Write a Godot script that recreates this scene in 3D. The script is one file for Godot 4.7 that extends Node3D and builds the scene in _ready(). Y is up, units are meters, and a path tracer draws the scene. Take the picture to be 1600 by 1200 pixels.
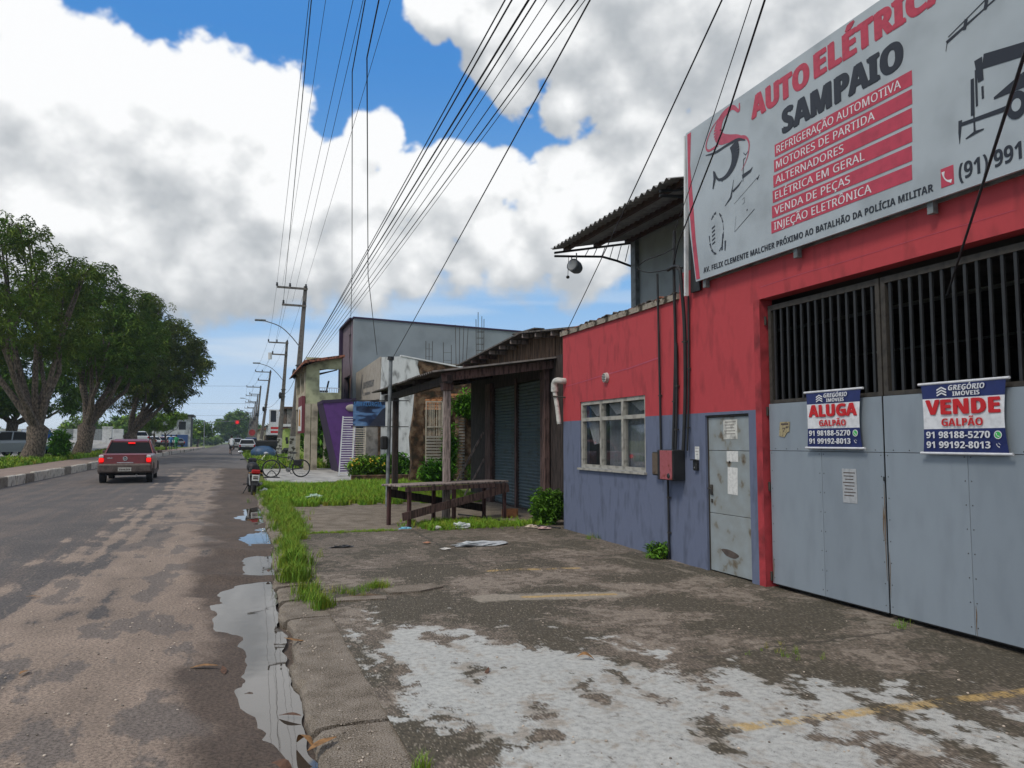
extends Node3D
# A street in daylight: a red and slate-blue workshop on the right, a worn road with kerbs, mango trees on the left.
# The road runs along -Z, x grows to the right, y is up, metres.

class MB:
	var v := PackedVector3Array()
	var n := PackedVector3Array()
	var u := PackedVector2Array()
	var u2 := PackedVector2Array()
	var c := PackedColorArray()
	var col := Color(1, 1, 1)
	var tinted := false
	var t := Transform3D.IDENTITY
	func p3(a: Vector3, b: Vector3, d: Vector3, na: Vector3, nb: Vector3, nd: Vector3) -> void:
		var s := (d - a).cross(b - a)
		if s.dot(na + nb + nd) < 0.0:
			v.append(t * a); v.append(t * d); v.append(t * b)
			n.append((t.basis * na).normalized()); n.append((t.basis * nd).normalized()); n.append((t.basis * nb).normalized())
		else:
			v.append(t * a); v.append(t * b); v.append(t * d)
			n.append((t.basis * na).normalized()); n.append((t.basis * nb).normalized()); n.append((t.basis * nd).normalized())
		if tinted:
			c.append(col); c.append(col); c.append(col)
	func tri(a: Vector3, b: Vector3, d: Vector3, hint: Vector3) -> void:
		var s := (d - a).cross(b - a)
		if s.length_squared() < 1e-14: return
		s = s.normalized()
		if s.dot(hint) < 0.0: s = -s
		p3(a, b, d, s, s, s)
	func quad(a: Vector3, b: Vector3, d: Vector3, e: Vector3, hint: Vector3) -> void:
		tri(a, b, d, hint); tri(a, d, e, hint)
	func quv(a: Vector3, b: Vector3, d: Vector3, e: Vector3, hint: Vector3, ua: Vector2, ub: Vector2, ud: Vector2, ue: Vector2) -> void:
		var s := (d - a).cross(b - a).normalized()
		if s.dot(hint) < 0.0:
			for q in [[a, ua], [d, ud], [b, ub], [a, ua], [e, ue], [d, ud]]:
				v.append(t * q[0]); n.append((t.basis * -s).normalized()); u.append(q[1])
		else:
			for q in [[a, ua], [b, ub], [d, ud], [a, ua], [d, ud], [e, ue]]:
				v.append(t * q[0]); n.append((t.basis * s).normalized()); u.append(q[1])
	func box(ce: Vector3, s: Vector3) -> MB:
		var h := s * 0.5
		var P := []
		for k in 8: P.append(ce + Vector3(h.x * (1 if k & 1 else -1), h.y * (1 if k & 2 else -1), h.z * (1 if k & 4 else -1)))
		quad(P[0], P[2], P[6], P[4], Vector3.LEFT); quad(P[1], P[3], P[7], P[5], Vector3.RIGHT)
		quad(P[0], P[1], P[5], P[4], Vector3.DOWN); quad(P[2], P[3], P[7], P[6], Vector3.UP)
		quad(P[0], P[1], P[3], P[2], Vector3.FORWARD); quad(P[4], P[5], P[7], P[6], Vector3.BACK)
		return self
	func span(a: Vector3, b: Vector3) -> MB:
		return box((a + b) * 0.5, (b - a).abs())
	func bev(ce: Vector3, s: Vector3, r: float) -> MB:
		var h := s * 0.5
		var i := h - Vector3(r, r, r)
		for ax in 3:
			var a1 := (ax + 1) % 3
			var a2 := (ax + 2) % 3
			for sg in [-1.0, 1.0]:
				var q := []
				for k in [[-1, -1], [1, -1], [1, 1], [-1, 1]]:
					var w := Vector3()
					w[ax] = h[ax] * sg; w[a1] = i[a1] * k[0]; w[a2] = i[a2] * k[1]
					q.append(ce + w)
				var hn := Vector3(); hn[ax] = sg
				quad(q[0], q[1], q[2], q[3], hn)
			for s1 in [-1.0, 1.0]:
				for s2 in [-1.0, 1.0]:
					var A := Vector3(); var B := Vector3(); var C := Vector3(); var D := Vector3()
					A[ax] = -i[ax]; A[a1] = h[a1] * s1; A[a2] = i[a2] * s2
					B = A; B[ax] = i[ax]
					C[ax] = i[ax]; C[a1] = i[a1] * s1; C[a2] = h[a2] * s2
					D = C; D[ax] = -i[ax]
					var hn := Vector3(); hn[a1] = s1; hn[a2] = s2
					quad(ce + A, ce + B, ce + C, ce + D, hn)
		for k in 8:
			var sx := 1.0 if k & 1 else -1.0
			var sy := 1.0 if k & 2 else -1.0
			var sz := 1.0 if k & 4 else -1.0
			tri(ce + Vector3(h.x * sx, i.y * sy, i.z * sz), ce + Vector3(i.x * sx, h.y * sy, i.z * sz), ce + Vector3(i.x * sx, i.y * sy, h.z * sz), Vector3(sx, sy, sz))
		return self
	func bar(a: Vector3, b: Vector3, w: float, h: float, upv := Vector3.UP) -> MB:
		# a rectangular beam from a to b, w across and h along upv
		var d := (b - a).normalized()
		var s := d.cross(upv)
		if s.length() < 0.01: s = d.cross(Vector3.RIGHT)
		s = s.normalized() * w * 0.5
		var o := s.cross(d).normalized() * h * 0.5
		var A := [a - s - o, a + s - o, a + s + o, a - s + o]
		var B := [b - s - o, b + s - o, b + s + o, b - s + o]
		quad(A[0], A[1], A[2], A[3], -d); quad(B[0], B[1], B[2], B[3], d)
		for k in 4:
			var m := (k + 1) % 4
			quad(A[k], A[m], B[m], B[k], (A[k] + A[m]) * 0.5 - a)
		return self
	func tube(pts: Array, r0: float, r1 := -1.0, seg := 6, rad := []) -> MB:
		if r1 < 0.0: r1 = r0
		var rings := []
		var norms := []
		var cnt := pts.size()
		var side := Vector3.ZERO
		for k in cnt:
			var d: Vector3
			if k == 0: d = pts[1] - pts[0]
			elif k == cnt - 1: d = pts[k] - pts[k - 1]
			else: d = (pts[k + 1] - pts[k]).normalized() + (pts[k] - pts[k - 1]).normalized()
			d = d.normalized()
			if side == Vector3.ZERO:
				side = d.cross(Vector3.UP)
				if side.length() < 0.05: side = d.cross(Vector3.RIGHT)
			side = (side - d * side.dot(d)).normalized()
			var o := d.cross(side)
			var r: float = rad[k] if rad.size() > 0 else lerpf(r0, r1, float(k) / (cnt - 1))
			var ring := []
			var nn := []
			for j in seg:
				var a := TAU * j / seg
				var q := side * cos(a) + o * sin(a)
				ring.append(pts[k] + q * r); nn.append(q)
			rings.append(ring); norms.append(nn)
		for k in cnt - 1:
			for j in seg:
				var m := (j + 1) % seg
				p3(rings[k][j], rings[k][m], rings[k + 1][m], norms[k][j], norms[k][m], norms[k + 1][m])
				p3(rings[k][j], rings[k + 1][m], rings[k + 1][j], norms[k][j], norms[k + 1][m], norms[k + 1][j])
		for j in range(1, seg - 1):
			tri(rings[0][0], rings[0][j], rings[0][j + 1], pts[0] - pts[1])
			tri(rings[cnt - 1][0], rings[cnt - 1][j], rings[cnt - 1][j + 1], pts[cnt - 1] - pts[cnt - 2])
		return self
	func ell(ce: Vector3, r: Vector3, seg := 10, rows := 6) -> MB:
		var P := []
		for i in rows + 1:
			var f := PI * i / rows
			var row := []
			for j in seg:
				var a := TAU * j / seg
				row.append(Vector3(sin(f) * cos(a), cos(f), sin(f) * sin(a)))
			P.append(row)
		for i in rows:
			for j in seg:
				var m := (j + 1) % seg
				var q := [P[i][j], P[i][m], P[i + 1][m], P[i + 1][j]]
				if i > 0: p3(ce + q[0] * r, ce + q[1] * r, ce + q[2] * r, q[0] / r, q[1] / r, q[2] / r)
				if i < rows - 1: p3(ce + q[0] * r, ce + q[2] * r, ce + q[3] * r, q[0] / r, q[2] / r, q[3] / r)
		return self
	func prism(poly: PackedVector2Array, o: Vector3, ax: Vector3, ay: Vector3, dep: Vector3) -> MB:
		# polygon in the plane (ax, ay) at o, drawn out along dep
		var id := Geometry2D.triangulate_polygon(poly)
		var f := func(p: Vector2) -> Vector3: return o + ax * p.x + ay * p.y
		for k in range(0, id.size(), 3):
			var a: Vector3 = f.call(poly[id[k]])
			var b: Vector3 = f.call(poly[id[k + 1]])
			var d: Vector3 = f.call(poly[id[k + 2]])
			tri(a, b, d, -dep); tri(a + dep, b + dep, d + dep, dep)
		var cw := Geometry2D.is_polygon_clockwise(poly)
		for k in poly.size():
			var p := poly[k]
			var q := poly[(k + 1) % poly.size()]
			var e := q - p
			var out := Vector2(e.y, -e.x) * (-1.0 if cw else 1.0)
			quad(f.call(p), f.call(q), f.call(q) + dep, f.call(p) + dep, ax * out.x + ay * out.y)
		return self
	func loft(rings: Array, caps := true) -> MB:
		# closed rings of equal size, flat shaded
		for k in rings.size() - 1:
			var A: Array = rings[k]
			var B: Array = rings[k + 1]
			var ca := Vector3(); var cb := Vector3()
			for q in A: ca += q / A.size()
			for q in B: cb += q / B.size()
			for j in A.size():
				var m := (j + 1) % A.size()
				var h: Vector3 = (A[j] + A[m] + B[j] + B[m]) * 0.25 - (ca + cb) * 0.5
				quad(A[j], A[m], B[m], B[j], h)
		if caps:
			for e in [[0, 1], [rings.size() - 1, rings.size() - 2]]:
				var A: Array = rings[e[0]]
				var ca := Vector3(); var cb := Vector3()
				for q in A: ca += q / A.size()
				for q in rings[e[1]]: cb += q / A.size()
				for j in A.size(): tri(ca, A[j], A[(j + 1) % A.size()], ca - cb)
		return self
	func mesh(m: Material) -> ArrayMesh:
		var a := []
		a.resize(Mesh.ARRAY_MAX)
		a[Mesh.ARRAY_VERTEX] = v
		a[Mesh.ARRAY_NORMAL] = n
		if u.size() == v.size(): a[Mesh.ARRAY_TEX_UV] = u
		if u2.size() == v.size(): a[Mesh.ARRAY_TEX_UV2] = u2
		if c.size() == v.size(): a[Mesh.ARRAY_COLOR] = c
		var am := ArrayMesh.new()
		am.add_surface_from_arrays(Mesh.PRIMITIVE_TRIANGLES, a)
		am.surface_set_material(0, m)
		return am

var T := {}          # textures
var M := {}          # materials
var taken := {}
var rng := RandomNumberGenerator.new()

func numbered(called: String) -> String:
	if not taken.has(called):
		taken[called] = 0
		return called
	taken[called] += 1
	return "%s_%03d" % [called, taken[called]]
func tag(o: Node, label: String, category: String, group := "", kind := "") -> void:
	o.set_meta("label", label)
	if category != "": o.set_meta("category", category)
	if group != "": o.set_meta("group", group)
	if kind != "": o.set_meta("kind", kind)
func thing(called: String, label: String, category: String, at := Vector3.ZERO, turn := 0.0, group := "") -> Node3D:
	var o := Node3D.new()
	o.name = numbered(called); add_child(o)
	o.position = at; o.rotation.y = turn
	tag(o, label, category, group)
	return o
func obj(called: String, b: MB, m: Material, parent: Node = null) -> MeshInstance3D:
	return put(called, b.mesh(m), parent)
func put(called: String, me: Mesh, parent: Node = null, at := Vector3.ZERO) -> MeshInstance3D:
	var o := MeshInstance3D.new()
	o.mesh = me
	o.position = at
	if parent == null:
		o.name = numbered(called); add_child(o)
	else:
		o.name = called; parent.add_child(o, true)
	return o
func solo(called: String, b: MB, m: Material, label: String, category: String, group := "", kind := "") -> MeshInstance3D:
	var o := obj(called, b, m)
	tag(o, label, category, group, kind)
	return o
func struct(called: String, b: MB, m: Material, label: String) -> MeshInstance3D:
	var o := obj(called, b, m)
	o.set_meta("kind", "structure"); o.set_meta("label", label)
	return o
func copy(o: Node3D, called: String, label: String, at: Vector3, turn := 0.0) -> Node3D:
	var r: Node3D = o.duplicate()
	r.name = numbered(called); add_child(r)
	r.position = at; r.rotation.y = turn
	r.set_meta("label", label)
	return r
func text(called: String, s: String, font: Font, h: float, m: Material, parent: Node, at: Vector3, width := 0.0, basis := Basis.IDENTITY, left := true, thick := 0.0) -> MeshInstance3D:
	# flat lettering whose capitals are h tall, stretched to the given width
	var tm := TextMesh.new()
	tm.text = s; tm.font = font; tm.font_size = 64; tm.pixel_size = 0.01; tm.depth = 0.004; tm.curve_step = 2.0
	tm.horizontal_alignment = HORIZONTAL_ALIGNMENT_LEFT if left else HORIZONTAL_ALIGNMENT_CENTER
	tm.vertical_alignment = VERTICAL_ALIGNMENT_BOTTOM
	tm.material = m
	var bb := tm.get_aabb()
	var cap := TextMesh.new()
	cap.text = "H"; cap.font = font; cap.font_size = 64; cap.pixel_size = 0.01; cap.depth = 0.004; cap.vertical_alignment = VERTICAL_ALIGNMENT_BOTTOM
	var cb := cap.get_aabb()
	var sy := h / maxf(cb.size.y, 0.01)
	var sx := width / bb.size.x if width > 0.0 else sy
	var o := put(called, tm, parent)
	var off := Vector3((bb.position.x if left else bb.get_center().x) * sx, cb.position.y * sy, 0)
	o.transform = Transform3D(basis * Basis.from_scale(Vector3(sx, sy, 1.0)), at - basis * off)
	if thick > 0.0:                     # a fatter face: the same word struck again, a hair apart
		for k in 4:
			var c := put(called + "_stroke", tm, o)
			c.position = Vector3([-1.0, 1.0, 0.5, -0.5][k] * thick / sx, [0.4, -0.4, 1.0, -1.0][k] * thick * 0.6 / sy, -0.0004 * (k + 1))
	return o

func gy(z: float) -> float:            # how the street climbs away from the camera
	return clampf((-z - 7.0) / 38.0, 0.0, 1.0) * 0.42
func gl(z: float) -> float:            # the verge on the left of the road
	return gy(z) + 0.27
func kerb_x(z: float) -> float:        # road-side face of the left kerb
	var q := [[-25.0, -6.75], [-45.0, -5.95], [-95.0, -5.2], [-140.0, -4.7], [-420.0, -4.7]]
	if z > q[0][0]: return lerpf(-6.75, -7.4, clampf((z + 25.0) / 30.0, 0, 1))
	for k in 4:
		if z >= q[k + 1][0]:
			return lerpf(q[k][1], q[k + 1][1], (q[k][0] - z) / (q[k][0] - q[k + 1][0]))
	return -4.7

# ---------- textures and materials ----------
func fnl(sd: int, fr: float, octv := 4, type := FastNoiseLite.TYPE_SIMPLEX_SMOOTH) -> FastNoiseLite:
	var f := FastNoiseLite.new()
	f.seed = sd; f.frequency = fr; f.noise_type = type
	f.fractal_type = FastNoiseLite.FRACTAL_FBM if octv > 1 else FastNoiseLite.FRACTAL_NONE
	f.fractal_octaves = octv
	return f
func ramp(im: Image, g: Gradient) -> ImageTexture:
	var d := im.get_data()
	var lut := PackedByteArray()
	for k in 256:
		var q := g.sample(k / 255.0)
		lut.append(int(clampf(q.r, 0, 1) * 255.0)); lut.append(int(clampf(q.g, 0, 1) * 255.0)); lut.append(int(clampf(q.b, 0, 1) * 255.0))
	var o := PackedByteArray()
	o.resize(d.size() * 3)
	var j := 0
	for k in d.size():
		var b := d[k] * 3
		o[j] = lut[b]; o[j + 1] = lut[b + 1]; o[j + 2] = lut[b + 2]
		j += 3
	var r := Image.create_from_data(im.get_width(), im.get_height(), false, Image.FORMAT_RGB8, o)
	r.generate_mipmaps()
	return ImageTexture.create_from_image(r)
func grad(a: Array) -> Gradient:
	var g := Gradient.new()
	var of := PackedFloat32Array()
	var co := PackedColorArray()
	for q in a:
		of.append(q[0]); co.append(q[1] if q[1] is Color else Color(q[1], q[1], q[1]))
	g.offsets = of; g.colors = co
	return g
func ntex(called: String, sd: int, fr: float, octv: int, stops: Array, size := 384, type := FastNoiseLite.TYPE_SIMPLEX_SMOOTH, sx := 1.0) -> void:
	var im := fnl(sd, fr, octv, type).get_seamless_image(size if sx <= 1.0 else int(size / sx), size if sx >= 1.0 else int(size * sx))
	im.convert(Image.FORMAT_L8)
	if sx != 1.0: im.resize(size, size, Image.INTERPOLATE_CUBIC)      # drawn out along one axis: wood grain, streaks
	T[called] = ramp(im, grad(stops))
func ntex2(called: String, sa: int, fa: float, sb: int, fb2: float, stops: Array, wt := 0.5, size := 512) -> void:
	# coarse blotches and fine grains in one texture
	var a := fnl(sa, fa, 5).get_seamless_image(size, size)
	var b := fnl(sb, fb2, 3).get_seamless_image(size, size)
	a.convert(Image.FORMAT_L8); b.convert(Image.FORMAT_L8)
	var da := a.get_data()
	var db := b.get_data()
	for k in da.size(): da[k] = int(clampf(128.0 + (da[k] - 128.0) * (1.0 - wt) * 1.5 + (db[k] - 128.0) * wt * 1.5, 0.0, 255.0))
	T[called] = ramp(Image.create_from_data(size, size, false, Image.FORMAT_L8, da), grad(stops))
func lin(r: float, g: float, b: float) -> Color:
	return Color(r, g, b).linear_to_srgb()
func mat(called: String, c: Color, rough := 0.85, tex := "", sc := 1.0, bump := "", bs := 0.0, metal := 0.0, world := false) -> StandardMaterial3D:
	var m := StandardMaterial3D.new()
	m.resource_name = called
	m.albedo_color = c; m.roughness = rough; m.metallic = metal
	if tex != "" or bump != "":
		m.uv1_triplanar = true
		m.uv1_world_triplanar = world
		m.uv1_scale = Vector3(sc, sc, sc)
	if tex != "": m.albedo_texture = T[tex]
	if bump != "":
		m.heightmap_enabled = true
		m.heightmap_texture = T[bump]; m.heightmap_scale = bs
	M[called] = m
	return m
func make_materials() -> void:
	ntex("grime", 3, 0.008, 5, [[0.0, 0.62], [0.35, 0.86], [0.6, 1.0], [1.0, 0.93]])
	ntex("soft", 5, 0.012, 4, [[0.0, 0.86], [0.5, 0.96], [1.0, 1.0]])
	ntex("speck", 7, 0.12, 3, [[0.0, 0.5], [0.42, 0.82], [0.6, 1.0], [1.0, 0.9]])
	ntex("rough", 11, 0.06, 5, [[0.0, 0.0], [1.0, 1.0]])
	ntex("fine", 13, 0.25, 2, [[0.0, 0.0], [1.0, 1.0]])
	ntex("mould", 17, 0.011, 6, [[0.0, Color(0.22, 0.2, 0.17)], [0.32, Color(0.42, 0.4, 0.36)], [0.42, Color(0.78, 0.78, 0.76)], [0.55, Color(1, 1, 1)], [1.0, Color(0.95, 0.95, 0.94)]])
	ntex("ruin", 19, 0.014, 6, [[0.0, Color(0.3, 0.33, 0.22)], [0.35, Color(0.5, 0.43, 0.34)], [0.5, Color(0.72, 0.6, 0.5)], [0.7, Color(0.9, 0.85, 0.78)], [1.0, Color(1, 0.9, 0.8)]])
	ntex("wood", 23, 0.03, 5, [[0.0, 0.45], [0.4, 0.75], [0.6, 0.95], [1.0, 1.0]], 384, FastNoiseLite.TYPE_SIMPLEX_SMOOTH, 0.15)
	ntex("bark", 29, 0.05, 5, [[0.0, 0.3], [0.45, 0.7], [0.6, 0.9], [0.72, 1.0], [1.0, Color(1.0, 1.0, 0.97)]], 256, FastNoiseLite.TYPE_SIMPLEX_SMOOTH, 0.5)
	ntex("rust", 31, 0.015, 6, [[0.0, Color(0.5, 0.36, 0.26)], [0.12, Color(0.75, 0.66, 0.56)], [0.28, Color(0.93, 0.91, 0.88)], [1.0, Color(1, 1, 1)]])
	ntex("asph", 37, 0.2, 3, [[0.0, 0.55], [0.4, 0.85], [0.62, 1.0], [1.0, 1.0]])
	ntex("earth", 41, 0.02, 6, [[0.0, Color(0.5, 0.45, 0.36)], [0.5, Color(0.85, 0.8, 0.7)], [1.0, Color(1, 1, 1)]])
	ntex("turf", 43, 0.03, 5, [[0.0, Color(0.55, 0.6, 0.4)], [0.45, Color(0.85, 0.95, 0.6)], [0.62, Color(1, 1, 0.75)], [1.0, Color(0.95, 0.8, 0.6)]])
	ntex("grit", 53, 0.33, 3, [[0.0, 0.42], [0.36, 0.66], [0.5, 0.86], [0.66, 1.0], [0.74, Color(1.0, 0.98, 0.94)], [1.0, 1.0]], 512)
	ntex2("aggregate", 63, 0.012, 64, 0.3, [[0.0, 0.25], [0.3, 0.55], [0.48, 0.8], [0.62, 0.95], [0.75, 1.0], [1.0, 1.0]])
	ntex("streak", 67, 0.022, 5, [[0.0, 0.82], [0.3, 0.93], [0.5, 1.0], [1.0, 0.97]], 384, FastNoiseLite.TYPE_SIMPLEX_SMOOTH, 0.3)
	ntex("sheet", 68, 0.02, 5, [[0.0, 0.93], [0.5, 0.98], [1.0, 1.0]], 384, FastNoiseLite.TYPE_SIMPLEX_SMOOTH, 0.3)
	ntex2("grain", 69, 0.10, 70, 0.36, [[0.0, 0.45], [0.3, 0.74], [0.5, 0.9], [0.64, 1.0], [1.0, 1.0]], 0.55)
	ntex2("grainsoft", 71, 0.05, 72, 0.36, [[0.0, 0.66], [0.3, 0.86], [0.5, 0.95], [0.64, 1.0], [1.0, 1.0]], 0.6)
	ntex2("oldcrete", 73, 0.012, 74, 0.30, [[0.0, Color(0.30, 0.28, 0.24)], [0.28, Color(0.55, 0.52, 0.47)], [0.45, Color(0.78, 0.76, 0.71)], [0.56, Color(0.92, 0.9, 0.86)], [0.66, Color(1, 1, 1)], [1.0, Color(1, 1, 1)]], 0.78)
	ntex("stain", 59, 0.02, 6, [[0.0, 0.45], [0.25, 0.72], [0.38, 0.92], [0.6, 1.0], [1.0, 0.97]], 384, FastNoiseLite.TYPE_SIMPLEX_SMOOTH, 0.4)
	ntex("ripple", 47, 0.02, 2, [[0.0, 0.0], [1.0, 1.0]], 256)
	mat("red", lin(0.47, 0.048, 0.058), 0.7, "streak", 0.45, "rough", 0.12)
	mat("redtrim", lin(0.42, 0.04, 0.05), 0.75, "grime", 0.6, "rough", 0.25)
	mat("slate", lin(0.13, 0.155, 0.235), 0.8, "streak", 0.5, "rough", 0.12)
	mat("gate", lin(0.26, 0.305, 0.35), 0.45, "sheet", 0.6)
	mat("gate2", lin(0.245, 0.288, 0.332), 0.45, "sheet", 0.5)
	mat("doorpaint", lin(0.30, 0.345, 0.37), 0.55, "rust", 0.55, "rough", 0.05)
	mat("rustmark", lin(0.17, 0.125, 0.085), 0.9, "rust", 3.0)
	mat("iron", lin(0.02, 0.021, 0.023), 0.55, "grime", 1.0)
	mat("ironrust", lin(0.055, 0.048, 0.04), 0.75, "grime", 2.0)
	mat("black", lin(0.012, 0.012, 0.013), 0.6)
	mat("rubber", lin(0.018, 0.018, 0.018), 0.85, "speck", 3.0)
	mat("dark", lin(0.03, 0.03, 0.032), 0.9)
	mat("room", lin(0.08, 0.075, 0.07), 0.95, "grime", 0.5)
	mat("white", lin(0.74, 0.75, 0.76), 0.55, "soft", 0.7)
	mat("plastic", lin(0.66, 0.65, 0.60), 0.45, "grime", 2.0)
	mat("paper", lin(0.72, 0.72, 0.70), 0.9, "soft", 4.0)
	mat("papergrey", lin(0.42, 0.44, 0.46), 0.9, "soft", 4.0)
	mat("kraft", lin(0.40, 0.34, 0.2), 0.9, "grime", 6.0)
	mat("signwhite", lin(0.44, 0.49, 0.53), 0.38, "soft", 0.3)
	mat("signred", lin(0.52, 0.045, 0.085), 0.4, "soft", 1.3)
	mat("signpink", lin(0.50, 0.07, 0.12), 0.4, "soft", 1.0)
	mat("signblack", lin(0.014, 0.017, 0.026), 0.4)
	mat("bluevinyl", lin(0.012, 0.022, 0.13), 0.35, "soft", 2.0)
	mat("whitevinyl", lin(0.78, 0.79, 0.82), 0.35, "soft", 2.0)
	mat("redvinyl", lin(0.55, 0.008, 0.012), 0.4)
	mat("greenvinyl", lin(0.05, 0.45, 0.09), 0.4)
	mat("concrete", lin(0.28, 0.26, 0.235), 0.92, "grime", 0.6, "rough", 0.6)
	mat("coping", lin(0.33, 0.29, 0.24), 0.95, "mould", 0.9, "rough", 0.8)
	mat("polecrete", lin(0.17, 0.155, 0.14), 0.95, "grime", 0.8, "rough", 0.4)
	mat("polewhite", lin(0.42, 0.41, 0.38), 0.9, "mould", 0.8, "rough", 0.3)
	mat("kerbwhite", lin(0.52, 0.47, 0.40), 0.95, "stain", 0.8, "rough", 0.5, 0.0, true)
	mat("kerbplain", lin(0.27, 0.235, 0.20), 0.95, "oldcrete", 0.55, "fine", 0.25, 0.0, true)
	mat("walk", lin(0.25, 0.185, 0.15), 0.95, "soft", 0.25, "rough", 0.4, 0.0, true)
	mat("slab", lin(0.27, 0.23, 0.19), 0.95, "oldcrete", 0.33, "fine", 0.3, 0.0, true)
	mat("paleslab", lin(0.40, 0.39, 0.37), 0.92, "grime", 0.3, "rough", 0.4, 0.0, true)
	mat("farroad", lin(0.135, 0.121, 0.113), 0.95, "grime", 0.12, "asph", 0.5, 0.0, true)
	mat("earth", lin(0.17, 0.125, 0.09), 0.97, "earth", 0.3, "rough", 1.2, 0.0, true)
	mat("turfground", lin(0.15, 0.17, 0.06), 0.97, "turf", 0.22, "rough", 1.5, 0.0, true)
	mat("wallwhite", lin(0.66, 0.67, 0.67), 0.92, "stain", 0.25, "rough", 0.3)
	mat("wallclean", lin(0.50, 0.52, 0.53), 0.9, "grime", 0.2, "rough", 0.3)
	mat("ruinwall", lin(0.20, 0.155, 0.115), 0.97, "ruin", 0.35, "rough", 1.5)
	mat("brick", lin(0.50, 0.22, 0.10), 0.92, "grime", 1.5, "rough", 0.6)
	mat("greywall", lin(0.25, 0.29, 0.315), 0.9, "soft", 0.13, "rough", 0.2)
	mat("greywall2", lin(0.36, 0.39, 0.40), 0.9, "soft", 0.3, "rough", 0.15)
	mat("mauve", lin(0.17, 0.13, 0.16), 0.8, "soft", 0.5)
	mat("purple", lin(0.10, 0.032, 0.18), 0.65, "soft", 0.6)
	mat("purpledark", lin(0.028, 0.014, 0.05), 0.7)
	mat("beige", lin(0.47, 0.42, 0.32), 0.9, "grime", 0.4, "rough", 0.2)
	mat("palegreen", lin(0.44, 0.46, 0.29), 0.9, "grime", 0.4, "rough", 0.2)
	mat("panelbeige", lin(0.38, 0.345, 0.30), 0.8, "soft", 0.4)
	mat("lattice", lin(0.52, 0.47, 0.38), 0.8, "soft", 1.0)
	mat("shutter", lin(0.085, 0.13, 0.16), 0.6, "rust", 0.6)
	mat("woodbrown", lin(0.15, 0.09, 0.08), 0.9, "wood", 1.2, "rough", 0.3)
	mat("wooddark", lin(0.055, 0.04, 0.036), 0.92, "wood", 1.2, "rough", 0.3)
	mat("woodgrey", lin(0.34, 0.275, 0.25), 0.93, "wood", 1.2, "rough", 0.4)
	mat("woodboard", lin(0.20, 0.115, 0.07), 0.93, "wood", 0.8, "rough", 0.4)
	mat("fibro", lin(0.12, 0.105, 0.095), 0.95, "stain", 0.7, "rough", 0.4)
	mat("sheetmetal", lin(0.36, 0.35, 0.34), 0.7, "grime", 0.8)
	mat("purlin", lin(0.085, 0.05, 0.045), 0.8, "grime", 1.0)
	mat("tile", lin(0.30, 0.115, 0.07), 0.9, "mould", 1.5, "rough", 0.5)
	mat("steel", lin(0.25, 0.25, 0.25), 0.45, "grime", 2.0, "", 0.0, 0.5)
	mat("galv", lin(0.20, 0.22, 0.23), 0.55, "grime", 1.0)
	mat("wire", lin(0.012, 0.012, 0.014), 0.7)
	mat("glassdark", lin(0.018, 0.022, 0.025), 0.06)
	mat("carglass", lin(0.008, 0.01, 0.012), 0.12)
	M.carglass.metallic_specular = 0.25
	mat("blueglass", lin(0.02, 0.05, 0.16), 0.08)
	mat("alu", lin(0.40, 0.385, 0.34), 0.6, "grime", 1.2)
	mat("curtain", lin(0.16, 0.18, 0.21), 0.95, "soft", 2.0)
	mat("orangewood", lin(0.4, 0.2, 0.06), 0.8)
	mat("carred", lin(0.17, 0.006, 0.012), 0.28, "soft", 1.0)
	M.carred.clearcoat_enabled = true
	mat("cardirt", lin(0.10, 0.078, 0.068), 0.85, "grime", 1.4)
	mat("carwhite", lin(0.72, 0.73, 0.74), 0.3)
	M.carwhite.clearcoat_enabled = true
	mat("carsilver", lin(0.25, 0.27, 0.28), 0.3, "", 1.0, "", 0.0, 0.4)
	mat("carblue", lin(0.03, 0.07, 0.20), 0.3)
	mat("cargreen", lin(0.03, 0.09, 0.10), 0.35)
	mat("plate", lin(0.48, 0.47, 0.42), 0.6, "grime", 4.0)
	mat("chrome", lin(0.6, 0.6, 0.6), 0.25, "", 1.0, "", 0.0, 0.9)
	mat("lampred", lin(0.4, 0.006, 0.006), 0.25)
	mat("lampclear", lin(0.6, 0.58, 0.55), 0.2)
	var g := mat("brakeglow", lin(0.6, 0.01, 0.01), 0.3)
	g.emission_enabled = true; g.emission = Color(1, 0.06, 0.03); g.emission_energy_multiplier = 0.9
	g = mat("signalred", lin(0.6, 0.01, 0.01), 0.3)
	g.emission_enabled = true; g.emission = Color(1, 0.08, 0.04); g.emission_energy_multiplier = 0.5
	mat("skin", lin(0.26, 0.15, 0.095), 0.6)
	mat("bag", lin(0.5, 0.53, 0.55), 0.35, "soft", 3.0)
	mat("deadleaf", lin(0.30, 0.155, 0.055), 0.8, "grime", 6.0)
	mat("darkleaf", lin(0.12, 0.06, 0.035), 0.85, "grime", 6.0)
	mat("barkmat", lin(0.23, 0.18, 0.14), 0.97, "bark", 0.7, "rough", 1.6)
	g = mat("glass", Color(0.3, 0.34, 0.36, 0.10), 0.03)
	g.transparency = BaseMaterial3D.TRANSPARENCY_ALPHA
	g = mat("water", lin(0.055, 0.045, 0.036), 0.02, "", 0.6, "ripple", 0.03)
	g.metallic_specular = 0.75
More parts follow.
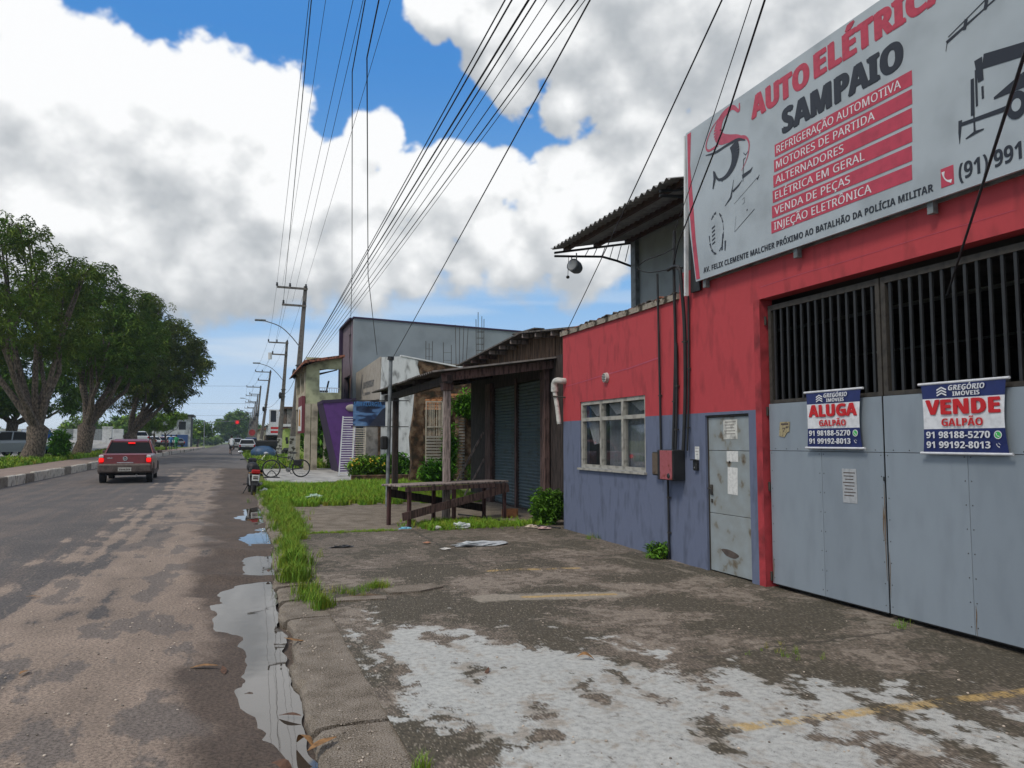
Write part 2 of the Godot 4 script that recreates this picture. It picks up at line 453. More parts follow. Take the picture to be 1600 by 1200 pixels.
	for q in [["leafmango", lin(0.105, 0.175, 0.036)], ["leaflight", lin(0.17, 0.29, 0.045)], ["leafshrub", lin(0.10, 0.20, 0.035)], ["blade", lin(0.17, 0.30, 0.05)], ["bladefar", lin(0.17, 0.30, 0.05)]]:
		g = mat(q[0], q[1], 0.8)
		g.metallic_specular = 0.2
		g.vertex_color_use_as_albedo = true
		g.cull_mode = BaseMaterial3D.CULL_DISABLED
		g.backlight_enabled = true
		g.backlight = Color(0.16, 0.22, 0.03)
func make_sky() -> ImageTexture:
	# cumulus in blue air. Columns run from the south round by north (-Z) in the middle, rows from the zenith down
	var W := 4096
	var H := 1024                       # rows above the horizon
	var puffs := [[-17.3, 22.0, 7.2, 0.9], [-13.6, 22.6, 5.3, 0.95], [-9.3, 22.0, 5.3, 1], [-6.2, 23.7, 2.9, 1], [-2.1, 23.2, 4.1, 1], [1.6, 22.9, 3.6, 1], [3.3, 20.4, 2.9, 1], [-10.3, 18.7, 6.2, 0.95], [-3.2, 18.6, 6.2, 0.95], [2.0, 17.1, 5.3, 0.95], [7.0, 18.3, 4.1, 0.95], [9.7, 21.8, 2.3, 1], [8.3, 22.3, 1.8, 1], [12.2, 18.6, 3.6, 0.95], [15.1, 19.6, 2.9, 1], [17.5, 19.6, 2.9, 0.95], [-12.2, 14.5, 5.7, 0.75], [-7.0, 13.1, 5.3, 0.6], [-1.8, 12.8, 5.3, 0.62], [3.4, 12.8, 4.3, 0.68], [8.4, 13.9, 4.3, 0.8], [13.2, 14.6, 3.8, 0.8], [18.0, 15.1, 4.3, 0.85], [22.8, 16.0, 4.3, 0.9], [26.7, 18.2, 4.8, 0.85], [30.1, 20.7, 5.3, 0.75], [-12.8, 11.6, 3.3, 0.6], [-16.2, 13.1, 5.7, 0.65], [17.9, 29.3, 3.3, 0.8], [21.4, 28.5, 3.8, 0.8], [24.9, 28.4, 4.3, 0.75], [27.8, 25.9, 4.8, 0.72], [32.1, 28.0, 6.2, 0.7], [23.9, 24.8, 2.9, 0.85], [29.7, 23.3, 4.3, 0.75], [36.8, 29.8, 7.7, 0.7], [32.4, 16.6, 4.3, 0.75], [38.9, 24.8, 7.7, 0.7], [18.9, 33.1, 3.8, 0.8], [29.8, 33.4, 6.7, 0.7], [43.5, 30.9, 9.6, 0.75], [40.9, 15.9, 7.2, 0.75], [49.1, 20.1, 9.6, 0.75], [-14.8, 25.6, 2.2, 0.9], [-15.0, 8.2, 2.9, 0.65], [-10.2, 9.1, 2.4, 0.6], [18.0, 27.1, 2.9, 0.85], [19.9, 25.7, 2.6, 0.85], [8.5, 12.6, 3.3, 0.7], [4.8, 12.2, 2.9, 0.62], [12.2, 13.2, 2.9, 0.75], [0.4, 11.7, 3.8, 0.58], [-3.8, 11.6, 3.3, 0.55], [19.9, 13.8, 3.8, 0.8], [24.8, 13.9, 3.8, 0.85], [16.1, 13.5, 2.9, 0.8], [14.0, 30.3, 2.4, 0.8]]
	var r := RandomNumberGenerator.new()
	r.seed = 77
	for k in 150:                       # the same kind of cloud goes on all round
		var az := r.randf_range(75.0, 327.0)
		if az > 180.0: az -= 360.0
		var el := r.randf_range(8.0, 42.0)
		puffs.append([az, el, r.randf_range(3.0, 8.0), r.randf_range(0.62, 1.0)])
	for k in 60:
		puffs.append([r.randf_range(-180, 180), r.randf_range(44.0, 85.0), r.randf_range(5.0, 9.0), r.randf_range(0.62, 1.0)])
	var lw := 720
	var lh := 180
	var base := PackedFloat32Array()
	var bri := PackedFloat32Array()
	base.resize(lw * lh); bri.resize(lw * lh)
	base.fill(-0.75); bri.fill(0.85)
	for q in puffs:
		var el0: float = q[1]
		var rad: float = q[2] * 1.25
		var kx := maxf(cos(deg_to_rad(el0)), 0.15)
		for j in range(maxi(0, int((90.0 - el0 - rad) * 2.0)), mini(lh, int((90.0 - el0 + rad) * 2.0) + 1)):
			var ey := (90.0 - j * 0.5 - el0)
			var wid := rad / kx
			for i in range(int((q[0] + 180.0 - wid) * 2.0), int((q[0] + 180.0 + wid) * 2.0) + 1):
				var ex: float = (i * 0.5 - 180.0 - q[0]) * kx
				var d := sqrt(ex * ex + ey * ey) / rad
				var x := posmod(i, lw) + j * lw
				var s := 0.95 - 1.12 * d
				if s > base[x]:
					var w := clampf((s - base[x]) * 2.0, 0.0, 1.0)
					base[x] = s
					bri[x] = lerpf(bri[x], q[3] + clampf(ey / rad, -1, 1) * 0.12, w)
	var bi := Image.create_from_data(lw, lh, false, Image.FORMAT_RF, base.to_byte_array())
	var gi := Image.create_from_data(lw, lh, false, Image.FORMAT_RF, bri.to_byte_array())
	gi.resize(180, 45, Image.INTERPOLATE_BILINEAR)
	bi.resize(W, H, Image.INTERPOLATE_CUBIC); gi.resize(W, H, Image.INTERPOLATE_CUBIC)
	base = bi.get_data().to_float32_array()
	bri = gi.get_data().to_float32_array()
	var n1 := fnl(5, 1.0, 6)
	n1.fractal_gain = 0.6
	var n2 := fnl(9, 1.0, 5)
	n2.fractal_type = FastNoiseLite.FRACTAL_RIDGED
	var dens := PackedFloat32Array()
	dens.resize(W * H)
	var fx0 := int((150.0 / 360.0) * W)
	var fx1 := int((245.0 / 360.0) * W)
	var fy0 := int((50.0 / 90.0) * H)
	for pas in 2:
		var st := 4 if pas == 0 else 1
		for j in range(0 if pas == 0 else fy0, H, st):
			var el := (0.5 - float(j) / H * 0.5) * PI
			var ce := cos(el)
			var se := sin(el)
			for i in range(0 if pas == 0 else fx0, W if pas == 0 else fx1, st):
				if pas == 0 and i >= fx0 and i < fx1 and j >= fy0: continue
				var x := j * W + i
				var b := base[x]
				var dn := b
				if b > -0.72:
					var az := (float(i) / W - 0.5) * TAU
					var px := sin(az) * ce
					var pz := -cos(az) * ce
					var nz := n1.get_noise_3d(px * 4.6, se * 6.0, pz * 4.6)
					var nr := n2.get_noise_3d(px * 15.0, se * 17.0, pz * 15.0)
					dn = b + nz * 0.62 - nr * 0.13
				if st == 1: dens[x] = dn
				else:
					for jj in 4:
						var y := x + jj * W
						dens[y] = dn; dens[y + 1] = dn; dens[y + 2] = dn; dens[y + 3] = dn
	var out := PackedByteArray()
	out.resize(W * H * 2 * 3)
	var strk := fnl(21, 1.0, 4)
	for pas in 2:
		var st := 4 if pas == 0 else 1
		for j in range(0 if pas == 0 else fy0, H, st):
			var e := 1.0 - float(j) / H                     # 1 zenith, 0 horizon
			var eld := e * 90.0
			var t1 := clampf(eld / 30.0, 0, 1)
			var sky := Vector3(0.55, 0.66, 0.78).lerp(Vector3(0.24, 0.46, 0.76), clampf(eld / 11.0, 0, 1)).lerp(Vector3(0.068, 0.245, 0.60), smoothstep(0.25, 0.95, t1))
			var up := maxi(0, j - 22)
			var up2 := maxi(0, j - 60)
			for i in range(0 if pas == 0 else fx0, W if pas == 0 else fx1, st):
				if pas == 0 and i >= fx0 and i < fx1 and j >= fy0: continue
				var x := j * W + i
				var dn := dens[x]
				var a := smoothstep(-0.03, lerpf(0.40, 0.13, clampf((eld - 10.0) / 8.0, 0, 1)), dn)
				var cc := sky
				if eld < 16.0:                               # thin streaks of haze low down
					var az := (float(i) / W - 0.5) * TAU
					var sn := strk.get_noise_3d(sin(az) * 2.5, e * 40.0, -cos(az) * 2.5)
					var sa := smoothstep(-0.25, 0.45, sn) * clampf(1.35 - eld / 12.0, 0, 1) * 0.85
					cc = cc.lerp(Vector3(0.62, 0.69, 0.76), sa)
				if a > 0.0:
					var lit := clampf(dn - dens[up * W + i + 10], -0.5, 0.5)
					var lit2 := clampf(dn - dens[up2 * W + mini(i + 20, W - 1 - 20)], -0.6, 0.6)
					var s := bri[x] * 0.86 + lit * 0.62 + lit2 * 0.42 - 0.03 - maxf(dn - 0.45, 0.0) * 0.10
					s = clampf((s - 0.5) * 1.12 + 0.5, 0.0, 1.0)
					var wc := Vector3(0.42, 0.45, 0.48).lerp(Vector3(0.90, 0.91, 0.915), s * sqrt(s))
					wc = wc.lerp(Vector3(0.5, 0.6, 0.72), clampf(1.0 - eld / 9.0, 0, 1) * 0.6)
					cc = cc.lerp(wc, a)
				var cs := Color(cc.x, cc.y, cc.z).linear_to_srgb()
				var o := x * 3
				var r8 := int(cs.r * 255.0)
				var g8 := int(cs.g * 255.0)
				var b8 := int(cs.b * 255.0)
				for jj in st:
					for ii in st:
						var y := o + (jj * W + ii) * 3
						out[y] = r8; out[y + 1] = g8; out[y + 2] = b8
	var im := Image.create_from_data(W, H * 2, false, Image.FORMAT_RGB8, out)
	im.fill_rect(Rect2i(0, H, W, H), Color(0.42, 0.40, 0.36))
	var turned := Image.create_empty(W, H * 2, false, Image.FORMAT_RGB8)     # north is the first column
	turned.blit_rect(im, Rect2i(W / 2, 0, W / 2, H * 2), Vector2i(0, 0))
	turned.blit_rect(im, Rect2i(0, 0, W / 2, H * 2), Vector2i(W / 2, 0))
	return ImageTexture.create_from_image(turned)
func noise_bytes(sd: int, fr: float, octv: int, w: int, h: int, W: int, H: int, rot := false) -> PackedByteArray:
	var im := fnl(sd, fr, octv).get_image(w, h, false, false, true)
	im.convert(Image.FORMAT_L8)
	im.resize(W, H, Image.INTERPOLATE_CUBIC)
	return im.get_data()

func mix3(a: Vector3, b: Vector3, t: float) -> Vector3:
	return a.lerp(b, clampf(t, 0.0, 1.0))

func finish_tex(W: int, H: int, lin_rgb: PackedFloat32Array) -> ImageTexture:
	var o := PackedByteArray()
	o.resize(W * H * 3)
	var lut := PackedByteArray()
	for k in 1025: lut.append(int(pow(k / 1024.0, 1.0 / 2.2) * 255.0))
	for k in W * H * 3: o[k] = lut[clampi(int(lin_rgb[k] * 1024.0), 0, 1024)]
	var im := Image.create_from_data(W, H, false, Image.FORMAT_RGB8, o)
	im.generate_mipmaps()
	return ImageTexture.create_from_image(im)

const ROAD := Rect2(-7.6, -40.0, 8.5, 44.0)       # x, z of the sheet with its own dirt
func road_texture() -> ImageTexture:
	# asphalt with sand washed over it, dust film, mud beside the gutter
	var W := 896
	var H := 1536
	var big := noise_bytes(101, 0.022, 5, 256, 1320, W, H)      # about even in x and z
	var mid := noise_bytes(102, 0.030, 6, 448, 1152, W, H)      # drawn out along the traffic
	var trk := noise_bytes(103, 0.02, 4, 1024, 256, W, H)       # long wheel streaks
	var fin := noise_bytes(104, 0.23, 2, W, H, W, H)
	var crk := noise_bytes(105, 0.03, 4, 512, 1320, W, H)
	var out := PackedFloat32Array()
	out.resize(W * H * 3)
	var o := 0
	var r := 12345
	for j in H:
		var z := ROAD.position.y + ROAD.size.y * (j + 0.5) / H
		for i in W:
			var x := ROAD.position.x + ROAD.size.x * (i + 0.5) / W
			var k := j * W + i
			var b := big[k] / 255.0 - 0.5
			var m := mid[k] / 255.0 - 0.5
			var t := trk[k] / 255.0 - 0.5
			var f := fin[k] / 255.0 - 0.5
			r = (r * 1103515245 + 12345) & 0x7fffffff
			var g := float(r >> 8) / 8388608.0 - 0.5
			# the asphalt itself
			var c := Vector3(0.122, 0.108, 0.101) * (1.0 + f * 0.5 + g * 0.25 + b * 0.3)
			# a thin film of reddish dust, more of it where cars do not run
			var film := smoothstep(-0.1, 0.5, b * 0.5 + t * 0.8 + f * 0.5 + 0.08)
			c = mix3(c, Vector3(0.232, 0.174, 0.138) * (1.0 + g * 0.2), film * 0.55)
			# fine cracks that hold pale dust, worst near this end
			var ck := absf(crk[k] / 255.0 - 0.5 + f * 0.05)
			if ck < 0.012 and x < -1.2 and m > -0.08 and z > -16.0: c = mix3(c, Vector3(0.29, 0.235, 0.185), 0.55)
			# sand carried along the right-hand side: nearly whole by the gutter, streaks towards the middle
			var side := smoothstep(-2.7, -0.9, x + b * 1.2 + t * 0.7)
			var sm := side * 1.05 - 0.52 + t * 0.75 + m * 0.75 + b * 0.35
			var sa := smoothstep(-0.03, 0.10, sm + f * 0.26)
			var sand := Vector3(0.325, 0.25, 0.195) * (1.0 + m * 0.5 + f * 0.22 + g * 0.12 + b * 0.3)
			c = mix3(c, sand, sa * (0.62 + 0.38 * smoothstep(0.0, 0.3, sm)))
			# bare dark scrapes left inside the sand
			if side > 0.45:
				var dk := smoothstep(0.06, 0.15, m * 1.1 - t * 0.5 - b * 0.3 + f * 0.2 - 0.02)
				c = mix3(c, Vector3(0.148, 0.128, 0.116) * (1.0 + g * 0.25 + f * 0.3), dk * 0.75)
			# wet mud by the gutter
			var mud := smoothstep(-0.42, -0.12, x + b * 0.7 + f * 0.10 + (0.25 if z < -9.0 else 0.0) - 0.10)
			c = mix3(c, Vector3(0.118, 0.085, 0.064) * (1.0 + f * 0.4 + m * 0.5 + g * 0.2), mud)
			out[o] = c.x; out[o + 1] = c.y; out[o + 2] = c.z
			o += 3
	return finish_tex(W, H, out)

const YARD := Rect2(0.8, -13.9, 5.2, 18.4)
func seg_d(p: Vector2, a: Vector2, b: Vector2) -> float:
	var t := clampf((p - a).dot(b - a) / (b - a).length_squared(), 0, 1)
	return p.distance_to(a + (b - a) * t)
func yard_texture() -> ImageTexture:
	# mossy old concrete, spilt white paint, worn yellow lines
	var W := 1024
	var H := 1152
	var big := noise_bytes(201, 0.014, 5, 256, 906, W, H)
	var mid := noise_bytes(202, 0.05, 5, 512, 1812, W, H)
	var hol := noise_bytes(203, 0.020, 5, 512, 906, W, H)
	var fin := noise_bytes(204, 0.28, 3, W, H, W, H)
	var crk := noise_bytes(205, 0.011, 5, 512, 1812, W, H)
	var out := PackedFloat32Array()
	out.resize(W * H * 3)
	var o := 0
	var r := 999
	for j in H:
		var z := YARD.position.y + YARD.size.y * (j + 0.5) / H
		for i in W:
			var x := YARD.position.x + YARD.size.x * (i + 0.5) / W
			var k := j * W + i
			var b := big[k] / 255.0 - 0.5
			var m := mid[k] / 255.0 - 0.5
			var h := hol[k] / 255.0 - 0.5
			var f := fin[k] / 255.0 - 0.5
			r = (r * 1103515245 + 12345) & 0x7fffffff
			var g := float(r >> 8) / 8388608.0 - 0.5
			var c := Vector3(0.172, 0.138, 0.104) * (1.0 + f * 1.3 + g * 0.5 + b * 0.5)
			# moss and soot in patches
			var moss := smoothstep(-0.04, 0.16, b * 1.0 + m * 0.7 + (0.12 if z > -10.0 else 0.0))
			c = mix3(c, Vector3(0.066, 0.056, 0.034) * (1.0 + f * 1.2 + g * 0.4), moss * 0.85)
			# worn pale places and pebbles
			var worn := smoothstep(0.10, 0.20, m * 0.9 - b * 0.9 + h * 0.5 - absf(z + 7.6) * 0.05)
			c = mix3(c, Vector3(0.31, 0.26, 0.21) * (1.0 + f * 0.4), worn * 0.7)
			if f > 0.16 and g > 0.12: c = mix3(c, Vector3(0.40, 0.35, 0.29), 0.7)
			elif g < -0.42: c = c * 0.55
			# pale tyre arcs
			var arc := absf(Vector2(x - 1.3, (z + 8.2)).length() - 4.15 + m * 0.06)
			if arc < 0.05 and x > 3.3 and z < -7.4: c = mix3(c, Vector3(0.34, 0.29, 0.23), 0.55 * smoothstep(-0.2, 0.2, f + h))
			arc = absf(Vector2(x - 1.6, (z + 9.6)).length() - 3.5 + m * 0.06)
			if arc < 0.035 and x > 2.9 and z < -9.2: c = mix3(c, Vector3(0.33, 0.285, 0.225), 0.5 * smoothstep(-0.2, 0.2, f + h))
			# joints and cracks hold dark soil
			var jd := minf(absf(z + 9.95 + m * 0.10), absf(z + 5.15 + (x - 3.0) * 0.05 + m * 0.12 + (10.0 if x < 3.3 else 0.0)))
			jd = minf(jd, absf(x - 3.05 + m * 0.1 + (10.0 if z > -10.0 else 0.0)))
			if jd < 0.02: c = mix3(c, Vector3(0.05, 0.042, 0.03), 0.75)
			if absf(crk[k] / 255.0 - 0.5) < 0.0035 and b > -0.1: c = mix3(c, Vector3(0.055, 0.045, 0.03), 0.7)
			# the spilt white paint: solid towards the road, broken towards the gate
			var ze: float
			if x < 2.0: ze = lerpf(-7.05, -6.55, x - 1.0)
			elif x < 3.0: ze = lerpf(-6.55, -5.5, x - 2.0)
			else: ze = lerpf(-5.5, -3.6, (x - 3.0) / 2.4)
			var inn := minf((z - ze) * 0.55, (x - 1.06 - maxf(-4.8 - z, -0.6) * -0.05) * 1.6)
			var thick := clampf(inn, -0.8, 0.42) + h * 1.15 + m * 0.75 + f * 0.30 - 0.05 - maxf(0.0, x - 2.55) * 0.22 - (0.12 if z > -4.3 and x < 1.9 else 0.0)
			var wp := smoothstep(0.0, 0.15, thick)
			c = mix3(c, Vector3(0.50, 0.51, 0.49).lerp(Vector3(0.36, 0.33, 0.285), smoothstep(0.0, 0.3, m * 0.8 - h * 0.6 + f * 0.3)) * (1.0 + f * 0.18 + m * 0.2), wp * 0.92)
			# footprints and grains on the white
			if wp > 0.5 and f > 0.33 and h < 0.05: c = mix3(c, Vector3(0.2, 0.17, 0.14), 0.6)
			# yellow paint
			var p := Vector2(x, z)
			var yd := seg_d(p, Vector2(2.55, -7.82), Vector2(3.9, -7.55))
			var pale := smoothstep(0.20, 0.12, yd + m * 0.12)
			c = mix3(c, Vector3(0.33, 0.29, 0.235) * (1.0 + f * 0.4), pale * 0.9)
			yd = seg_d(p, Vector2(2.95, -7.74), Vector2(3.9, -7.55))
			var yel := smoothstep(0.055, 0.035, yd + f * 0.02) * smoothstep(-0.4, -0.1, h * 0.5 + f)
			yd = minf(seg_d(p, Vector2(2.6, -3.86), Vector2(6.0, -3.70)), seg_d(p, Vector2(3.1, -9.35), Vector2(4.2, -9.15)))
			yel = maxf(yel, smoothstep(0.07, 0.045, yd + f * 0.03) * smoothstep(-0.16, 0.10, h * 0.9 + f * 0.8 + m * 0.7))
			c = mix3(c, Vector3(0.50, 0.345, 0.13) * (1.0 + f * 0.4), yel * 0.88)
			out[o] = c.x; out[o + 1] = c.y; out[o + 2] = c.z
			o += 3
	return finish_tex(W, H, out)

func sheet(r: Rect2, nx: int, nz: int, hf: Callable, uv: Rect2) -> MB:
	# a grid over x, z; hf(x, z) gives Vector3
	var b := MB.new()
	var P := []
	for j in nz + 1:
		var row := []
		for i in nx + 1:
			row.append(hf.call(r.position.x + r.size.x * i / nx, r.position.y + r.size.y * j / nz))
		P.append(row)
	var N := []
	for j in nz + 1:
		var row := []
		for i in nx + 1:
			var dx: Vector3 = P[j][mini(i + 1, nx)] - P[j][maxi(i - 1, 0)]
			var dz: Vector3 = P[mini(j + 1, nz)][i] - P[maxi(j - 1, 0)][i]
			var nn := dz.cross(dx).normalized()
			row.append(nn if nn.y > 0.0 else -nn)
		N.append(row)
	for j in nz:
		for i in nx:
			for q in [[0, 0, 1, 0, 1, 1], [0, 0, 1, 1, 0, 1]]:
				var I := [[i + q[0], j + q[1]], [i + q[2], j + q[3]], [i + q[4], j + q[5]]]
				var a: Vector3 = P[I[0][1]][I[0][0]]
				var c: Vector3 = P[I[1][1]][I[1][0]]
				var d: Vector3 = P[I[2][1]][I[2][0]]
				if (d - a).cross(c - a).y < 0.0: I = [I[0], I[2], I[1]]
				for e in I:
					var w: Vector3 = P[e[1]][e[0]]
					b.v.append(w); b.n.append(N[e[1]][e[0]])
					b.u2.append(Vector2(w.x, w.z) * 0.62)
					b.u.append(Vector2((w.x - uv.position.x) / uv.size.x, (w.z - uv.position.y) / uv.size.y))
	return b

func road_y(x: float, z: float) -> float:
	var p: float
	if x < -3.0: p = lerpf(0.03, -0.01, (-3.0 - x) / 4.0)
	elif x < -0.5: p = lerpf(0.03, -0.02, (x + 3.0) / 2.5)
	elif x < 0.3: p = lerpf(-0.02, -0.10, (x + 0.5) / 0.8)
	else: p = -0.10
	return gy(z) + p
func left_y(x: float, z: float) -> float:
	return gl(z) + smoothstep(-66.0, -98.0, z) * smoothstep(-9.0, -14.0, x) * 1.05 * (1.0 - 0.6 * smoothstep(-104.0, -118.0, z))

func grained(m: StandardMaterial3D) -> void:       # fine grains laid over the large pattern
	m.detail_enabled = true
	m.detail_albedo = T.grain
	m.detail_uv_layer = BaseMaterial3D.DETAIL_UV_2
	m.detail_blend_mode = BaseMaterial3D.BLEND_MODE_MUL

func build_ground() -> void:
	var hn := fnl(301, 0.9, 3)
	# the land as one sheet out to the horizon
	var b := MB.new()
	var zs := [80.0, 10.0, -7.0, -20.0, -45.0, -100.0, -200.0, -500.0, -1500.0, -4000.0]
	var xs := [-4000.0, -900.0, -200.0, -60.0, -20.0, -4.0, 8.0, 30.0, 120.0, 900.0, 4000.0]
	for j in zs.size() - 1:
		for i in xs.size() - 1:
			var q := []
			for e in [[0, 0], [1, 0], [1, 1], [0, 1]]:
				q.append(Vector3(xs[i + e[0]], gy(zs[j + e[1]]) - 0.30, zs[j + e[1]]))
			b.quad(q[0], q[1], q[2], q[3], Vector3.UP)
	struct("ground", b, M.turfground, "green and brown open ground reaching to the horizon")
	# road
	var m := StandardMaterial3D.new()
	m.resource_name = "road_dirt"; grained(m); m.albedo_texture = road_texture(); m.roughness = 0.93
	b = sheet(Rect2(0, -40.0, 1, 44.0), 24, 88, func(s: float, z: float) -> Vector3:
		var x := lerpf(kerb_x(z) - 0.02, -0.9, s)
		return Vector3(x, road_y(x, z), z), ROAD)
	struct("road", b, m, "worn asphalt road with sand and dust washed over its right side")
	b = sheet(Rect2(-0.9, -40.0, 1.62, 44.0), 38, 440, func(x: float, z: float) -> Vector3:
		var sw := smoothstep(-0.9, -0.1, x)
		var dam := 0.06 * exp(-pow((z + 10.1) / 0.22, 2.0)) + 0.06 * exp(-pow((z + 12.3) / 0.3, 2.0)) + 0.04 * smoothstep(-19.0, -22.0, z) + 0.016 * smoothstep(-6.8, -5.2, z) + 0.022 * smoothstep(-9.0, -10.5, z)
		return Vector3(x, road_y(x, z) + (hn.get_noise_2d(x * 0.8, z * 0.55) * 0.030 + hn.get_noise_2d(x * 5.0, z * 3.0) * 0.010 + dam) * sw, z), ROAD)
	struct("gutter", b, m, "sandy muddy gutter strip along the right side of the road")
	var far := MB.new()
	far.tinted = true
	var fn := fnl(303, 0.35, 4)
	var zz := [-40.0, -43.0, -46.0, -50.0, -54.0, -58.0, -63.0, -68.0, -74.0, -80.0, -88.0, -97.0, -107.0, -120.0, -140.0, -170.0, -210.0, -280.0, -400.0]
	for j in zz.size() - 1:
		for i in 14:
			var q := []
			for e in [[0, 0], [1, 0], [1, 1], [0, 1]]:
				var z: float = zz[j + e[1]]
				var x := lerpf(kerb_x(z) - 0.02, 0.95, (i + e[0]) / 14.0)
				q.append(Vector3(x, road_y(x, z) + 0.002, z))
			var sx := (i + 0.5) / 14.0
			var nv := fn.get_noise_2d(sx * 6.0, zz[j] * 0.4)
			far.col = Color(0.9, 0.88, 0.87) if sx + nv * 0.35 < 0.72 else Color(1.9, 1.72, 1.5)
			far.quad(q[0], q[1], q[2], q[3], Vector3.UP)
	M.farroad.vertex_color_use_as_albedo = true
	struct("far_road", far, M.farroad, "far stretch of the dusty asphalt road")
	# standing water in the gutter
	var pud := [[[-2.2, 0.05, 0.42], [-3.2, 0.10, 0.44], [-4.2, 0.14, 0.42], [-5.2, 0.16, 0.40], [-6.0, 0.10, 0.40], [-7.0, 0.0, 0.40], [-7.8, -0.06, 0.40], [-8.6, -0.06, 0.42], [-9.2, 0.02, 0.46], [-9.6, 0.22, 0.44], [-9.9, 0.32, 0.42]],
		[[-10.3, 0.45, 0.50], [-10.6, 0.28, 0.58], [-11.0, 0.24, 0.60], [-11.4, 0.28, 0.60], [-11.8, 0.42, 0.58], [-12.0, 0.50, 0.56]],
		[[-12.6, 0.42, 0.50], [-13.4, 0.30, 0.62], [-14.3, 0.24, 0.66], [-14.9, 0.40, 0.68], [-15.6, 0.12, 0.70], [-16.3, -0.12, 0.72], [-17.2, 0.02, 0.74], [-18.0, 0.35, 0.76], [-19.2, 0.42, 0.78], [-20.5, 0.55, 0.80], [-21.5, 0.68, 0.80]]]
	var lab := ["long shallow puddle in the gutter running beside the bare concrete kerb", "small puddle in the gutter beside a grass tuft", "narrow puddle in the gutter beside the long grass"]
	for w in pud.size():
		b = MB.new()
		var L := []
		var R := []
		var a: Array = pud[w]
		for k in a.size() - 1:
			for s in 24:
				var f := s / 24.0
				var z := lerpf(a[k][0], a[k + 1][0], f)
				var x0 := lerpf(a[k][1], a[k + 1][1], f) + hn.get_noise_2d(z * 1.1, 5.0) * 0.16 + hn.get_noise_2d(z * 3.5, 9.0) * 0.035
				var x1 := lerpf(a[k][2], a[k + 1][2], f) + hn.get_noise_2d(z * 1.3, 50.0) * 0.07
				if x1 < x0 + 0.02: x1 = x0 + 0.02
				L.append(Vector3(x0 - 0.16, gy(z) - 0.070, z)); R.append(Vector3(x1 + 0.06, gy(z) - 0.070, z))
		for k in L.size() - 1: b.quad(L[k], R[k], R[k + 1], L[k + 1], Vector3.UP)
		var o := obj("puddle", b, M.water)
		o.set_meta("kind", "structure"); o.set_meta("label", lab[w])
	# right kerb: broken old concrete, its parts told apart by gaps
	var kroot := Node3D.new()
	kroot.name = "kerb"; add_child(kroot)
	kroot.set_meta("kind", "structure"); kroot.set_meta("label", "broken low concrete kerb between the gutter and the forecourt")
	var cuts := [4.0, 1.2, -1.4, -3.05, -4.7, -6.15, -7.6, -8.5, -9.3, -10.4, -11.9, -13.4, -15.0, -17.0, -19.0, -21.0, -23.0, -25.0, -27.4]
	for k in cuts.size() - 1:
		var z0: float = cuts[k] - 0.015
		var z1: float = cuts[k + 1] + 0.015 + (0.10 if k in [6, 7, 8] else 0.0)
		var st := maxi(4, int((z0 - z1) / 0.06))
		var dy := hn.get_noise_1d(k * 37.0) * 0.02 - (0.03 if k in [7, 8] else 0.0)
		b = MB.new()
		var rows := []
		var shift := rng.randf_range(-0.03, 0.03)
		for s in st + 1:
			var z := lerpf(z0, z1, float(s) / st)
			var g := gy(z) + dy * 0.5
			var xf := 0.49 + shift + hn.get_noise_2d(z * 0.7, 3.0) * 0.05 + smoothstep(-8.0, -14.0, z) * 0.16
			var chip := rng.randf_range(0.0, 0.012) + (rng.randf_range(0.015, 0.05) if rng.randf() < 0.16 else 0.0)
			rows.append([Vector3(xf - 0.012 + chip * 0.3, g - 0.16, z), Vector3(xf + chip * 0.6, g - 0.040 - chip * 0.4, z), Vector3(xf + 0.03 + chip, g - 0.014 - chip * 0.15, z), Vector3(xf + 0.16, g - 0.006 + rng.randf_range(-0.002, 0.002), z), Vector3(0.80, g - 0.005 + rng.randf_range(-0.002, 0.002), z), Vector3(0.925, g - 0.008, z), Vector3(0.93, g - 0.16, z)])
		for s in st:
			for q in 6:
				b.quad(rows[s][q], rows[s][q + 1], rows[s + 1][q + 1], rows[s + 1][q], Vector3(-0.3 if q < 3 else 0.1, 1, 0))
		for e in [[0, 1.0], [st, -1.0]]:
			for q in range(1, 6): b.tri(rows[e[0]][0], rows[e[0]][q], rows[e[0]][q + 1], Vector3(0, 0, e[1]))
		obj("kerb_piece", b, M.kerbplain, kroot)
	# forecourt
	m = StandardMaterial3D.new()
	m.resource_name = "yard_dirt"; grained(m); m.detail_albedo = T.grainsoft; m.albedo_texture = yard_texture(); m.roughness = 0.9
	b = sheet(Rect2(0, -13.62, 1, 17.6), 50, 130, func(s: float, z: float) -> Vector3:
		var x := lerpf(0.915 + hn.get_noise_2d(z * 4.0, 60.0) * 0.006, 5.95, s)
		var w := z
		if z < -13.5: w = z + hn.get_noise_2d(x * 2.0, 70.0) * 0.14
		return Vector3(x, gy(z) + 0.002 + hn.get_noise_2d(x * 1.5, z * 1.5) * 0.011, w), YARD)
	struct("forecourt", b, m, "mossy dark concrete forecourt with a large white paint spill and worn yellow lines")
	b = MB.new()                         # the broken edge of that slab
	for k in 60:
		var x0 := lerpf(0.93, 5.9, k / 60.0)
		var x1 := lerpf(0.93, 5.9, (k + 1) / 60.0)
		var f := func(x: float, y: float) -> Vector3: return Vector3(x, gy(-13.6) + y, -13.62 + hn.get_noise_2d(x * 2.0, 70.0) * 0.14)
		b.quad(f.call(x0, 0.01), f.call(x1, 0.01), f.call(x1, -0.12), f.call(x0, -0.12), Vector3.FORWARD)
	struct("forecourt_edge", b, M.kerbplain, "broken outer edge of the forecourt slab beside the wooden shop")
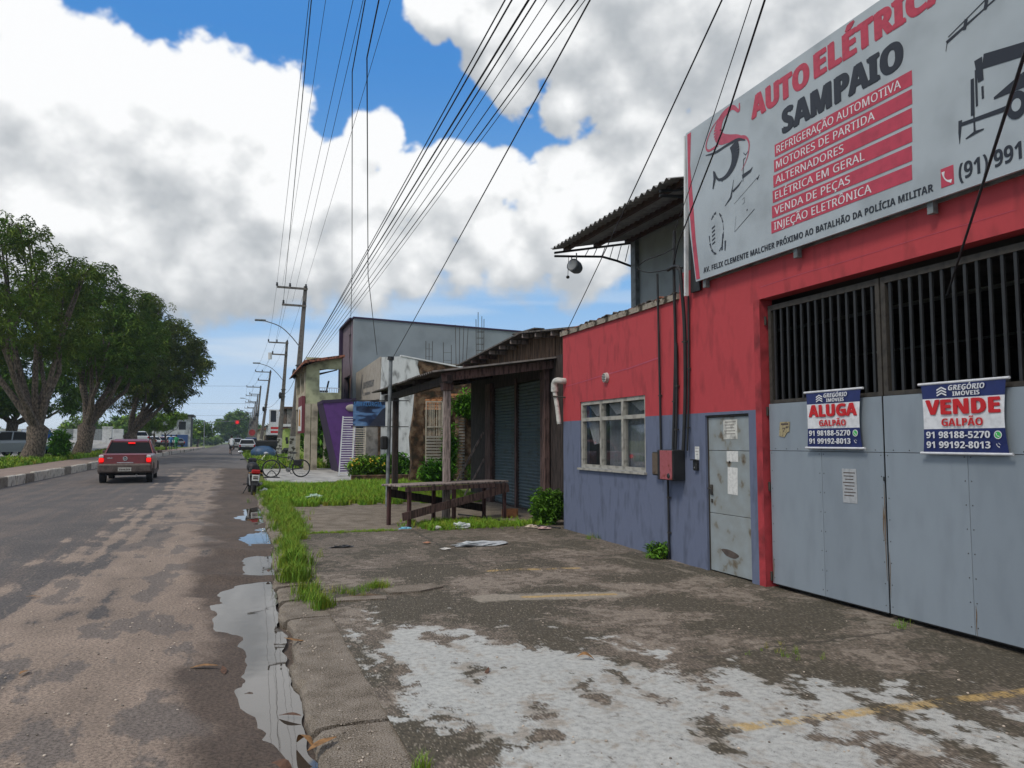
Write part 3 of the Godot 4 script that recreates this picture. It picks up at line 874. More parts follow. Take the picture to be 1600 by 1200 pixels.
	# slab in front of the wooden shop, lawn, pale pavement
	b = sheet(Rect2(1.02, -19.4, 7.4, 5.95), 24, 20, func(x: float, z: float) -> Vector3: return Vector3(x + (hn.get_noise_2d(z * 2.0, 5.0) * 0.12 if x < 1.1 else 0.0), gy(z) - 0.022 + hn.get_noise_2d(x * 1.3, z * 1.3) * 0.012, z), YARD)
	struct("shop_slab", b, M.slab, "stained concrete slab in front of the wooden shop")
	b = sheet(Rect2(0.86, -27.4, 7.4, 8.1), 20, 20, func(x: float, z: float) -> Vector3: return Vector3(x, gy(z) - 0.035 + hn.get_noise_2d(x * 0.8, z * 0.8) * 0.03, z), YARD)
	struct("lawn_soil", b, M.turfground, "grassy soil between the shop slab and the pale pavement")
	b = MB.new()
	var pv := PackedVector2Array([Vector2(1.15, -26.2), Vector2(3.3, -27.6), Vector2(6.2, -29.3), Vector2(6.2, -38.0), Vector2(1.35, -38.0)])
	var id := Geometry2D.triangulate_polygon(pv)
	for k in range(0, id.size(), 3):
		var q := []
		for e in 3: q.append(Vector3(pv[id[k + e]].x, gy(pv[id[k + e]].y) + 0.03, pv[id[k + e]].y))
		b.tri(q[0], q[1], q[2], Vector3.UP)
	for k in pv.size():
		var a := pv[k]
		var c := pv[(k + 1) % pv.size()]
		b.quad(Vector3(a.x, gy(a.y) + 0.03, a.y), Vector3(c.x, gy(c.y) + 0.03, c.y), Vector3(c.x, gy(c.y) - 0.2, c.y), Vector3(a.x, gy(a.y) - 0.2, a.y), Vector3(a.x - 4.0, 0, a.y + 33.0))
	struct("pale_pavement", b, M.paleslab, "pale concrete pavement in front of the purple portal")
	b = sheet(Rect2(0.9, -160.0, 14.0, 122.0), 8, 30, func(x: float, z: float) -> Vector3: return Vector3(x, gy(z) - 0.02 + hn.get_noise_2d(x * 0.3, z * 0.3) * 0.05, z), YARD)
	struct("right_verge", b, M.turfground, "rough grass verge under the utility poles")
	# left side: kerb stones, pavement, verge
	var kl := Node3D.new()
	kl.name = "painted_kerb"; add_child(kl)
	kl.set_meta("kind", "structure"); kl.set_meta("label", "kerb of worn white painted stones across the road")
	var vari := []
	for k in 4:
		var kb := MB.new()
		kb.bev(Vector3(0, -0.03, 0), Vector3(0.16, 0.58 + 0.02 * k, 1.0), 0.025)
		vari.append([kb.mesh(M.kerbwhite), kb.mesh(M.kerbplain)])
	var z := -2.0
	while z > -150.0:
		var ln := rng.randf_range(0.85, 1.15)
		var za := z - ln * 0.5
		var o := put("kerb_stone", vari[rng.randi() % 4][0 if rng.randf() < 0.8 else 1], kl, Vector3(kerb_x(za) - 0.08, gl(za) - 0.24, za))
		var dxz := kerb_x(za - 0.5) - kerb_x(za + 0.5)
		o.rotation = Vector3(rng.randf_range(-0.012, 0.012), -atan(dxz) + rng.randf_range(-0.015, 0.015), rng.randf_range(-0.03, 0.03))
		o.scale = Vector3(1, 1, ln - 0.035)
		z -= ln
	b = sheet(Rect2(0, -150.0, 1, 154.0), 3, 80, func(s: float, zc: float) -> Vector3:
		var x := kerb_x(zc) - 0.15 - s * 1.95
		return Vector3(x, gl(zc) + 0.012, zc), YARD)
	struct("left_pavement", b, M.walk, "reddish brown pavement behind the painted kerb")
	b = sheet(Rect2(0, -170.0, 1, 176.0), 14, 80, func(s: float, zc: float) -> Vector3:
		var x := kerb_x(zc) - 2.05 - s * s * 70.0
		return Vector3(x, left_y(x, zc) + hn.get_noise_2d(x * 0.4, zc * 0.4) * 0.06, zc), YARD)
	struct("left_verge", b, M.turfground, "grass verge under the mango trees")
	b = sheet(Rect2(0, -140.0, 1, 122.0), 3, 50, func(s: float, zc: float) -> Vector3:
		var x := -11.3 - s * 7.0
		return Vector3(x, left_y(x, zc) + 0.07, zc), YARD)
	struct("side_lane", b, M.paleslab, "pale lane behind the mango trees where cars stand")
const FACE := Basis(Vector3(0, 0, 1), Vector3(0, 1, 0), Vector3(-1, 0, 0))   # along +z, up, out towards the road
var f_bold: Font
var f_reg: Font
var f_heavy: Font
func make_fonts() -> void:
	var b := SystemFont.new()
	b.font_names = PackedStringArray(["Droid Sans"]); b.font_weight = 700
	f_bold = b
	var r := SystemFont.new()
	r.font_names = PackedStringArray(["Droid Sans"]); r.font_weight = 400
	f_reg = r
	f_heavy = b
func fb(root: Node3D, x := 5.72) -> MB:      # a builder whose axes are z, y and the distance out from the plane x
	var b := MB.new()
	b.t = Transform3D(FACE, Vector3(x, 0, 0) - root.position)
	return b
func wb(root: Node3D) -> MB:                 # a builder in world axes
	var b := MB.new()
	b.t = Transform3D(Basis.IDENTITY, -root.position)
	return b
func wallgrid(b: MB, a0: float, a1: float, b0: float, b1: float, holes: Array, dep: float, c := 0.0) -> MB:
	# a wall in the local plane with real openings: both faces and the reveals
	var xs := [a0, a1]
	var ys := [b0, b1]
	for h in holes:
		for q in [h[0], h[1]]:
			if q > a0 and q < a1 and not xs.has(q): xs.append(q)
		for q in [h[2], h[3]]:
			if q > b0 and q < b1 and not ys.has(q): ys.append(q)
	xs.sort(); ys.sort()
	var solid := func(i: int, j: int) -> bool:
		if i < 0 or j < 0 or i >= xs.size() - 1 or j >= ys.size() - 1: return false
		var cx: float = (xs[i] + xs[i + 1]) * 0.5
		var cy: float = (ys[j] + ys[j + 1]) * 0.5
		for h in holes:
			if cx > h[0] and cx < h[1] and cy > h[2] and cy < h[3]: return false
		return true
	for i in xs.size() - 1:
		for j in ys.size() - 1:
			if not solid.call(i, j): continue
			var p := Vector3(xs[i], ys[j], c); var q := Vector3(xs[i + 1], ys[j + 1], c)
			var d := Vector3(0, 0, -dep)
			var A := p; var B := Vector3(q.x, p.y, c); var C := q; var D := Vector3(p.x, q.y, c)
			b.quad(A, B, C, D, Vector3.BACK); b.quad(A + d, B + d, C + d, D + d, Vector3.FORWARD)
			if not solid.call(i - 1, j): b.quad(A, D, D + d, A + d, Vector3.LEFT)
			if not solid.call(i + 1, j): b.quad(B, C, C + d, B + d, Vector3.RIGHT)
			if not solid.call(i, j - 1): b.quad(A, B, B + d, A + d, Vector3.DOWN)
			if not solid.call(i, j + 1): b.quad(D, C, C + d, D + d, Vector3.UP)
	return b
func stroke(b: MB, pts: Array, w0: float, w1: float, c0: float, th := 0.004) -> MB:
	# a flat brush stroke in the local plane, w0 wide at its start and w1 at its end (pts may carry their own width)
	for k in pts.size() - 1:
		var p := Vector2(pts[k][0], pts[k][1]); var q := Vector2(pts[k + 1][0], pts[k + 1][1])
		var wa: float = pts[k][2] if pts[k].size() > 2 else lerpf(w0, w1, float(k) / (pts.size() - 1))
		var wc: float = pts[k + 1][2] if pts[k + 1].size() > 2 else lerpf(w0, w1, float(k + 1) / (pts.size() - 1))
		var n := (q - p).orthogonal().normalized()
		var z := c0 + 0.0002 * (k % 2)
		var e := (q - p).normalized() * 0.002
		p -= e; q += e
		b.quad(Vector3(p.x + n.x * wa / 2, p.y + n.y * wa / 2, z), Vector3(q.x + n.x * wc / 2, q.y + n.y * wc / 2, z), Vector3(q.x - n.x * wc / 2, q.y - n.y * wc / 2, z), Vector3(p.x - n.x * wa / 2, p.y - n.y * wa / 2, z), Vector3.BACK)
	return b
func curve2(pts: Array, n := 5) -> Array:     # a smooth line through points [x, y, width]
	var out := []
	for k in pts.size() - 1:
		var p0: Array = pts[maxi(k - 1, 0)]; var p1: Array = pts[k]; var p2: Array = pts[k + 1]; var p3: Array = pts[mini(k + 2, pts.size() - 1)]
		for s in n:
			var t := float(s) / n
			var q := []
			for e in p1.size(): q.append(cubic_interpolate(p1[e], p2[e], p0[e], p3[e], t))
			out.append(q)
	out.append(pts[pts.size() - 1])
	return out

func build_workshop() -> void:
	var X := 5.72
	var w := thing("workshop_building", "red and slate blue workshop with a wide grey gate and a billboard on top", "building", Vector3(5.72, 0, -8.0))
	var holes := [[-12.27, -10.0, 1.2, 2.34], [-8.47, -7.58, -0.2, 1.985], [-7.33, -3.95, -0.2, 3.30]]
	obj("lower_wall", wallgrid(fb(w), -13.0, -7.44, -0.2, 2.02, holes, 0.18), M.slate, w)
	obj("upper_wall", wallgrid(fb(w), -13.0, -7.44, 2.02, 3.60, holes, 0.18), M.red, w)
	obj("gate_lintel", wallgrid(fb(w), -7.44, -3.80, 3.30, 3.60, [], 0.18), M.red, w)
	obj("gate_pillar", wallgrid(fb(w), -7.44, -7.33, -0.2, 3.30, [], 0.18, 0.004), M.redtrim, w)
	obj("gate_pillar", wallgrid(fb(w), -3.95, -3.84, -0.2, 3.30, [], 0.18, 0.004), M.redtrim, w)
	obj("lower_wall", wallgrid(fb(w), -3.80, 3.0, -0.2, 2.02, [], 0.18), M.slate, w)
	obj("upper_wall", wallgrid(fb(w), -3.80, 3.0, 2.02, 3.60, [], 0.18), M.red, w)
	obj("upper_wall", wallgrid(fb(w), -9.02, 3.0, 3.60, 3.95, [], 0.18), M.red, w)
	# chipped scratches in the paint of the lintel
	var b := fb(w)
	stroke(b, [[-7.3, 3.44], [-6.6, 3.455], [-6.0, 3.45], [-5.1, 3.463], [-4.2, 3.46]], 0.006, 0.004, 0.003)
	obj("scratched_line", b, M.signpink, w)
	b = fb(w)
	stroke(b, [[-12.9, 2.66], [-12.2, 2.69], [-11.4, 2.74], [-10.5, 2.775], [-9.6, 2.85]], 0.012, 0.02, 0.003)
	obj("scratched_line", b, M.signpink, w)
	# closed box behind: end wall, back wall, roof, floor
	b = wb(w)
	b.span(Vector3(5.905, -0.2, -13.0), Vector3(14.0, 3.58, -12.82)); b.span(Vector3(5.905, -0.2, 2.8), Vector3(14.0, 3.58, 3.0)); b.span(Vector3(13.8, -0.2, -12.81), Vector3(14.0, 3.58, 2.79))
	obj("inner_wall", b, M.room, w)
	b = wb(w)
	b.span(Vector3(5.91, 3.42, -12.8), Vector3(13.79, 3.56, 2.78)); obj("roof_slab", b, M.room, w)
	b = wb(w)
	b.span(Vector3(5.96, -0.1, -12.8), Vector3(13.79, 0.012, 2.78)); obj("floor", b, M.room, w)
	# coping with odd tiles left on it
	b = fb(w)
	b.span(Vector3(-13.06, 3.60, -0.22), Vector3(-9.03, 3.68, 0.035))
	var cp := obj("coping", b, M.coping, w)
	var r := RandomNumberGenerator.new()
	r.seed = 8
	for k in 26:
		var z := -13.0 + k * 0.152 + r.randf_range(-0.03, 0.03)
		b = fb(w)
		b.t = b.t * Transform3D(Basis.from_euler(Vector3(r.randf_range(-0.1, 0.25), r.randf_range(-0.3, 0.3), r.randf_range(-0.15, 0.15))), Vector3(z, 3.705, -0.09 + r.randf_range(-0.02, 0.03)))
		var pr := []
		for s in 7:
			var a := PI * s / 6.0
			pr.append(Vector2(cos(a) * 0.07, sin(a) * 0.035))
		for s in range(6, -1, -1):
			var a := PI * s / 6.0
			pr.append(Vector2(cos(a) * 0.058, sin(a) * 0.022))
		b.prism(PackedVector2Array(pr), Vector3(0, -0.02, 0.10), Vector3.RIGHT, Vector3.UP, Vector3(0, 0.02, -0.26))
		obj("roof_tile", b, M.tile if r.randf() < 0.35 else M.fibro, cp)
	# window
	var wn := Node3D.new()
	wn.name = "window"; w.add_child(wn)
	b = fb(w)
	for q in [[-12.27, -12.21, 1.2, 2.34], [-10.06, -10.0, 1.2, 2.34]]: b.span(Vector3(q[0], q[2], -0.10), Vector3(q[1], q[3], -0.02))
	for q in [[1.2, 1.26], [2.0, 2.06], [2.28, 2.34]]: b.span(Vector3(-12.21, q[0], -0.098), Vector3(-10.06, q[1], -0.018))
	for z in [-11.5, -10.74]: b.span(Vector3(z - 0.03, 1.26, -0.096), Vector3(z + 0.03, 2.28, -0.012))
	b.span(Vector3(-12.30, 1.165, -0.12), Vector3(-9.97, 1.199, 0.05))
	obj("frame", b, M.alu, wn)
	for z in [[-12.21, -11.53], [-11.47, -10.77], [-10.71, -10.06]]:
		for y in [[1.26, 2.0], [2.06, 2.28]]:
			b = fb(w)
			b.span(Vector3(z[0], y[0], -0.064), Vector3(z[1], y[1], -0.06)); obj("pane", b, M.glass, wn)
	for c in [[-11.47, -10.77], [-10.71, -10.06]]:
		b = fb(w)
		var N := 40
		for s in N:
			var a0: float = lerpf(c[0], c[1], float(s) / N); var a1: float = lerpf(c[0], c[1], float(s + 1) / N)
			var d0 := -0.16 + sin(a0 * 55.0) * 0.018; var d1 := -0.16 + sin(a1 * 55.0) * 0.018
			b.quad(Vector3(a0, 1.2, d0), Vector3(a1, 1.2, d1), Vector3(a1, 2.3, d1), Vector3(a0, 2.3, d0), Vector3.BACK)
		obj("curtain", b, M.curtain, wn)
	b = fb(w)                             # crumpled film hanging inside the panes
	for q in [[-12.2, 2.0, -11.75, 1.6], [-12.15, 2.27, -11.6, 2.08], [-11.4, 2.27, -10.9, 2.09], [-10.65, 2.27, -10.1, 2.12]]:
		b.tri(Vector3(q[0], q[1], -0.12), Vector3(q[2], q[1], -0.10), Vector3((q[0] + q[2]) / 2, q[3], -0.13), Vector3.BACK)
		b.tri(Vector3(q[2], q[1], -0.10), Vector3((q[0] + q[2]) / 2, q[3], -0.13), Vector3(q[2], q[3] + 0.02, -0.12), Vector3.BACK)
	obj("film", b, M.papergrey, wn)
	# service door
	var dr := Node3D.new()
	dr.name = "door"; w.add_child(dr)
	for y in [[0.03, 0.745], [0.75, 1.535], [1.54, 1.955]]:
		b = fb(w)
		b.bev(Vector3(-8.025, (y[0] + y[1]) / 2, -0.05), Vector3(0.86, y[1] - y[0], 0.02), 0.004)
		obj("panel", b, M.doorpaint, dr)
	b = fb(w)
	b.span(Vector3(-8.468, 0.01, -0.09), Vector3(-8.458, 1.98, -0.03)); b.span(Vector3(-7.592, 0.01, -0.09), Vector3(-7.582, 1.98, -0.03)); b.span(Vector3(-8.45, 1.96, -0.11), Vector3(-7.6, 1.983, -0.02))
	obj("frame", b, M.ironrust, dr)
	b = fb(w)
	b.bev(Vector3(-8.40, 1.04, -0.03), Vector3(0.045, 0.13, 0.02), 0.005)
	b.tube([Vector3(-8.40, 1.06, -0.02), Vector3(-8.40, 1.06, 0.02), Vector3(-8.33, 1.05, 0.022)], 0.009)
	b.box(Vector3(-8.40, 0.90, -0.034), Vector3(0.03, 0.045, 0.012))
	obj("lock", b, M.ironrust, dr)
	b = fb(w)
	b.ell(Vector3(-8.02, 1.40, -0.038), Vector3(0.016, 0.016, 0.01), 8, 4); obj("peephole", b, M.black, dr)
	b = fb(w)
	var pts := PackedVector2Array()
	for s in 16:
		var a := TAU * s / 16
		pts.append(Vector2(cos(a) * 0.17 * (1.0 + 0.15 * sin(a * 3.0)), sin(a) * 0.045 - cos(a) * 0.018))
	b.prism(pts, Vector3(-8.05, 0.28, -0.0385), Vector3.RIGHT, Vector3.UP, Vector3(0, 0, 0.0015)); obj("scuff_mark", b, M.cardirt, dr)
	# extractor vent high on the wall
	b = fb(w)
	b.tube([Vector3(-11.23, 2.69, 0.0), Vector3(-11.23, 2.69, 0.055)], 0.085, 0.075, 16)
	var vent := obj("vent", b, M.plastic, w)
	b = fb(w)
	for k in 5: b.box(Vector3(-11.23, 2.635 + k * 0.027, 0.058), Vector3(0.11 if k in [1, 2, 3] else 0.07, 0.010, 0.008))
	obj("slot", b, M.dark, vent)

	# ----- the gate: two leaves, six sheets, a grille over them
	var g := thing("metal_gate", "wide grey sheet metal gate with a black barred grille over it", "gate", Vector3(5.80, 0.05, -5.64))
	for leaf in [[-7.30, -5.665], [-5.645, -3.97]]:
		var mid: float = (leaf[0] + leaf[1]) / 2 + (0.03 if leaf[0] > -6.0 else 0.0)
		b = fb(g, 5.80)
		b.bev(Vector3((leaf[0] + leaf[1]) / 2, 1.815, 0), Vector3(leaf[1] - leaf[0], 0.53, 0.012), 0.002); obj("panel", b, M.gate, g)
		var first := true
		for p in [[leaf[0], mid - 0.002], [mid + 0.002, leaf[1]]]:
			b = fb(g, 5.80)
			b.bev(Vector3((p[0] + p[1]) / 2, 0.80, 0.0), Vector3(p[1] - p[0], 1.49, 0.012), 0.002)
			obj("panel", b, M.gate if first else M.gate2, g)
			first = false
		b = fb(g, 5.80)
		for p in [leaf[0] + 0.03, mid - 0.03, mid + 0.03, leaf[1] - 0.03]:
			for k in 8: b.ell(Vector3(p, 0.12 + k * 0.2, 0.007), Vector3(0.006, 0.006, 0.004), 6, 3)
		for k in 9: b.ell(Vector3(leaf[0] + 0.1 + k * 0.18, 1.57, 0.007), Vector3(0.006, 0.006, 0.004), 6, 3)
		var rv := obj("rivets", b, M.ironrust, g)
		rv.set_meta("kind", "stuff")
		b = fb(g, 5.80)
		b.span(Vector3(leaf[0], 2.085, -0.06), Vector3(leaf[1], 2.125, -0.01)); b.span(Vector3(leaf[0], 3.16, -0.06), Vector3(leaf[1], 3.22, -0.01))
		b.span(Vector3(leaf[0], 2.125, -0.06), Vector3(leaf[0] + 0.05, 3.16, -0.01)); b.span(Vector3(leaf[1] - 0.05, 2.125, -0.06), Vector3(leaf[1], 3.16, -0.01))
		obj("grille_frame", b, M.ironrust, g)
		var nb := 14
		for k in nb:
			b = fb(g, 5.80)
			var z: float = lerpf(leaf[0] + 0.10, leaf[1] - 0.10, float(k) / (nb - 1))
			b.bar(Vector3(z, 2.125, -0.03), Vector3(z, 3.16, -0.03), 0.028, 0.022, Vector3.BACK); obj("bar", b, M.iron, g)
		b = fb(g, 5.80)
		b.span(Vector3(leaf[0] + 0.02, 0.04, -0.05), Vector3(leaf[1] - 0.02, 0.09, -0.012)); obj("rail", b, M.ironrust, g)
		b = fb(g, 5.80)
		b.span(Vector3(leaf[0] + 0.02, 1.53, -0.05), Vector3(leaf[1] - 0.02, 1.57, -0.012))
		obj("rail", b, M.ironrust, g)
	for q in [[-5.672, 1.25, 0.35, 0.014], [-5.69, 1.05, 0.72, 0.02], [-7.285, 0.35, 0.06, 0.02], [-5.635, 0.62, 0.2, 0.010], [-4.76, 0.3, 0.06, 0.012]]:
		b = fb(g, 5.80)
		stroke(b, [[q[0], q[1], 0.003], [q[0] + 0.004, lerpf(q[1], q[2], 0.3), q[3]], [q[0] - 0.002, lerpf(q[1], q[2], 0.7), q[3] * 0.7], [q[0] + 0.002, q[2], 0.003]], 0, 0, 0.0072); obj("rust_run", b, M.rustmark, g)
	for y in [0.13, 1.14, 2.0, 3.05]:
		b = fb(g, 5.80)
		b.tube([Vector3(-7.315, y - 0.05, 0.015), Vector3(-7.315, y + 0.05, 0.015)], 0.014, -1.0, 8); obj("hinge", b, M.ironrust, g)
	b = fb(g, 5.80)
	b.bev(Vector3(-5.655, 1.30, 0.014), Vector3(0.02, 0.04, 0.02), 0.003); obj("latch", b, M.iron, g)

	build_billboard()
	build_banners()
	build_wall_bits()
	build_upper_floor()

func build_billboard() -> void:
	var g := thing("billboard", "large white shop billboard with red and black lettering above the gate", "billboard", Vector3(5.66, 3.72, -5.6))
	var X := 5.60
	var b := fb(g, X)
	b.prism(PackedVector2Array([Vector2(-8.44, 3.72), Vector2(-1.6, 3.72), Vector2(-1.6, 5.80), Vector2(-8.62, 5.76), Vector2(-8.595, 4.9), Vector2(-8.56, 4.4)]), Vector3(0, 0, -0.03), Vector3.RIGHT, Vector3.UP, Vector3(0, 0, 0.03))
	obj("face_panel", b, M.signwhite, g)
	b = fb(g, X)                         # frame behind
	for z in [-8.3, -6.6, -4.9, -3.2, -1.7]: b.span(Vector3(z - 0.03, 3.62, -0.09), Vector3(z + 0.03, 5.74, -0.032))
	for y in [3.74, 4.7, 5.68]: b.span(Vector3(-8.4, y - 0.025, -0.12), Vector3(-1.65, y + 0.025, -0.092))
	obj("frame", b, M.galv, g)
	b = fb(g, X)
	b.bar(Vector3(-8.70, 3.58, -0.02), Vector3(-8.64, 5.74, -0.02), 0.035, 0.05, Vector3.BACK); obj("side_post", b, M.white, g)
	b = fb(g, X)
	b.prism(PackedVector2Array([Vector2(-8.67, 3.62), Vector2(-8.46, 3.62), Vector2(-8.57, 4.5), Vector2(-8.635, 5.5)]), Vector3(0, 0, -0.10), Vector3.RIGHT, Vector3.UP, Vector3(0, 0, 0.03)); obj("dark_gap_plate", b, M.iron, g)  # dark plate standing in for the gap between side post and face panel
	for z in [-7.6, -4.4, -2.2]:
		b = fb(g, X)
		b.bar(Vector3(z, 5.2, -0.1), Vector3(z, 3.6, -1.4), 0.05, 0.05); obj("brace", b, M.galv, g)
	var e := 0.0015
	b = fb(g, X)
	b.prism(PackedVector2Array([Vector2(-8.575, 5.735), Vector2(-8.49, 5.735), Vector2(-8.525, 5.3), Vector2(-8.475, 4.85), Vector2(-8.43, 4.3), Vector2(-8.345, 3.745), Vector2(-8.425, 3.745), Vector2(-8.49, 4.15), Vector2(-8.545, 4.6), Vector2(-8.575, 5.0)]), Vector3(0, 0, e), Vector3.RIGHT, Vector3.UP, Vector3(0, 0, 0.002))
	obj("red_swoosh", b, M.signred, g)
	var put_t := func(nm: String, s: String, f: Font, h: float, m: Material, z: float, y: float, width: float) -> void:
		text(nm, s, f, h, m, g, Vector3(X - 0.003, y, z) - g.position, width, FACE, true, 0.018 if h > 0.2 else 0.0)
	put_t.call("title_lettering", "AUTO", f_heavy, 0.25, M.signred, -7.22, 5.40, 0.93)
	put_t.call("title_lettering", "ELÉTRICA", f_heavy, 0.25, M.signred, -6.19, 5.42, 1.62)
	put_t.call("title_lettering", "SAMPAIO", f_heavy, 0.255, M.signblack, -6.70, 5.03, 1.60)
	var lines := ["REFRIGERAÇÃO AUTOMOTIVA", "MOTORES DE PARTIDA", "ALTERNADORES", "ELÉTRICA EM GERAL", "VENDA DE PEÇAS", "INJEÇÃO ELETRÔNICA"]
	var ends := [-5.12, -5.43, -5.83, -5.57, -5.76, -5.50]
	for k in 6:
		var yc := 4.88 - k * 0.1695
		b = fb(g, X)
		b.span(Vector3(-6.845 - k * 0.018, yc - 0.068, e), Vector3(-5.0 - k * 0.008, yc + 0.068, e + 0.002)); obj("red_bar", b, M.signred, g)
		text("service_lettering", lines[k], f_reg, 0.083, M.whitevinyl, g, Vector3(X - 0.0045, yc - 0.040, -6.81 - k * 0.015) - g.position, ends[k] + 6.81 + k * 0.015, FACE)
	put_t.call("address_lettering", "AV. FELIX CLEMENTE MALCHER PRÓXIMO AO BATALHÃO DA POLÍCIA MILITAR", f_bold, 0.066, M.signblack, -8.26, 3.795, 3.43)
	put_t.call("phone_lettering", "(91) 991", f_bold, 0.135, M.signblack, -4.58, 3.805, 0.54)
	# phone icon
	b = fb(g, X)
	b.bev(Vector3(-4.69, 3.875, e), Vector3(0.125, 0.165, 0.004), 0.0018); var ic := obj("phone_icon", b, M.signred, g)
	b = fb(g, X)
	stroke(b, curve2([[-4.725, 3.925, 0.03], [-4.72, 3.88, 0.012], [-4.69, 3.84, 0.012], [-4.65, 3.825, 0.03]], 4), 0.02, 0.02, 0.005)
	obj("handset", b, M.whitevinyl, ic)
	# big S monogram: a red upper half, a dark lower half and a ring
	b = fb(g, X)
	stroke(b, curve2([[-7.455, 5.69, 0.02], [-7.47, 5.60, 0.035], [-7.60, 5.70, 0.06], [-7.80, 5.66, 0.10], [-7.90, 5.52, 0.16], [-7.84, 5.40, 0.15], [-7.68, 5.34, 0.10], [-7.50, 5.28, 0.08], [-7.36, 5.21, 0.02]], 6), 0, 0, 0.003)
	stroke(b, curve2([[-7.78, 5.70, 0.012], [-8.02, 5.60, 0.016], [-8.15, 5.44, 0.022], [-8.10, 5.34, 0.03], [-7.9, 5.34, 0.03]], 6), 0, 0, 0.0036)
	stroke(b, curve2([[-7.52, 5.29, 0.03], [-7.36, 5.24, 0.03], [-7.29, 5.13, 0.022], [-7.33, 4.98, 0.014], [-7.44, 4.86, 0.006]], 6), 0, 0, 0.0036)
	obj("monogram_upper", b, M.signpink, g)
	b = fb(g, X)
	stroke(b, curve2([[-8.16, 5.30, 0.012], [-7.95, 5.265, 0.03], [-7.70, 5.27, 0.03], [-7.50, 5.26, 0.035], [-7.36, 5.20, 0.012]], 5), 0, 0, 0.0044)
	stroke(b, curve2([[-7.58, 5.24, 0.16], [-7.55, 5.12, 0.15], [-7.60, 4.98, 0.10], [-7.74, 4.89, 0.055], [-7.90, 4.90, 0.03], [-7.99, 5.02, 0.035]], 6), 0, 0, 0.0048)
	stroke(b, [[-8.0, 5.04, 0.02], [-7.98, 4.94, 0.05], [-8.02, 4.82, 0.02]], 0, 0, 0.0052)
	obj("monogram_lower", b, M.signblack, g)
	# worn line drawing of an engine
	b = fb(g, X)
	for s in 16:
		if s in [3, 6, 7, 12]: continue
		var a0 := TAU * s / 16; var a1 := TAU * (s + 0.8) / 16
		var wd := 0.012 + 0.022 * absf(sin(s * 2.7))
		stroke(b, [[-7.97 + cos(a0) * 0.15, 4.24 + sin(a0) * 0.26, wd], [-7.97 + cos(a1) * 0.15, 4.24 + sin(a1) * 0.26, wd * 0.5]], 0, 0, 0.003)
	for s in 5: stroke(b, [[-8.06, 4.12 + s * 0.05, 0.02], [-8.00, 4.14 + s * 0.05, 0.02]], 0, 0, 0.003)
	stroke(b, [[-7.86, 4.0, 0.03], [-7.84, 4.2, 0.012]], 0, 0, 0.003); stroke(b, [[-7.80, 3.98, 0.02], [-7.79, 4.1, 0.03]], 0, 0, 0.003)
	stroke(b, [[-7.78, 4.53, 0.008], [-7.66, 4.60, 0.035], [-7.62, 4.72, 0.012], [-7.60, 4.80, 0.006]], 0, 0, 0.003)
	stroke(b, [[-7.62, 4.66, 0.03], [-7.50, 4.70, 0.025], [-7.44, 4.74, 0.006]], 0, 0, 0.003)
	stroke(b, [[-7.42, 4.72, 0.01], [-7.40, 4.98, 0.014], [-7.36, 4.99, 0.008]], 0, 0, 0.003); stroke(b, [[-7.43, 4.78, 0.05], [-7.28, 4.80, 0.035], [-7.24, 4.83, 0.008]], 0, 0, 0.0036)
	stroke(b, [[-7.40, 5.06, 0.006], [-7.36, 5.02, 0.012], [-7.31, 5.05, 0.006]], 0, 0, 0.003)
	stroke(b, [[-7.60, 4.50, 0.004], [-7.16, 4.68, 0.005]], 0, 0, 0.003); stroke(b, [[-7.16, 4.66, 0.03], [-7.12, 4.70, 0.006]], 0, 0, 0.003)
	stroke(b, [[-7.60, 4.16, 0.004], [-7.57, 4.34, 0.003]], 0, 0, 0.003); stroke(b, [[-7.60, 4.16, 0.006], [-7.22, 4.33, 0.008]], 0, 0, 0.003)
	stroke(b, [[-7.44, 4.45, 0.004], [-7.40, 4.46, 0.004], [-7.40, 4.52, 0.004], [-7.44, 4.51, 0.004]], 0, 0, 0.003); stroke(b, [[-7.36, 4.35, 0.014], [-7.35, 4.365, 0.014]], 0, 0, 0.003)
	stroke(b, [[-7.83, 4.85, 0.014], [-7.82, 4.87, 0.014]], 0, 0, 0.003)
	obj("engine_drawing", b, M.signblack, g).set_meta("kind", "stuff")
	# crane lorry drawing
	b = fb(g, X)
	stroke(b, [[-4.64, 5.02, 0.03], [-4.30, 5.12, 0.014], [-3.6, 5.33, 0.02], [-3.0, 5.5, 0.03]], 0, 0, 0.003)
	stroke(b, [[-4.62, 5.06, 0.01], [-4.28, 5.19, 0.01], [-3.6, 5.42, 0.012]], 0, 0, 0.003)
	for q in [[-4.47, 5.08], [-4.28, 5.15], [-4.05, 5.2], [-3.8, 5.28]]: stroke(b, [[q[0], q[1] - 0.035, 0.03], [q[0] + 0.02, q[1] + 0.045, 0.03]], 0, 0, 0.0036)
	stroke(b, [[-4.635, 5.02, 0.008], [-4.65, 4.95, 0.005]], 0, 0, 0.003)
	stroke(b, [[-4.32, 4.70, 0.12], [-3.95, 4.63, 0.11], [-3.0, 4.62, 0.10]], 0, 0, 0.003)
	stroke(b, [[-4.36, 4.74, 0.07], [-4.345, 4.55, 0.05]], 0, 0, 0.0036)
	stroke(b, [[-4.42, 4.60, 0.03], [-4.43, 4.30, 0.035]], 0, 0, 0.003); stroke(b, [[-4.385, 4.66, 0.02], [-4.39, 4.36, 0.02]], 0, 0, 0.003); stroke(b, [[-4.335, 4.50, 0.02], [-4.335, 4.40, 0.02]], 0, 0, 0.003)
	stroke(b, [[-4.42, 4.30, 0.012], [-4.42, 4.15, 0.02]], 0, 0, 0.003); stroke(b, [[-4.50, 4.13, 0.01], [-4.42, 4.15, 0.03], [-4.34, 4.15, 0.01]], 0, 0, 0.0036)
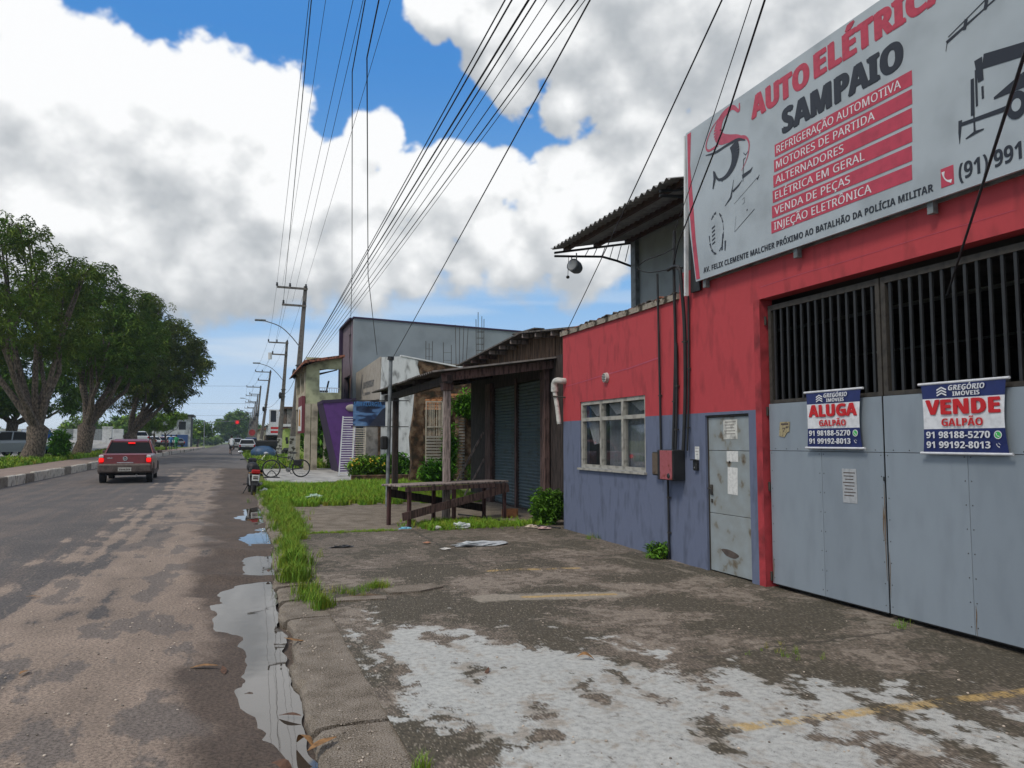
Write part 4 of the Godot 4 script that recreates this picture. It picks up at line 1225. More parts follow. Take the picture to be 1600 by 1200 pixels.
	stroke(b, [[-4.545, 4.30, 0.035], [-4.555, 4.20, 0.025], [-4.56, 4.11, 0.004]], 0, 0, 0.003); stroke(b, [[-4.54, 4.265, 0.03], [-4.18, 4.24, 0.04], [-3.0, 4.2, 0.06]], 0, 0, 0.0042)
	stroke(b, [[-4.24, 4.36, 0.02], [-4.0, 4.40, 0.12], [-3.0, 4.45, 0.30]], 0, 0, 0.003)
	var wh := fb(g, X)
	for q in [-4.06, -3.78, -3.3, -3.02]:
		var pts := PackedVector2Array(); var p2 := PackedVector2Array()
		for s in 18:
			pts.append(Vector2(cos(TAU * s / 18) * 0.085, sin(TAU * s / 18) * 0.11)); p2.append(pts[s] * 0.45)
		b.prism(pts, Vector3(q, 4.23, 0.005), Vector3.RIGHT, Vector3.UP, Vector3(0, 0, 0.001)); wh.prism(p2, Vector3(q, 4.23, 0.0065), Vector3.RIGHT, Vector3.UP, Vector3(0, 0, 0.001))
	obj("crane_drawing", b, M.signblack, g)
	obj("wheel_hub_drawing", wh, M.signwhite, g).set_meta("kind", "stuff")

func build_banners() -> void:
	for q in [["ALUGA", -6.645, -5.845, 1.585, 2.17, "blue and white roll-up banner reading ALUGA GALPÃO hung on the gate", 0.8], ["VENDE", -5.185, -4.345, 1.55, 2.155, "blue and white roll-up banner reading VENDE GALPÃO hung on the gate", 0.85]]:
		var g := thing("banner", q[5], "banner", Vector3(5.76, q[3], (q[1] + q[2]) / 2), 0.0, "banners hung on the gate")
		var X := 5.745
		var z0: float = q[1]; var z1: float = q[2]; var y0: float = q[3]; var y1: float = q[4]
		var W := z1 - z0; var H := y1 - y0
		for y in [y0, y1]:
			var b := fb(g, X)
			b.tube([Vector3(z0 - 0.01, y, 0), Vector3(z1 + 0.01, y, 0)], 0.012, -1.0, 8); obj("rod", b, M.whitevinyl, g)
		var band := [[0.0, 0.345, M.bluevinyl], [0.345, 0.78, M.whitevinyl], [0.78, 1.0, M.bluevinyl]]
		for bd in band:
			var b := fb(g, X)
			var N := 16; var R := 6
			var f := func(i: int, j: int) -> Vector3:
				var s := float(i) / N
				var t: float = lerpf(bd[0], bd[1], float(j) / R)
				var inset := 0.02 + 0.022 * sin(t * PI)
				return Vector3(lerpf(z0 + inset, z1 - inset, s), lerpf(y0, y1, t), 0.004 + 0.010 * sin(t * PI) * sin(s * 7.0 + t * 3.0) * absf(s - 0.5) * 1.6)
			for i in N:
				for j in R: b.quad(f.call(i, j), f.call(i + 1, j), f.call(i + 1, j + 1), f.call(i, j + 1), Vector3.BACK)
			obj("cloth_band", b, bd[2], g)
		var zc := (z0 + z1) / 2
		var P := func(fz: float, fy: float) -> Vector3: return Vector3(X - 0.016, y0 + fy * H, z0 + fz * W) - g.position
		text("headline_lettering", q[0], f_heavy, H * 0.20, M.redvinyl, g, P.call(0.5, 0.555), W * 0.82, FACE, false, 0.007)
		text("headline_lettering", "GALPÃO", f_bold, H * 0.105, M.redvinyl, g, P.call(0.5, 0.385), W * 0.46, FACE, false)
		text("phone_lettering", "91 98188-5270", f_bold, H * 0.092, M.whitevinyl, g, P.call(0.08, 0.215), W * 0.72, FACE)
		text("phone_lettering", "91 99192-8013", f_bold, H * 0.092, M.whitevinyl, g, P.call(0.08, 0.075), W * 0.72, FACE)
		var sl := FACE * Basis(Vector3(1, 0, 0), Vector3(0.18, 1, 0), Vector3(0, 0, 1))
		text("agency_lettering", "GREGÓRIO", f_heavy, H * 0.072, M.whitevinyl, g, P.call(0.56, 0.885), W * 0.40, sl, false)
		text("agency_lettering", "IMÓVEIS", f_bold, H * 0.06, M.whitevinyl, g, P.call(0.56, 0.805), W * 0.30, FACE, false)
		var lg := fb(g, X)
		for k in 3:
			var yy := y0 + H * (0.82 + k * 0.04); var zz := z0 + W * 0.28
			stroke(lg, [[zz - W * 0.055, yy], [zz, yy + H * 0.035], [zz + W * 0.055, yy]], 0.012, 0.012, 0.014)
		obj("chevron_logo", lg, M.whitevinyl, g)
		var ic := fb(g, X); var ph := fb(g, X); var ring := fb(g, X)
		var pts := PackedVector2Array(); var p2 := PackedVector2Array()
		for s in 16:
			pts.append(Vector2(cos(TAU * s / 16), sin(TAU * s / 16)) * 0.034); p2.append(pts[s] * 0.78)
		ring.prism(pts, Vector3(z0 + W * 0.88, y0 + H * 0.255, 0.014), Vector3.RIGHT, Vector3.UP, Vector3(0, 0, 0.001)); ic.prism(p2, Vector3(z0 + W * 0.88, y0 + H * 0.255, 0.0155), Vector3.RIGHT, Vector3.UP, Vector3(0, 0, 0.001))
		obj("chat_icon_ring", ring, M.whitevinyl, g); obj("chat_icon", ic, M.greenvinyl, g)
		for yy in [y0 + H * 0.255, y0 + H * 0.115]:
			var zz := z0 + W * 0.88
			stroke(ph, curve2([[zz - 0.012, yy + 0.012, 0.009], [zz - 0.009, yy, 0.005], [zz, yy - 0.010, 0.005], [zz + 0.012, yy - 0.013, 0.009]], 3), 0, 0, 0.0175)
		stroke(ph, [[z0 + W * 0.88 + 0.006, y0 + H * 0.115 + 0.018], [z0 + W * 0.88 + 0.018, y0 + H * 0.115 + 0.006]], 0.004, 0.004, 0.0175)
		obj("handset_icons", ph, M.whitevinyl, g).set_meta("kind", "stuff")

func paper(called: String, label: String, z: float, y: float, w: float, h: float, m: Material, x: float, tilt := 0.0, lines := 0) -> void:
	var g := thing(called, label, "notice", Vector3(x, y - h / 2, z))
	var b := MB.new()
	b.t = Transform3D(FACE * Basis(Vector3.BACK, tilt), Vector3(0, h / 2, 0))
	b.box(Vector3(0, 0, 0.001), Vector3(w, h, 0.0012)); obj("sheet", b, m, g)
	if lines > 0:
		b = MB.new()
		b.t = Transform3D(FACE * Basis(Vector3.BACK, tilt), Vector3(0, h / 2, 0))
		for k in lines: b.box(Vector3(-w * 0.05 * (k % 2), h * 0.38 - k * h * 0.76 / lines, 0.002), Vector3(w * (0.8 - 0.12 * (k % 3)), h * 0.03, 0.0006))
		obj("printed_lines", b, M.cardirt, g)

func build_wall_bits() -> void:
	var X := 5.72
	paper("paper_notice", "small yellowed printed notice near the top of the grey door", -7.99, 1.80, 0.28, 0.24, M.plastic, X + 0.038, 0.0, 5)
	paper("paper_notice", "blank white paper square in the middle of the grey door", -7.96, 1.47, 0.23, 0.13, M.paper, X + 0.038)
	paper("paper_notice", "tall blank white paper low in the middle of the grey door", -7.965, 1.17, 0.20, 0.33, M.paper, X + 0.038, -0.03)
	paper("paper_notice", "white printed notice pasted on the gate under the first banner", -6.10, 1.21, 0.19, 0.34, M.papergrey, 5.792, 0.01, 8)
	paper("paper_notice", "small white notice on the slate wall above the intercom", -8.66, 1.50, 0.10, 0.17, M.paper, X - 0.002, 0.0, 3)
	var g := thing("number_plate", "torn tan cardboard plate fixed on the gate beside the red pillar", "plate", Vector3(5.79, 1.70, -7.03))
	var b := fb(g, 5.79)
	b.prism(PackedVector2Array([Vector2(-7.13, 1.71), Vector2(-7.04, 1.70), Vector2(-7.0, 1.75), Vector2(-6.96, 1.76), Vector2(-6.95, 1.87), Vector2(-7.11, 1.87)]), Vector3(0, 0, 0.0), Vector3.RIGHT, Vector3.UP, Vector3(0, 0, 0.004)); obj("board", b, M.kraft, g)
	b = fb(g, 5.79)
	b.span(Vector3(-7.09, 1.835, 0.005), Vector3(-6.97, 1.855, 0.006)); stroke(b, [[-7.07, 1.80], [-7.03, 1.80], [-7.05, 1.76]], 0.01, 0.01, 0.006); stroke(b, [[-7.01, 1.81], [-6.98, 1.81]], 0.02, 0.02, 0.006)
	obj("printed_mark", b, M.cardirt, g)
	# intercom
	g = thing("intercom", "small black intercom beside the grey door", "intercom", Vector3(X, 1.28, -8.66))
	b = fb(g)
	b.bev(Vector3(-8.66, 1.345, 0.025), Vector3(0.085, 0.14, 0.05), 0.012); var ib := obj("body", b, M.black, g)
	b = fb(g)
	b.prism(PackedVector2Array([Vector2(-8.71, 1.42), Vector2(-8.61, 1.42), Vector2(-8.61, 1.405), Vector2(-8.71, 1.405)]), Vector3(0, 0, 0.05), Vector3.RIGHT, Vector3.UP, Vector3(0, 0, 0.03)); obj("rain_hood", b, M.iron, g)
	b = fb(g)
	b.ell(Vector3(-8.66, 1.31, 0.05), Vector3(0.014, 0.014, 0.006), 8, 4); obj("button", b, M.steel, g)
	# meter boxes
	g = thing("meter_box", "red faced electricity meter box with a black side on the slate wall", "meter box", Vector3(X, 1.13, -9.15))
	b = fb(g)
	b.bev(Vector3(-9.145, 1.335, 0.10), Vector3(0.40, 0.41, 0.20), 0.012); obj("case", b, M.iron, g)
	b = fb(g)
	b.bev(Vector3(-9.10, 1.335, 0.207), Vector3(0.30, 0.39, 0.014), 0.004); var dd := obj("cover", b, mat("boxred", lin(0.38, 0.10, 0.12), 0.7, "rust", 1.6), g)
	b = fb(g)
	b.ell(Vector3(-9.03, 1.19, 0.215), Vector3(0.04, 0.04, 0.008), 12, 4); obj("lens", b, M.glassdark, dd)
	b = fb(g)
	b.span(Vector3(-9.34, 1.38, 0.02), Vector3(-9.347, 1.48, 0.12)); obj("opening", b, M.black, g)
	g = thing("fuse_box", "small dark brown fuse box to the left of the red meter box", "fuse box", Vector3(X, 1.17, -9.58))
	b = fb(g)
	b.bev(Vector3(-9.55, 1.34, 0.05), Vector3(0.20, 0.33, 0.10), 0.01); obj("case", b, M.ironrust, g)
	b = fb(g)
	b.bev(Vector3(-9.55, 1.34, 0.104), Vector3(0.17, 0.29, 0.012), 0.004); obj("lid", b, mat("fuselid", lin(0.13, 0.10, 0.075), 0.8, "rust", 2.0), g)
	# conduits
	var cd := [["black conduit pipe rising from the fuse box to the coping", [[-9.52, 1.50, 0.03], [-9.53, 2.6, 0.03], [-9.51, 3.66, 0.05], [-9.50, 4.05, 0.06]], 0.016],
		["frayed black conduit pipe rising from the meter box to the billboard post", [[-9.17, 1.53, 0.05], [-9.15, 2.2, 0.03], [-9.10, 3.0, 0.03], [-9.06, 3.9, 0.06], [-9.0, 4.55, 0.08]], 0.021],
		["short black conduit pipe beside the frayed one", [[-9.09, 1.53, 0.06], [-9.08, 2.2, 0.035], [-9.07, 3.0, 0.035]], 0.018],
		["thick black conduit pipe bent over at its top like a cane", [[-8.90, 1.53, 0.06], [-8.86, 2.3, 0.04], [-8.82, 3.2, 0.06], [-8.80, 3.88, 0.12], [-8.83, 3.98, 0.12], [-8.92, 4.03, 0.12], [-9.12, 4.02, 0.12]], 0.026],
		["thin dark conduit pipe just right of the cane shaped one", [[-8.82, 1.53, 0.05], [-8.79, 2.3, 0.03], [-8.76, 3.6, 0.03]], 0.014],
		["black conduit pipe running from the meter box down to the ground", [[-9.33, 1.14, 0.04], [-9.34, 0.55, 0.03], [-9.35, 0.0, 0.03]], 0.016]]
	for q in cd:
		var a: Array = q[1]
		g = thing("conduit_pipe", q[0], "pipe", Vector3(X, minf(a[0][1], a[a.size() - 1][1]), a[0][0]))
		b = fb(g)
		var pts := []
		for p in curve2(a, 4): pts.append(Vector3(p[0], p[1], p[2]))
		b.tube(pts, q[2], -1.0, 8); obj("pipe", b, M.iron, g)
		for s in [0.3, 0.7]:
			b = fb(g)
			var c: Vector3 = pts[int(s * (pts.size() - 1))]
			b.box(c - Vector3(0, 0, 0.005), Vector3(q[2] * 3.2, 0.02, q[2] * 2.3)); obj("clamp", b, M.ironrust, g)
	g = thing("cable_loop", "thin loop of slack cable sticking out at the conduit tops", "cable", Vector3(X, 3.9, -9.1))
	b = fb(g)
	var lp := []
	for p in curve2([[-9.12, 4.02, 0.13], [-9.5, 4.06, 0.2], [-9.72, 4.16, 0.25], [-9.6, 4.25, 0.2], [-9.2, 4.27, 0.12], [-9.0, 4.3, 0.09]], 6): lp.append(Vector3(p[0], p[1], p[2]))
	b.tube(lp, 0.008, -1.0, 5); obj("cable", b, M.wire, g)
	# white drain pipe
	g = thing("drain_pipe", "white plastic drain pipe with an elbow at the corner of the red wall", "pipe", Vector3(X, 1.97, -13.03))
	b = fb(g)
	var dp := []
	for p in curve2([[-12.90, 2.76, -0.05], [-12.90, 2.76, 0.06], [-12.97, 2.77, 0.14], [-13.04, 2.72, 0.16], [-13.05, 2.60, 0.15]], 5): dp.append(Vector3(p[0], p[1], p[2]))
	b.tube(dp, 0.055, 0.058, 12); obj("elbow", b, M.plastic, g)
	b = fb(g)
	b.tube([Vector3(-13.05, 2.66, 0.15), Vector3(-13.05, 2.57, 0.15)], 0.066, -1.0, 12); obj("collar", b, M.plastic, g)
	b = fb(g)
	b.tube([Vector3(-13.05, 2.58, 0.15), Vector3(-13.0, 2.28, 0.12), Vector3(-12.96, 1.97, 0.10)], 0.042, -1.0, 12); obj("pipe", b, M.plastic, g)
	b = fb(g)
	b.tube([Vector3(-13.12, 2.47, 0.16), Vector3(-13.0, 2.48, 0.19), Vector3(-12.90, 2.46, 0.0)], 0.014, -1.0, 6); obj("strap", b, M.ironrust, g)

func corrugated(b: MB, z0: float, z1: float, xa: float, ya: float, xb: float, yb: float, pitch: float, amp: float, th := 0.006) -> MB:
	# a wavy sheet between the edges (xa, ya) and (xb, yb), its waves along z
	var n := int(absf(z1 - z0) / pitch * 6.0)
	for k in n:
		var za := lerpf(z0, z1, float(k) / n); var zc := lerpf(z0, z1, float(k + 1) / n)
		var ha := sin(za / pitch * TAU) * amp; var hc := sin(zc / pitch * TAU) * amp
		for e in [0.0, -th]:
			b.quad(Vector3(xa, ya + ha + e, za), Vector3(xb, yb + ha + e, za), Vector3(xb, yb + hc + e, zc), Vector3(xa, ya + hc + e, zc), Vector3(0, 1 if e == 0.0 else -1, 0))
		b.quad(Vector3(xa, ya + ha, za), Vector3(xa, ya + hc, zc), Vector3(xa, ya + hc - th, zc), Vector3(xa, ya + ha - th, za), Vector3.LEFT)
	return b

func build_upper_floor() -> void:
	var g := thing("upper_room", "grey upper room with a corrugated awning behind the billboard", "building", Vector3(8.05, 3.56, -12.0))
	var b := fb(g, 8.04)
	wallgrid(b, -14.3, -5.0, 3.4, 6.15, [[-11.55, -10.9, 4.35, 4.95]], 0.15); obj("front_wall", b, M.greywall2, g)
	b = wb(g)
	b.span(Vector3(8.2, 3.4, -14.3), Vector3(12.0, 6.1, -14.15)); b.span(Vector3(11.85, 3.4, -14.14), Vector3(12.0, 6.1, -5.0)); b.span(Vector3(8.2, 3.4, -5.15), Vector3(11.84, 6.1, -5.0)); b.span(Vector3(8.2, 3.58, -14.14), Vector3(11.84, 3.7, -5.16))
	obj("side_wall", b, M.greywall2, g)
	b = fb(g, 8.04)
	b.span(Vector3(-14.42, 3.4, 0.005), Vector3(-14.22, 6.0, 0.10)); obj("corner_post", b, M.galv, g)
	b = fb(g, 8.04)
	b.span(Vector3(-11.55, 4.35, -0.12), Vector3(-11.49, 4.95, 0.02)); b.span(Vector3(-10.96, 4.35, -0.12), Vector3(-10.9, 4.95, 0.02)); b.span(Vector3(-11.49, 4.89, -0.12), Vector3(-10.96, 4.95, 0.02)); b.span(Vector3(-11.49, 4.35, -0.12), Vector3(-10.96, 4.40, 0.02))
	var wn := obj("window", b, M.iron, g)
	b = fb(g, 8.04)
	b.span(Vector3(-11.49, 4.40, -0.06), Vector3(-10.96, 4.89, -0.054)); obj("pane", b, M.glassdark, wn)
	b = wb(g)
	corrugated(b, -14.6, -9.9, 6.15, 5.66, 8.6, 6.16, 0.19, 0.03); corrugated(b, -9.9, -5.0, 6.9, 5.81, 8.6, 6.16, 0.19, 0.03)
	b.quad(Vector3(8.6, 6.16, -14.6), Vector3(12.1, 5.9, -14.6), Vector3(12.1, 5.9, -5.0), Vector3(8.6, 6.16, -5.0), Vector3.UP)
	obj("corrugated_roof", b, M.sheetmetal, g)
	for q in [[6.45, 5.66], [7.15, 5.80], [7.9, 5.96]]:
		b = wb(g)
		b.bar(Vector3(q[0], q[1], -14.55), Vector3(q[0], q[1], -5.2), 0.06, 0.09); obj("purlin", b, M.purlin, g)
	for z in [-14.5, -10.3]:
		b = wb(g)
		b.bar(Vector3(6.2, 5.57, z), Vector3(8.03, 5.94, z), 0.05, 0.04); obj("bracket_arm", b, M.iron, g)
		b = wb(g)
		b.tube([Vector3(6.2, 5.50, z), Vector3(7.3, 5.58, z), Vector3(7.65, 5.52, z), Vector3(8.03, 5.42, z)], 0.025, -1.0, 6); obj("bracket_arm", b, M.iron, g)
		b = wb(g)
		for k in 6: b.bar(Vector3(6.9 + k * 0.19, 5.56 if k < 3 else 5.52, z), Vector3(7.0 + k * 0.19, 5.74 + k * 0.03, z), 0.014, 0.014)
		obj("lattice_web", b, M.steel, g)
	g = thing("floodlight", "round grey floodlight hanging under the corner of the corrugated awning", "lamp", Vector3(6.55, 5.2, -14.4))
	b = wb(g)
	b.t = b.t * Transform3D(Basis.from_euler(Vector3(0.1, 0.5, -0.25)), Vector3(6.62, 5.29, -14.4))
	b.tube([Vector3(-0.10, 0, 0), Vector3(0.06, 0, 0), Vector3(0.14, 0, 0), Vector3(0.19, 0, 0)], 0, 0, 14, [0.14, 0.135, 0.10, 0.03]); obj("housing", b, M.galv, g)
	b = wb(g)
	b.t = b.t * Transform3D(Basis.from_euler(Vector3(0.1, 0.5, -0.25)), Vector3(6.62, 5.29, -14.4))
	b.ell(Vector3(-0.10, 0, 0), Vector3(0.02, 0.115, 0.115), 14, 8); obj("lens", b, M.lampclear, g)
	b = wb(g)
	for z in [-14.52, -14.28]: b.bar(Vector3(6.6, 5.55, z), Vector3(6.6, 5.30, z), 0.015, 0.02)
	obj("yoke", b, M.steel, g)
	b = wb(g)
	b.tube([Vector3(6.52, 5.5, -14.5), Vector3(6.50, 5.10, -14.5)], 0.006); b.ell(Vector3(6.50, 5.08, -14.5), Vector3(0.04, 0.035, 0.04), 8, 5); obj("light_sensor", b, M.black, g)
func slab_poly(b: MB, pts: Array, z: float, th: float) -> MB:      # an upright slab facing the camera, outline in x, y
	var p := PackedVector2Array()
	for q in pts: p.append(Vector2(q[0], q[1]))
	return b.prism(p, Vector3(0, 0, z - th), Vector3.RIGHT, Vector3.UP, Vector3(0, 0, th))

func build_wooden_shop() -> void:
	var g := thing("wooden_shop", "dark wooden shop with closed roller shutters and a porch on posts", "building", Vector3(5.2, 0.1, -17.5))
	var gz := func(z: float) -> float: return gy(z) - 0.03
	var b := fb(g, 6.34)
	wallgrid(b, -20.9, -13.2, -0.1, 3.45, [[-18.85, -17.22, 0.13, 3.02], [-17.10, -15.50, 0.13, 3.04]], 0.12); obj("front_wall", b, M.wooddark, g)
	b = wb(g)
	b.span(Vector3(6.46, -0.1, -20.9), Vector3(11.0, 3.6, -20.8)); b.span(Vector3(6.46, -0.1, -13.3), Vector3(11.0, 3.6, -13.2)); obj("side_wall", b, M.ruinwall, g)
	# gable of boards above the porch
	var ridge := -16.3
	var top := func(z: float) -> float: return lerpf(4.12, 3.80, (z - ridge) / 3.2) if z > ridge else lerpf(4.12, 3.86, (ridge - z) / 5.4)
	for k in 26:
		var z0 := -21.2 + k * 0.305
		b = wb(g)
		var h0: float = top.call(z0); var h1: float = top.call(z0 + 0.295)
		var x := 6.60 + 0.008 * (k % 3)
		b.loft([[Vector3(x, 3.35, z0), Vector3(x, 3.35, z0 + 0.295), Vector3(x, h1, z0 + 0.295), Vector3(x, h0, z0)], [Vector3(x + 0.02, 3.35, z0), Vector3(x + 0.02, 3.35, z0 + 0.295), Vector3(x + 0.02, h1, z0 + 0.295), Vector3(x + 0.02, h0, z0)]])
		obj("gable_board", b, M.woodboard, g)
	# roof in two slopes, purlin ends sticking out
	for s in [[-13.12, ridge], [ridge, -21.75]]:
		b = wb(g)
		var N := 24
		for k in N:
			var x0 := 6.12 + k * 0.2
			for e in [0.035, 0.0]:
				var y := sin(k * PI) * 0.0
				var dA: float = 0.02 * (k % 2); var dB: float = 0.02 * ((k + 1) % 2)
				b.quad(Vector3(x0, top.call(s[0]) + e + dA, s[0]), Vector3(x0 + 0.2, top.call(s[0]) + e + dB, s[0]), Vector3(x0 + 0.2, top.call(s[1]) + e + dB, s[1]), Vector3(x0, top.call(s[1]) + e + dA, s[1]), Vector3(0, 1 if e > 0 else -1, 0))
		b.quad(Vector3(6.12, top.call(s[0]), s[0]), Vector3(6.12, top.call(s[0]) + 0.035, s[0]), Vector3(6.12, top.call(s[1]) + 0.035, s[1]), Vector3(6.12, top.call(s[1]), s[1]), Vector3.LEFT)
		obj("roof_slope", b, M.fibro, g)
	for z in [-13.5, -14.6, -15.5, -16.3, -17.1, -17.9, -18.7, -19.5, -20.3, -21.1]:
		b = wb(g)
		b.bar(Vector3(6.16, top.call(z) - 0.06, z), Vector3(7.6, top.call(z) - 0.06, z), 0.06, 0.09); obj("purlin", b, M.woodgrey if z > -19 else M.woodbrown, g)
	# ridge scraps
	b = wb(g)
	b.bar(Vector3(6.25, 4.17, -16.9), Vector3(6.3, 4.14, -15.6), 0.25, 0.03); obj("ridge_sheet", b, M.fibro, g)
	# porch roof: sheets on two beams
	for k in 6:
		var z1 := -14.72 - k * 1.2
		b = wb(g)
		corrugated(b, z1 - 1.22, z1, 3.68, 3.035 + 0.012 * (k % 2), 6.72, 3.47 + 0.012 * (k % 2), 0.177, 0.022)
		obj("roof_sheet", b, M.fibro, g)
	b = wb(g)
	b.bar(Vector3(3.9, 2.93, -14.90), Vector3(6.66, 3.33, -14.90), 0.05, 0.17); obj("side_beam", b, M.woodbrown, g)
	b = wb(g)
	b.bar(Vector3(4.06, 2.90, -14.85), Vector3(4.06, 2.87, -21.7), 0.09, 0.17); obj("eave_beam", b, M.wooddark, g)
	for z in [-17.0, -19.0, -21.0]:
		b = wb(g)
		b.bar(Vector3(3.8, 2.98, z), Vector3(6.5, 3.38, z), 0.06, 0.10); obj("rafter", b, M.wooddark, g)
	for q in [[4.06, -15.07, 2.84, 0.14, "woodgrey"], [4.06, -20.3, 2.80, 0.15, "wooddark"], [6.25, -15.12, 3.25, 0.13, "woodbrown"], [6.45, -14.55, 3.3, 0.15, "woodbrown"]]:
		b = wb(g)
		var y0: float = gz.call(q[1])
		b.bev(Vector3(q[0], (y0 + q[2]) / 2, q[1]), Vector3(q[3], q[2] - y0, q[3]), 0.012); obj("post", b, M[q[4]], g)
	b = wb(g)
	b.bev(Vector3(4.06, 2.76, -15.07), Vector3(0.22, 0.16, 0.22), 0.01); obj("post_cap", b, M.woodbrown, g)
	# shutters: ribbed sheets, too fine to part
	for s in [[-18.83, -17.24], [-17.08, -15.52]]:
		b = fb(g, 6.36)
		var n := 38
		for k in n:
			var y0 := lerpf(0.13, 3.02, float(k) / n); var y1 := lerpf(0.13, 3.02, float(k + 1) / n)
			var ym := lerpf(y0, y1, 0.65)
			b.quad(Vector3(s[0], y0, -0.02), Vector3(s[1], y0, -0.02), Vector3(s[1], ym, 0.006), Vector3(s[0], ym, 0.006), Vector3.BACK)
			b.quad(Vector3(s[0], ym, 0.006), Vector3(s[1], ym, 0.006), Vector3(s[1], y1, -0.02), Vector3(s[0], y1, -0.02), Vector3.BACK)
		obj("roller_shutter", b, M.shutter, g)
	b = fb(g, 6.34)
	for q in [[-17.21, -17.11, 0.04], [-19.3, -18.87, 0.10], [-15.48, -15.3, 0.08]]:
		b = fb(g, 6.34)
		b.span(Vector3(q[0], 0.1, 0.002), Vector3(q[1], 3.15, q[2])); obj("shutter_jamb", b, M.woodbrown, g)
	# things leaning on the wall
	var w := thing("wooden_batten", "thin grey batten leaning on the dark wall beside the shutter", "batten", Vector3(5.2, gz.call(-19.2), -19.4))
	b = wb(w)
	b.bar(Vector3(5.25, gz.call(-19.2), -19.5), Vector3(6.26, 1.9, -19.5), 0.03, 0.05); obj("batten", b, M.woodgrey, w)
	b = wb(w)
	b.bar(Vector3(5.6, gz.call(-19.2), -19.3), Vector3(6.22, 1.2, -19.3), 0.025, 0.04); obj("batten", b, M.woodgrey, w)
	# the rough trestle table
	var t := thing("trestle_table", "rough dark wooden trestle table with crossed planks in front of the porch", "table", Vector3(4.05, 0.09, -14.9), atan2(0.95, 2.4))
	var L := 2.55
	for k in 2:
		b = MB.new()
		b.bev(Vector3(0.02 * k, 0.735, -0.19 + 0.33 * k), Vector3(L + 0.1, 0.035, 0.31), 0.006); obj("top_plank", b, M.woodgrey, t)
	for x in [-L / 2 + 0.08, -0.15, L / 2 - 0.12]:
		for zz in [-0.28, 0.26]:
			b = MB.new()
			b.bev(Vector3(x + (0.10 if zz > 0 else 0.0), 0.345, zz), Vector3(0.07, 0.74, 0.06), 0.006); obj("leg", b, mat("legred", lin(0.10, 0.045, 0.042), 0.9, "wood", 1.2) if not M.has("legred") else M.legred, t)
	b = MB.new(); b.bar(Vector3(-L / 2 + 0.0, 0.17, 0.31), Vector3(L / 2 + 0.06, 0.60, 0.31), 0.022, 0.15); obj("brace_plank", b, M.woodbrown, t)
	b = MB.new(); b.bar(Vector3(-L / 2 + 0.1, 0.58, -0.33), Vector3(L / 2 - 0.1, 0.16, -0.33), 0.022, 0.15); obj("brace_plank", b, M.wooddark, t)
	b = MB.new(); b.bar(Vector3(-L / 2 + 0.06, 0.67, 0.31), Vector3(L / 2 + 0.02, 0.67, 0.31), 0.022, 0.08); obj("apron_plank", b, M.woodbrown, t)

func build_ruin() -> void:
	# overgrown front between the shop and the white building
	var g := thing("ruined_front", "mouldy ruined brown front with a lattice door and leaning concrete strips", "wall", Vector3(7.3, 0.2, -26.0))
	var b := wb(g)
	slab_poly(b, [[5.66, 0.0], [6.12, 0.0], [6.20, 1.0], [6.16, 2.0], [6.24, 3.15], [6.9, 3.2], [6.95, 3.62], [6.3, 3.7], [5.9, 3.4], [5.84, 2.6], [5.72, 1.8], [5.78, 0.9]], -26.0, 0.25); obj("broken_wall", b, M.ruinwall, g)
	b = wb(g)
	slab_poly(b, [[6.88, 0.0], [7.3, 0.0], [7.34, 2.6], [8.9, 2.7], [8.9, 3.25], [7.9, 3.35], [6.9, 3.1]], -26.1, 0.3); obj("mossy_lintel", b, M.ruinwall, g)
	b = wb(g)
	slab_poly(b, [[7.62, 0.0], [7.98, 0.0], [8.02, 2.68], [7.7, 2.66]], -26.0, 0.25); obj("leaning_pillar", b, M.ruinwall, g)
	b = wb(g)
	slab_poly(b, [[8.2, 0.0], [8.9, 0.0], [8.9, 2.6], [8.3, 2.4]], -26.0, 0.25); obj("broken_wall", b, M.ruinwall, g)
	var d := Node3D.new()
	d.name = "lattice_door"; g.add_child(d)
	var r := RandomNumberGenerator.new()
	r.seed = 5
	for k in 15:
		b = wb(g)
		var x := 6.26 + k * 0.037 + r.randf_range(-0.006, 0.006)
		b.bar(Vector3(x, 0.3 + r.randf_range(0, 0.3), -25.93), Vector3(x + r.randf_range(-0.03, 0.03), 3.0 + r.randf_range(-0.05, 0.05), -25.92), 0.014, 0.012, Vector3.BACK); obj("strip", b, M.lattice, d)
	b = wb(g)
	for q in [[6.24, 0.3, 6.24, 3.0], [6.81, 0.6, 6.81, 3.03], [6.22, 3.02, 6.83, 3.03], [6.24, 2.15, 6.81, 2.16]]: b.bar(Vector3(q[0], q[1], -25.89), Vector3(q[2], q[3], -25.89), 0.035, 0.03, Vector3.BACK)
	obj("frame", b, M.lattice, d)
	for k in 9:
		b = wb(g)
		b.bar(Vector3(6.25, 0.98 + k * 0.104, -25.86), Vector3(6.80, 0.98 + k * 0.104, -25.86), 0.06, 0.06); obj("slat", b, M.panelbeige, d)
	for x in [7.42, 8.1]:
		for k in 22:
			b = wb(g)
			b.bar(Vector3(x, 0.3 + k * 0.105, -25.9), Vector3(x + 0.20, 0.3 + k * 0.105, -25.9), 0.05, 0.05); obj("vent_slat", b, M.concrete, g)

func bricks(b: MB, x0: float, y0: float, cols: int, rows: int, z: float, miss: int) -> void:
	var r := RandomNumberGenerator.new()
	r.seed = miss
	for j in rows:
		for i in cols:
			if r.randf() < 0.1: continue
			b.box(Vector3(x0 + (i + 0.5 * (j % 2)) * 0.26, y0 + j * 0.125, z + r.randf_range(-0.008, 0.008)), Vector3(0.235, 0.10, 0.08))

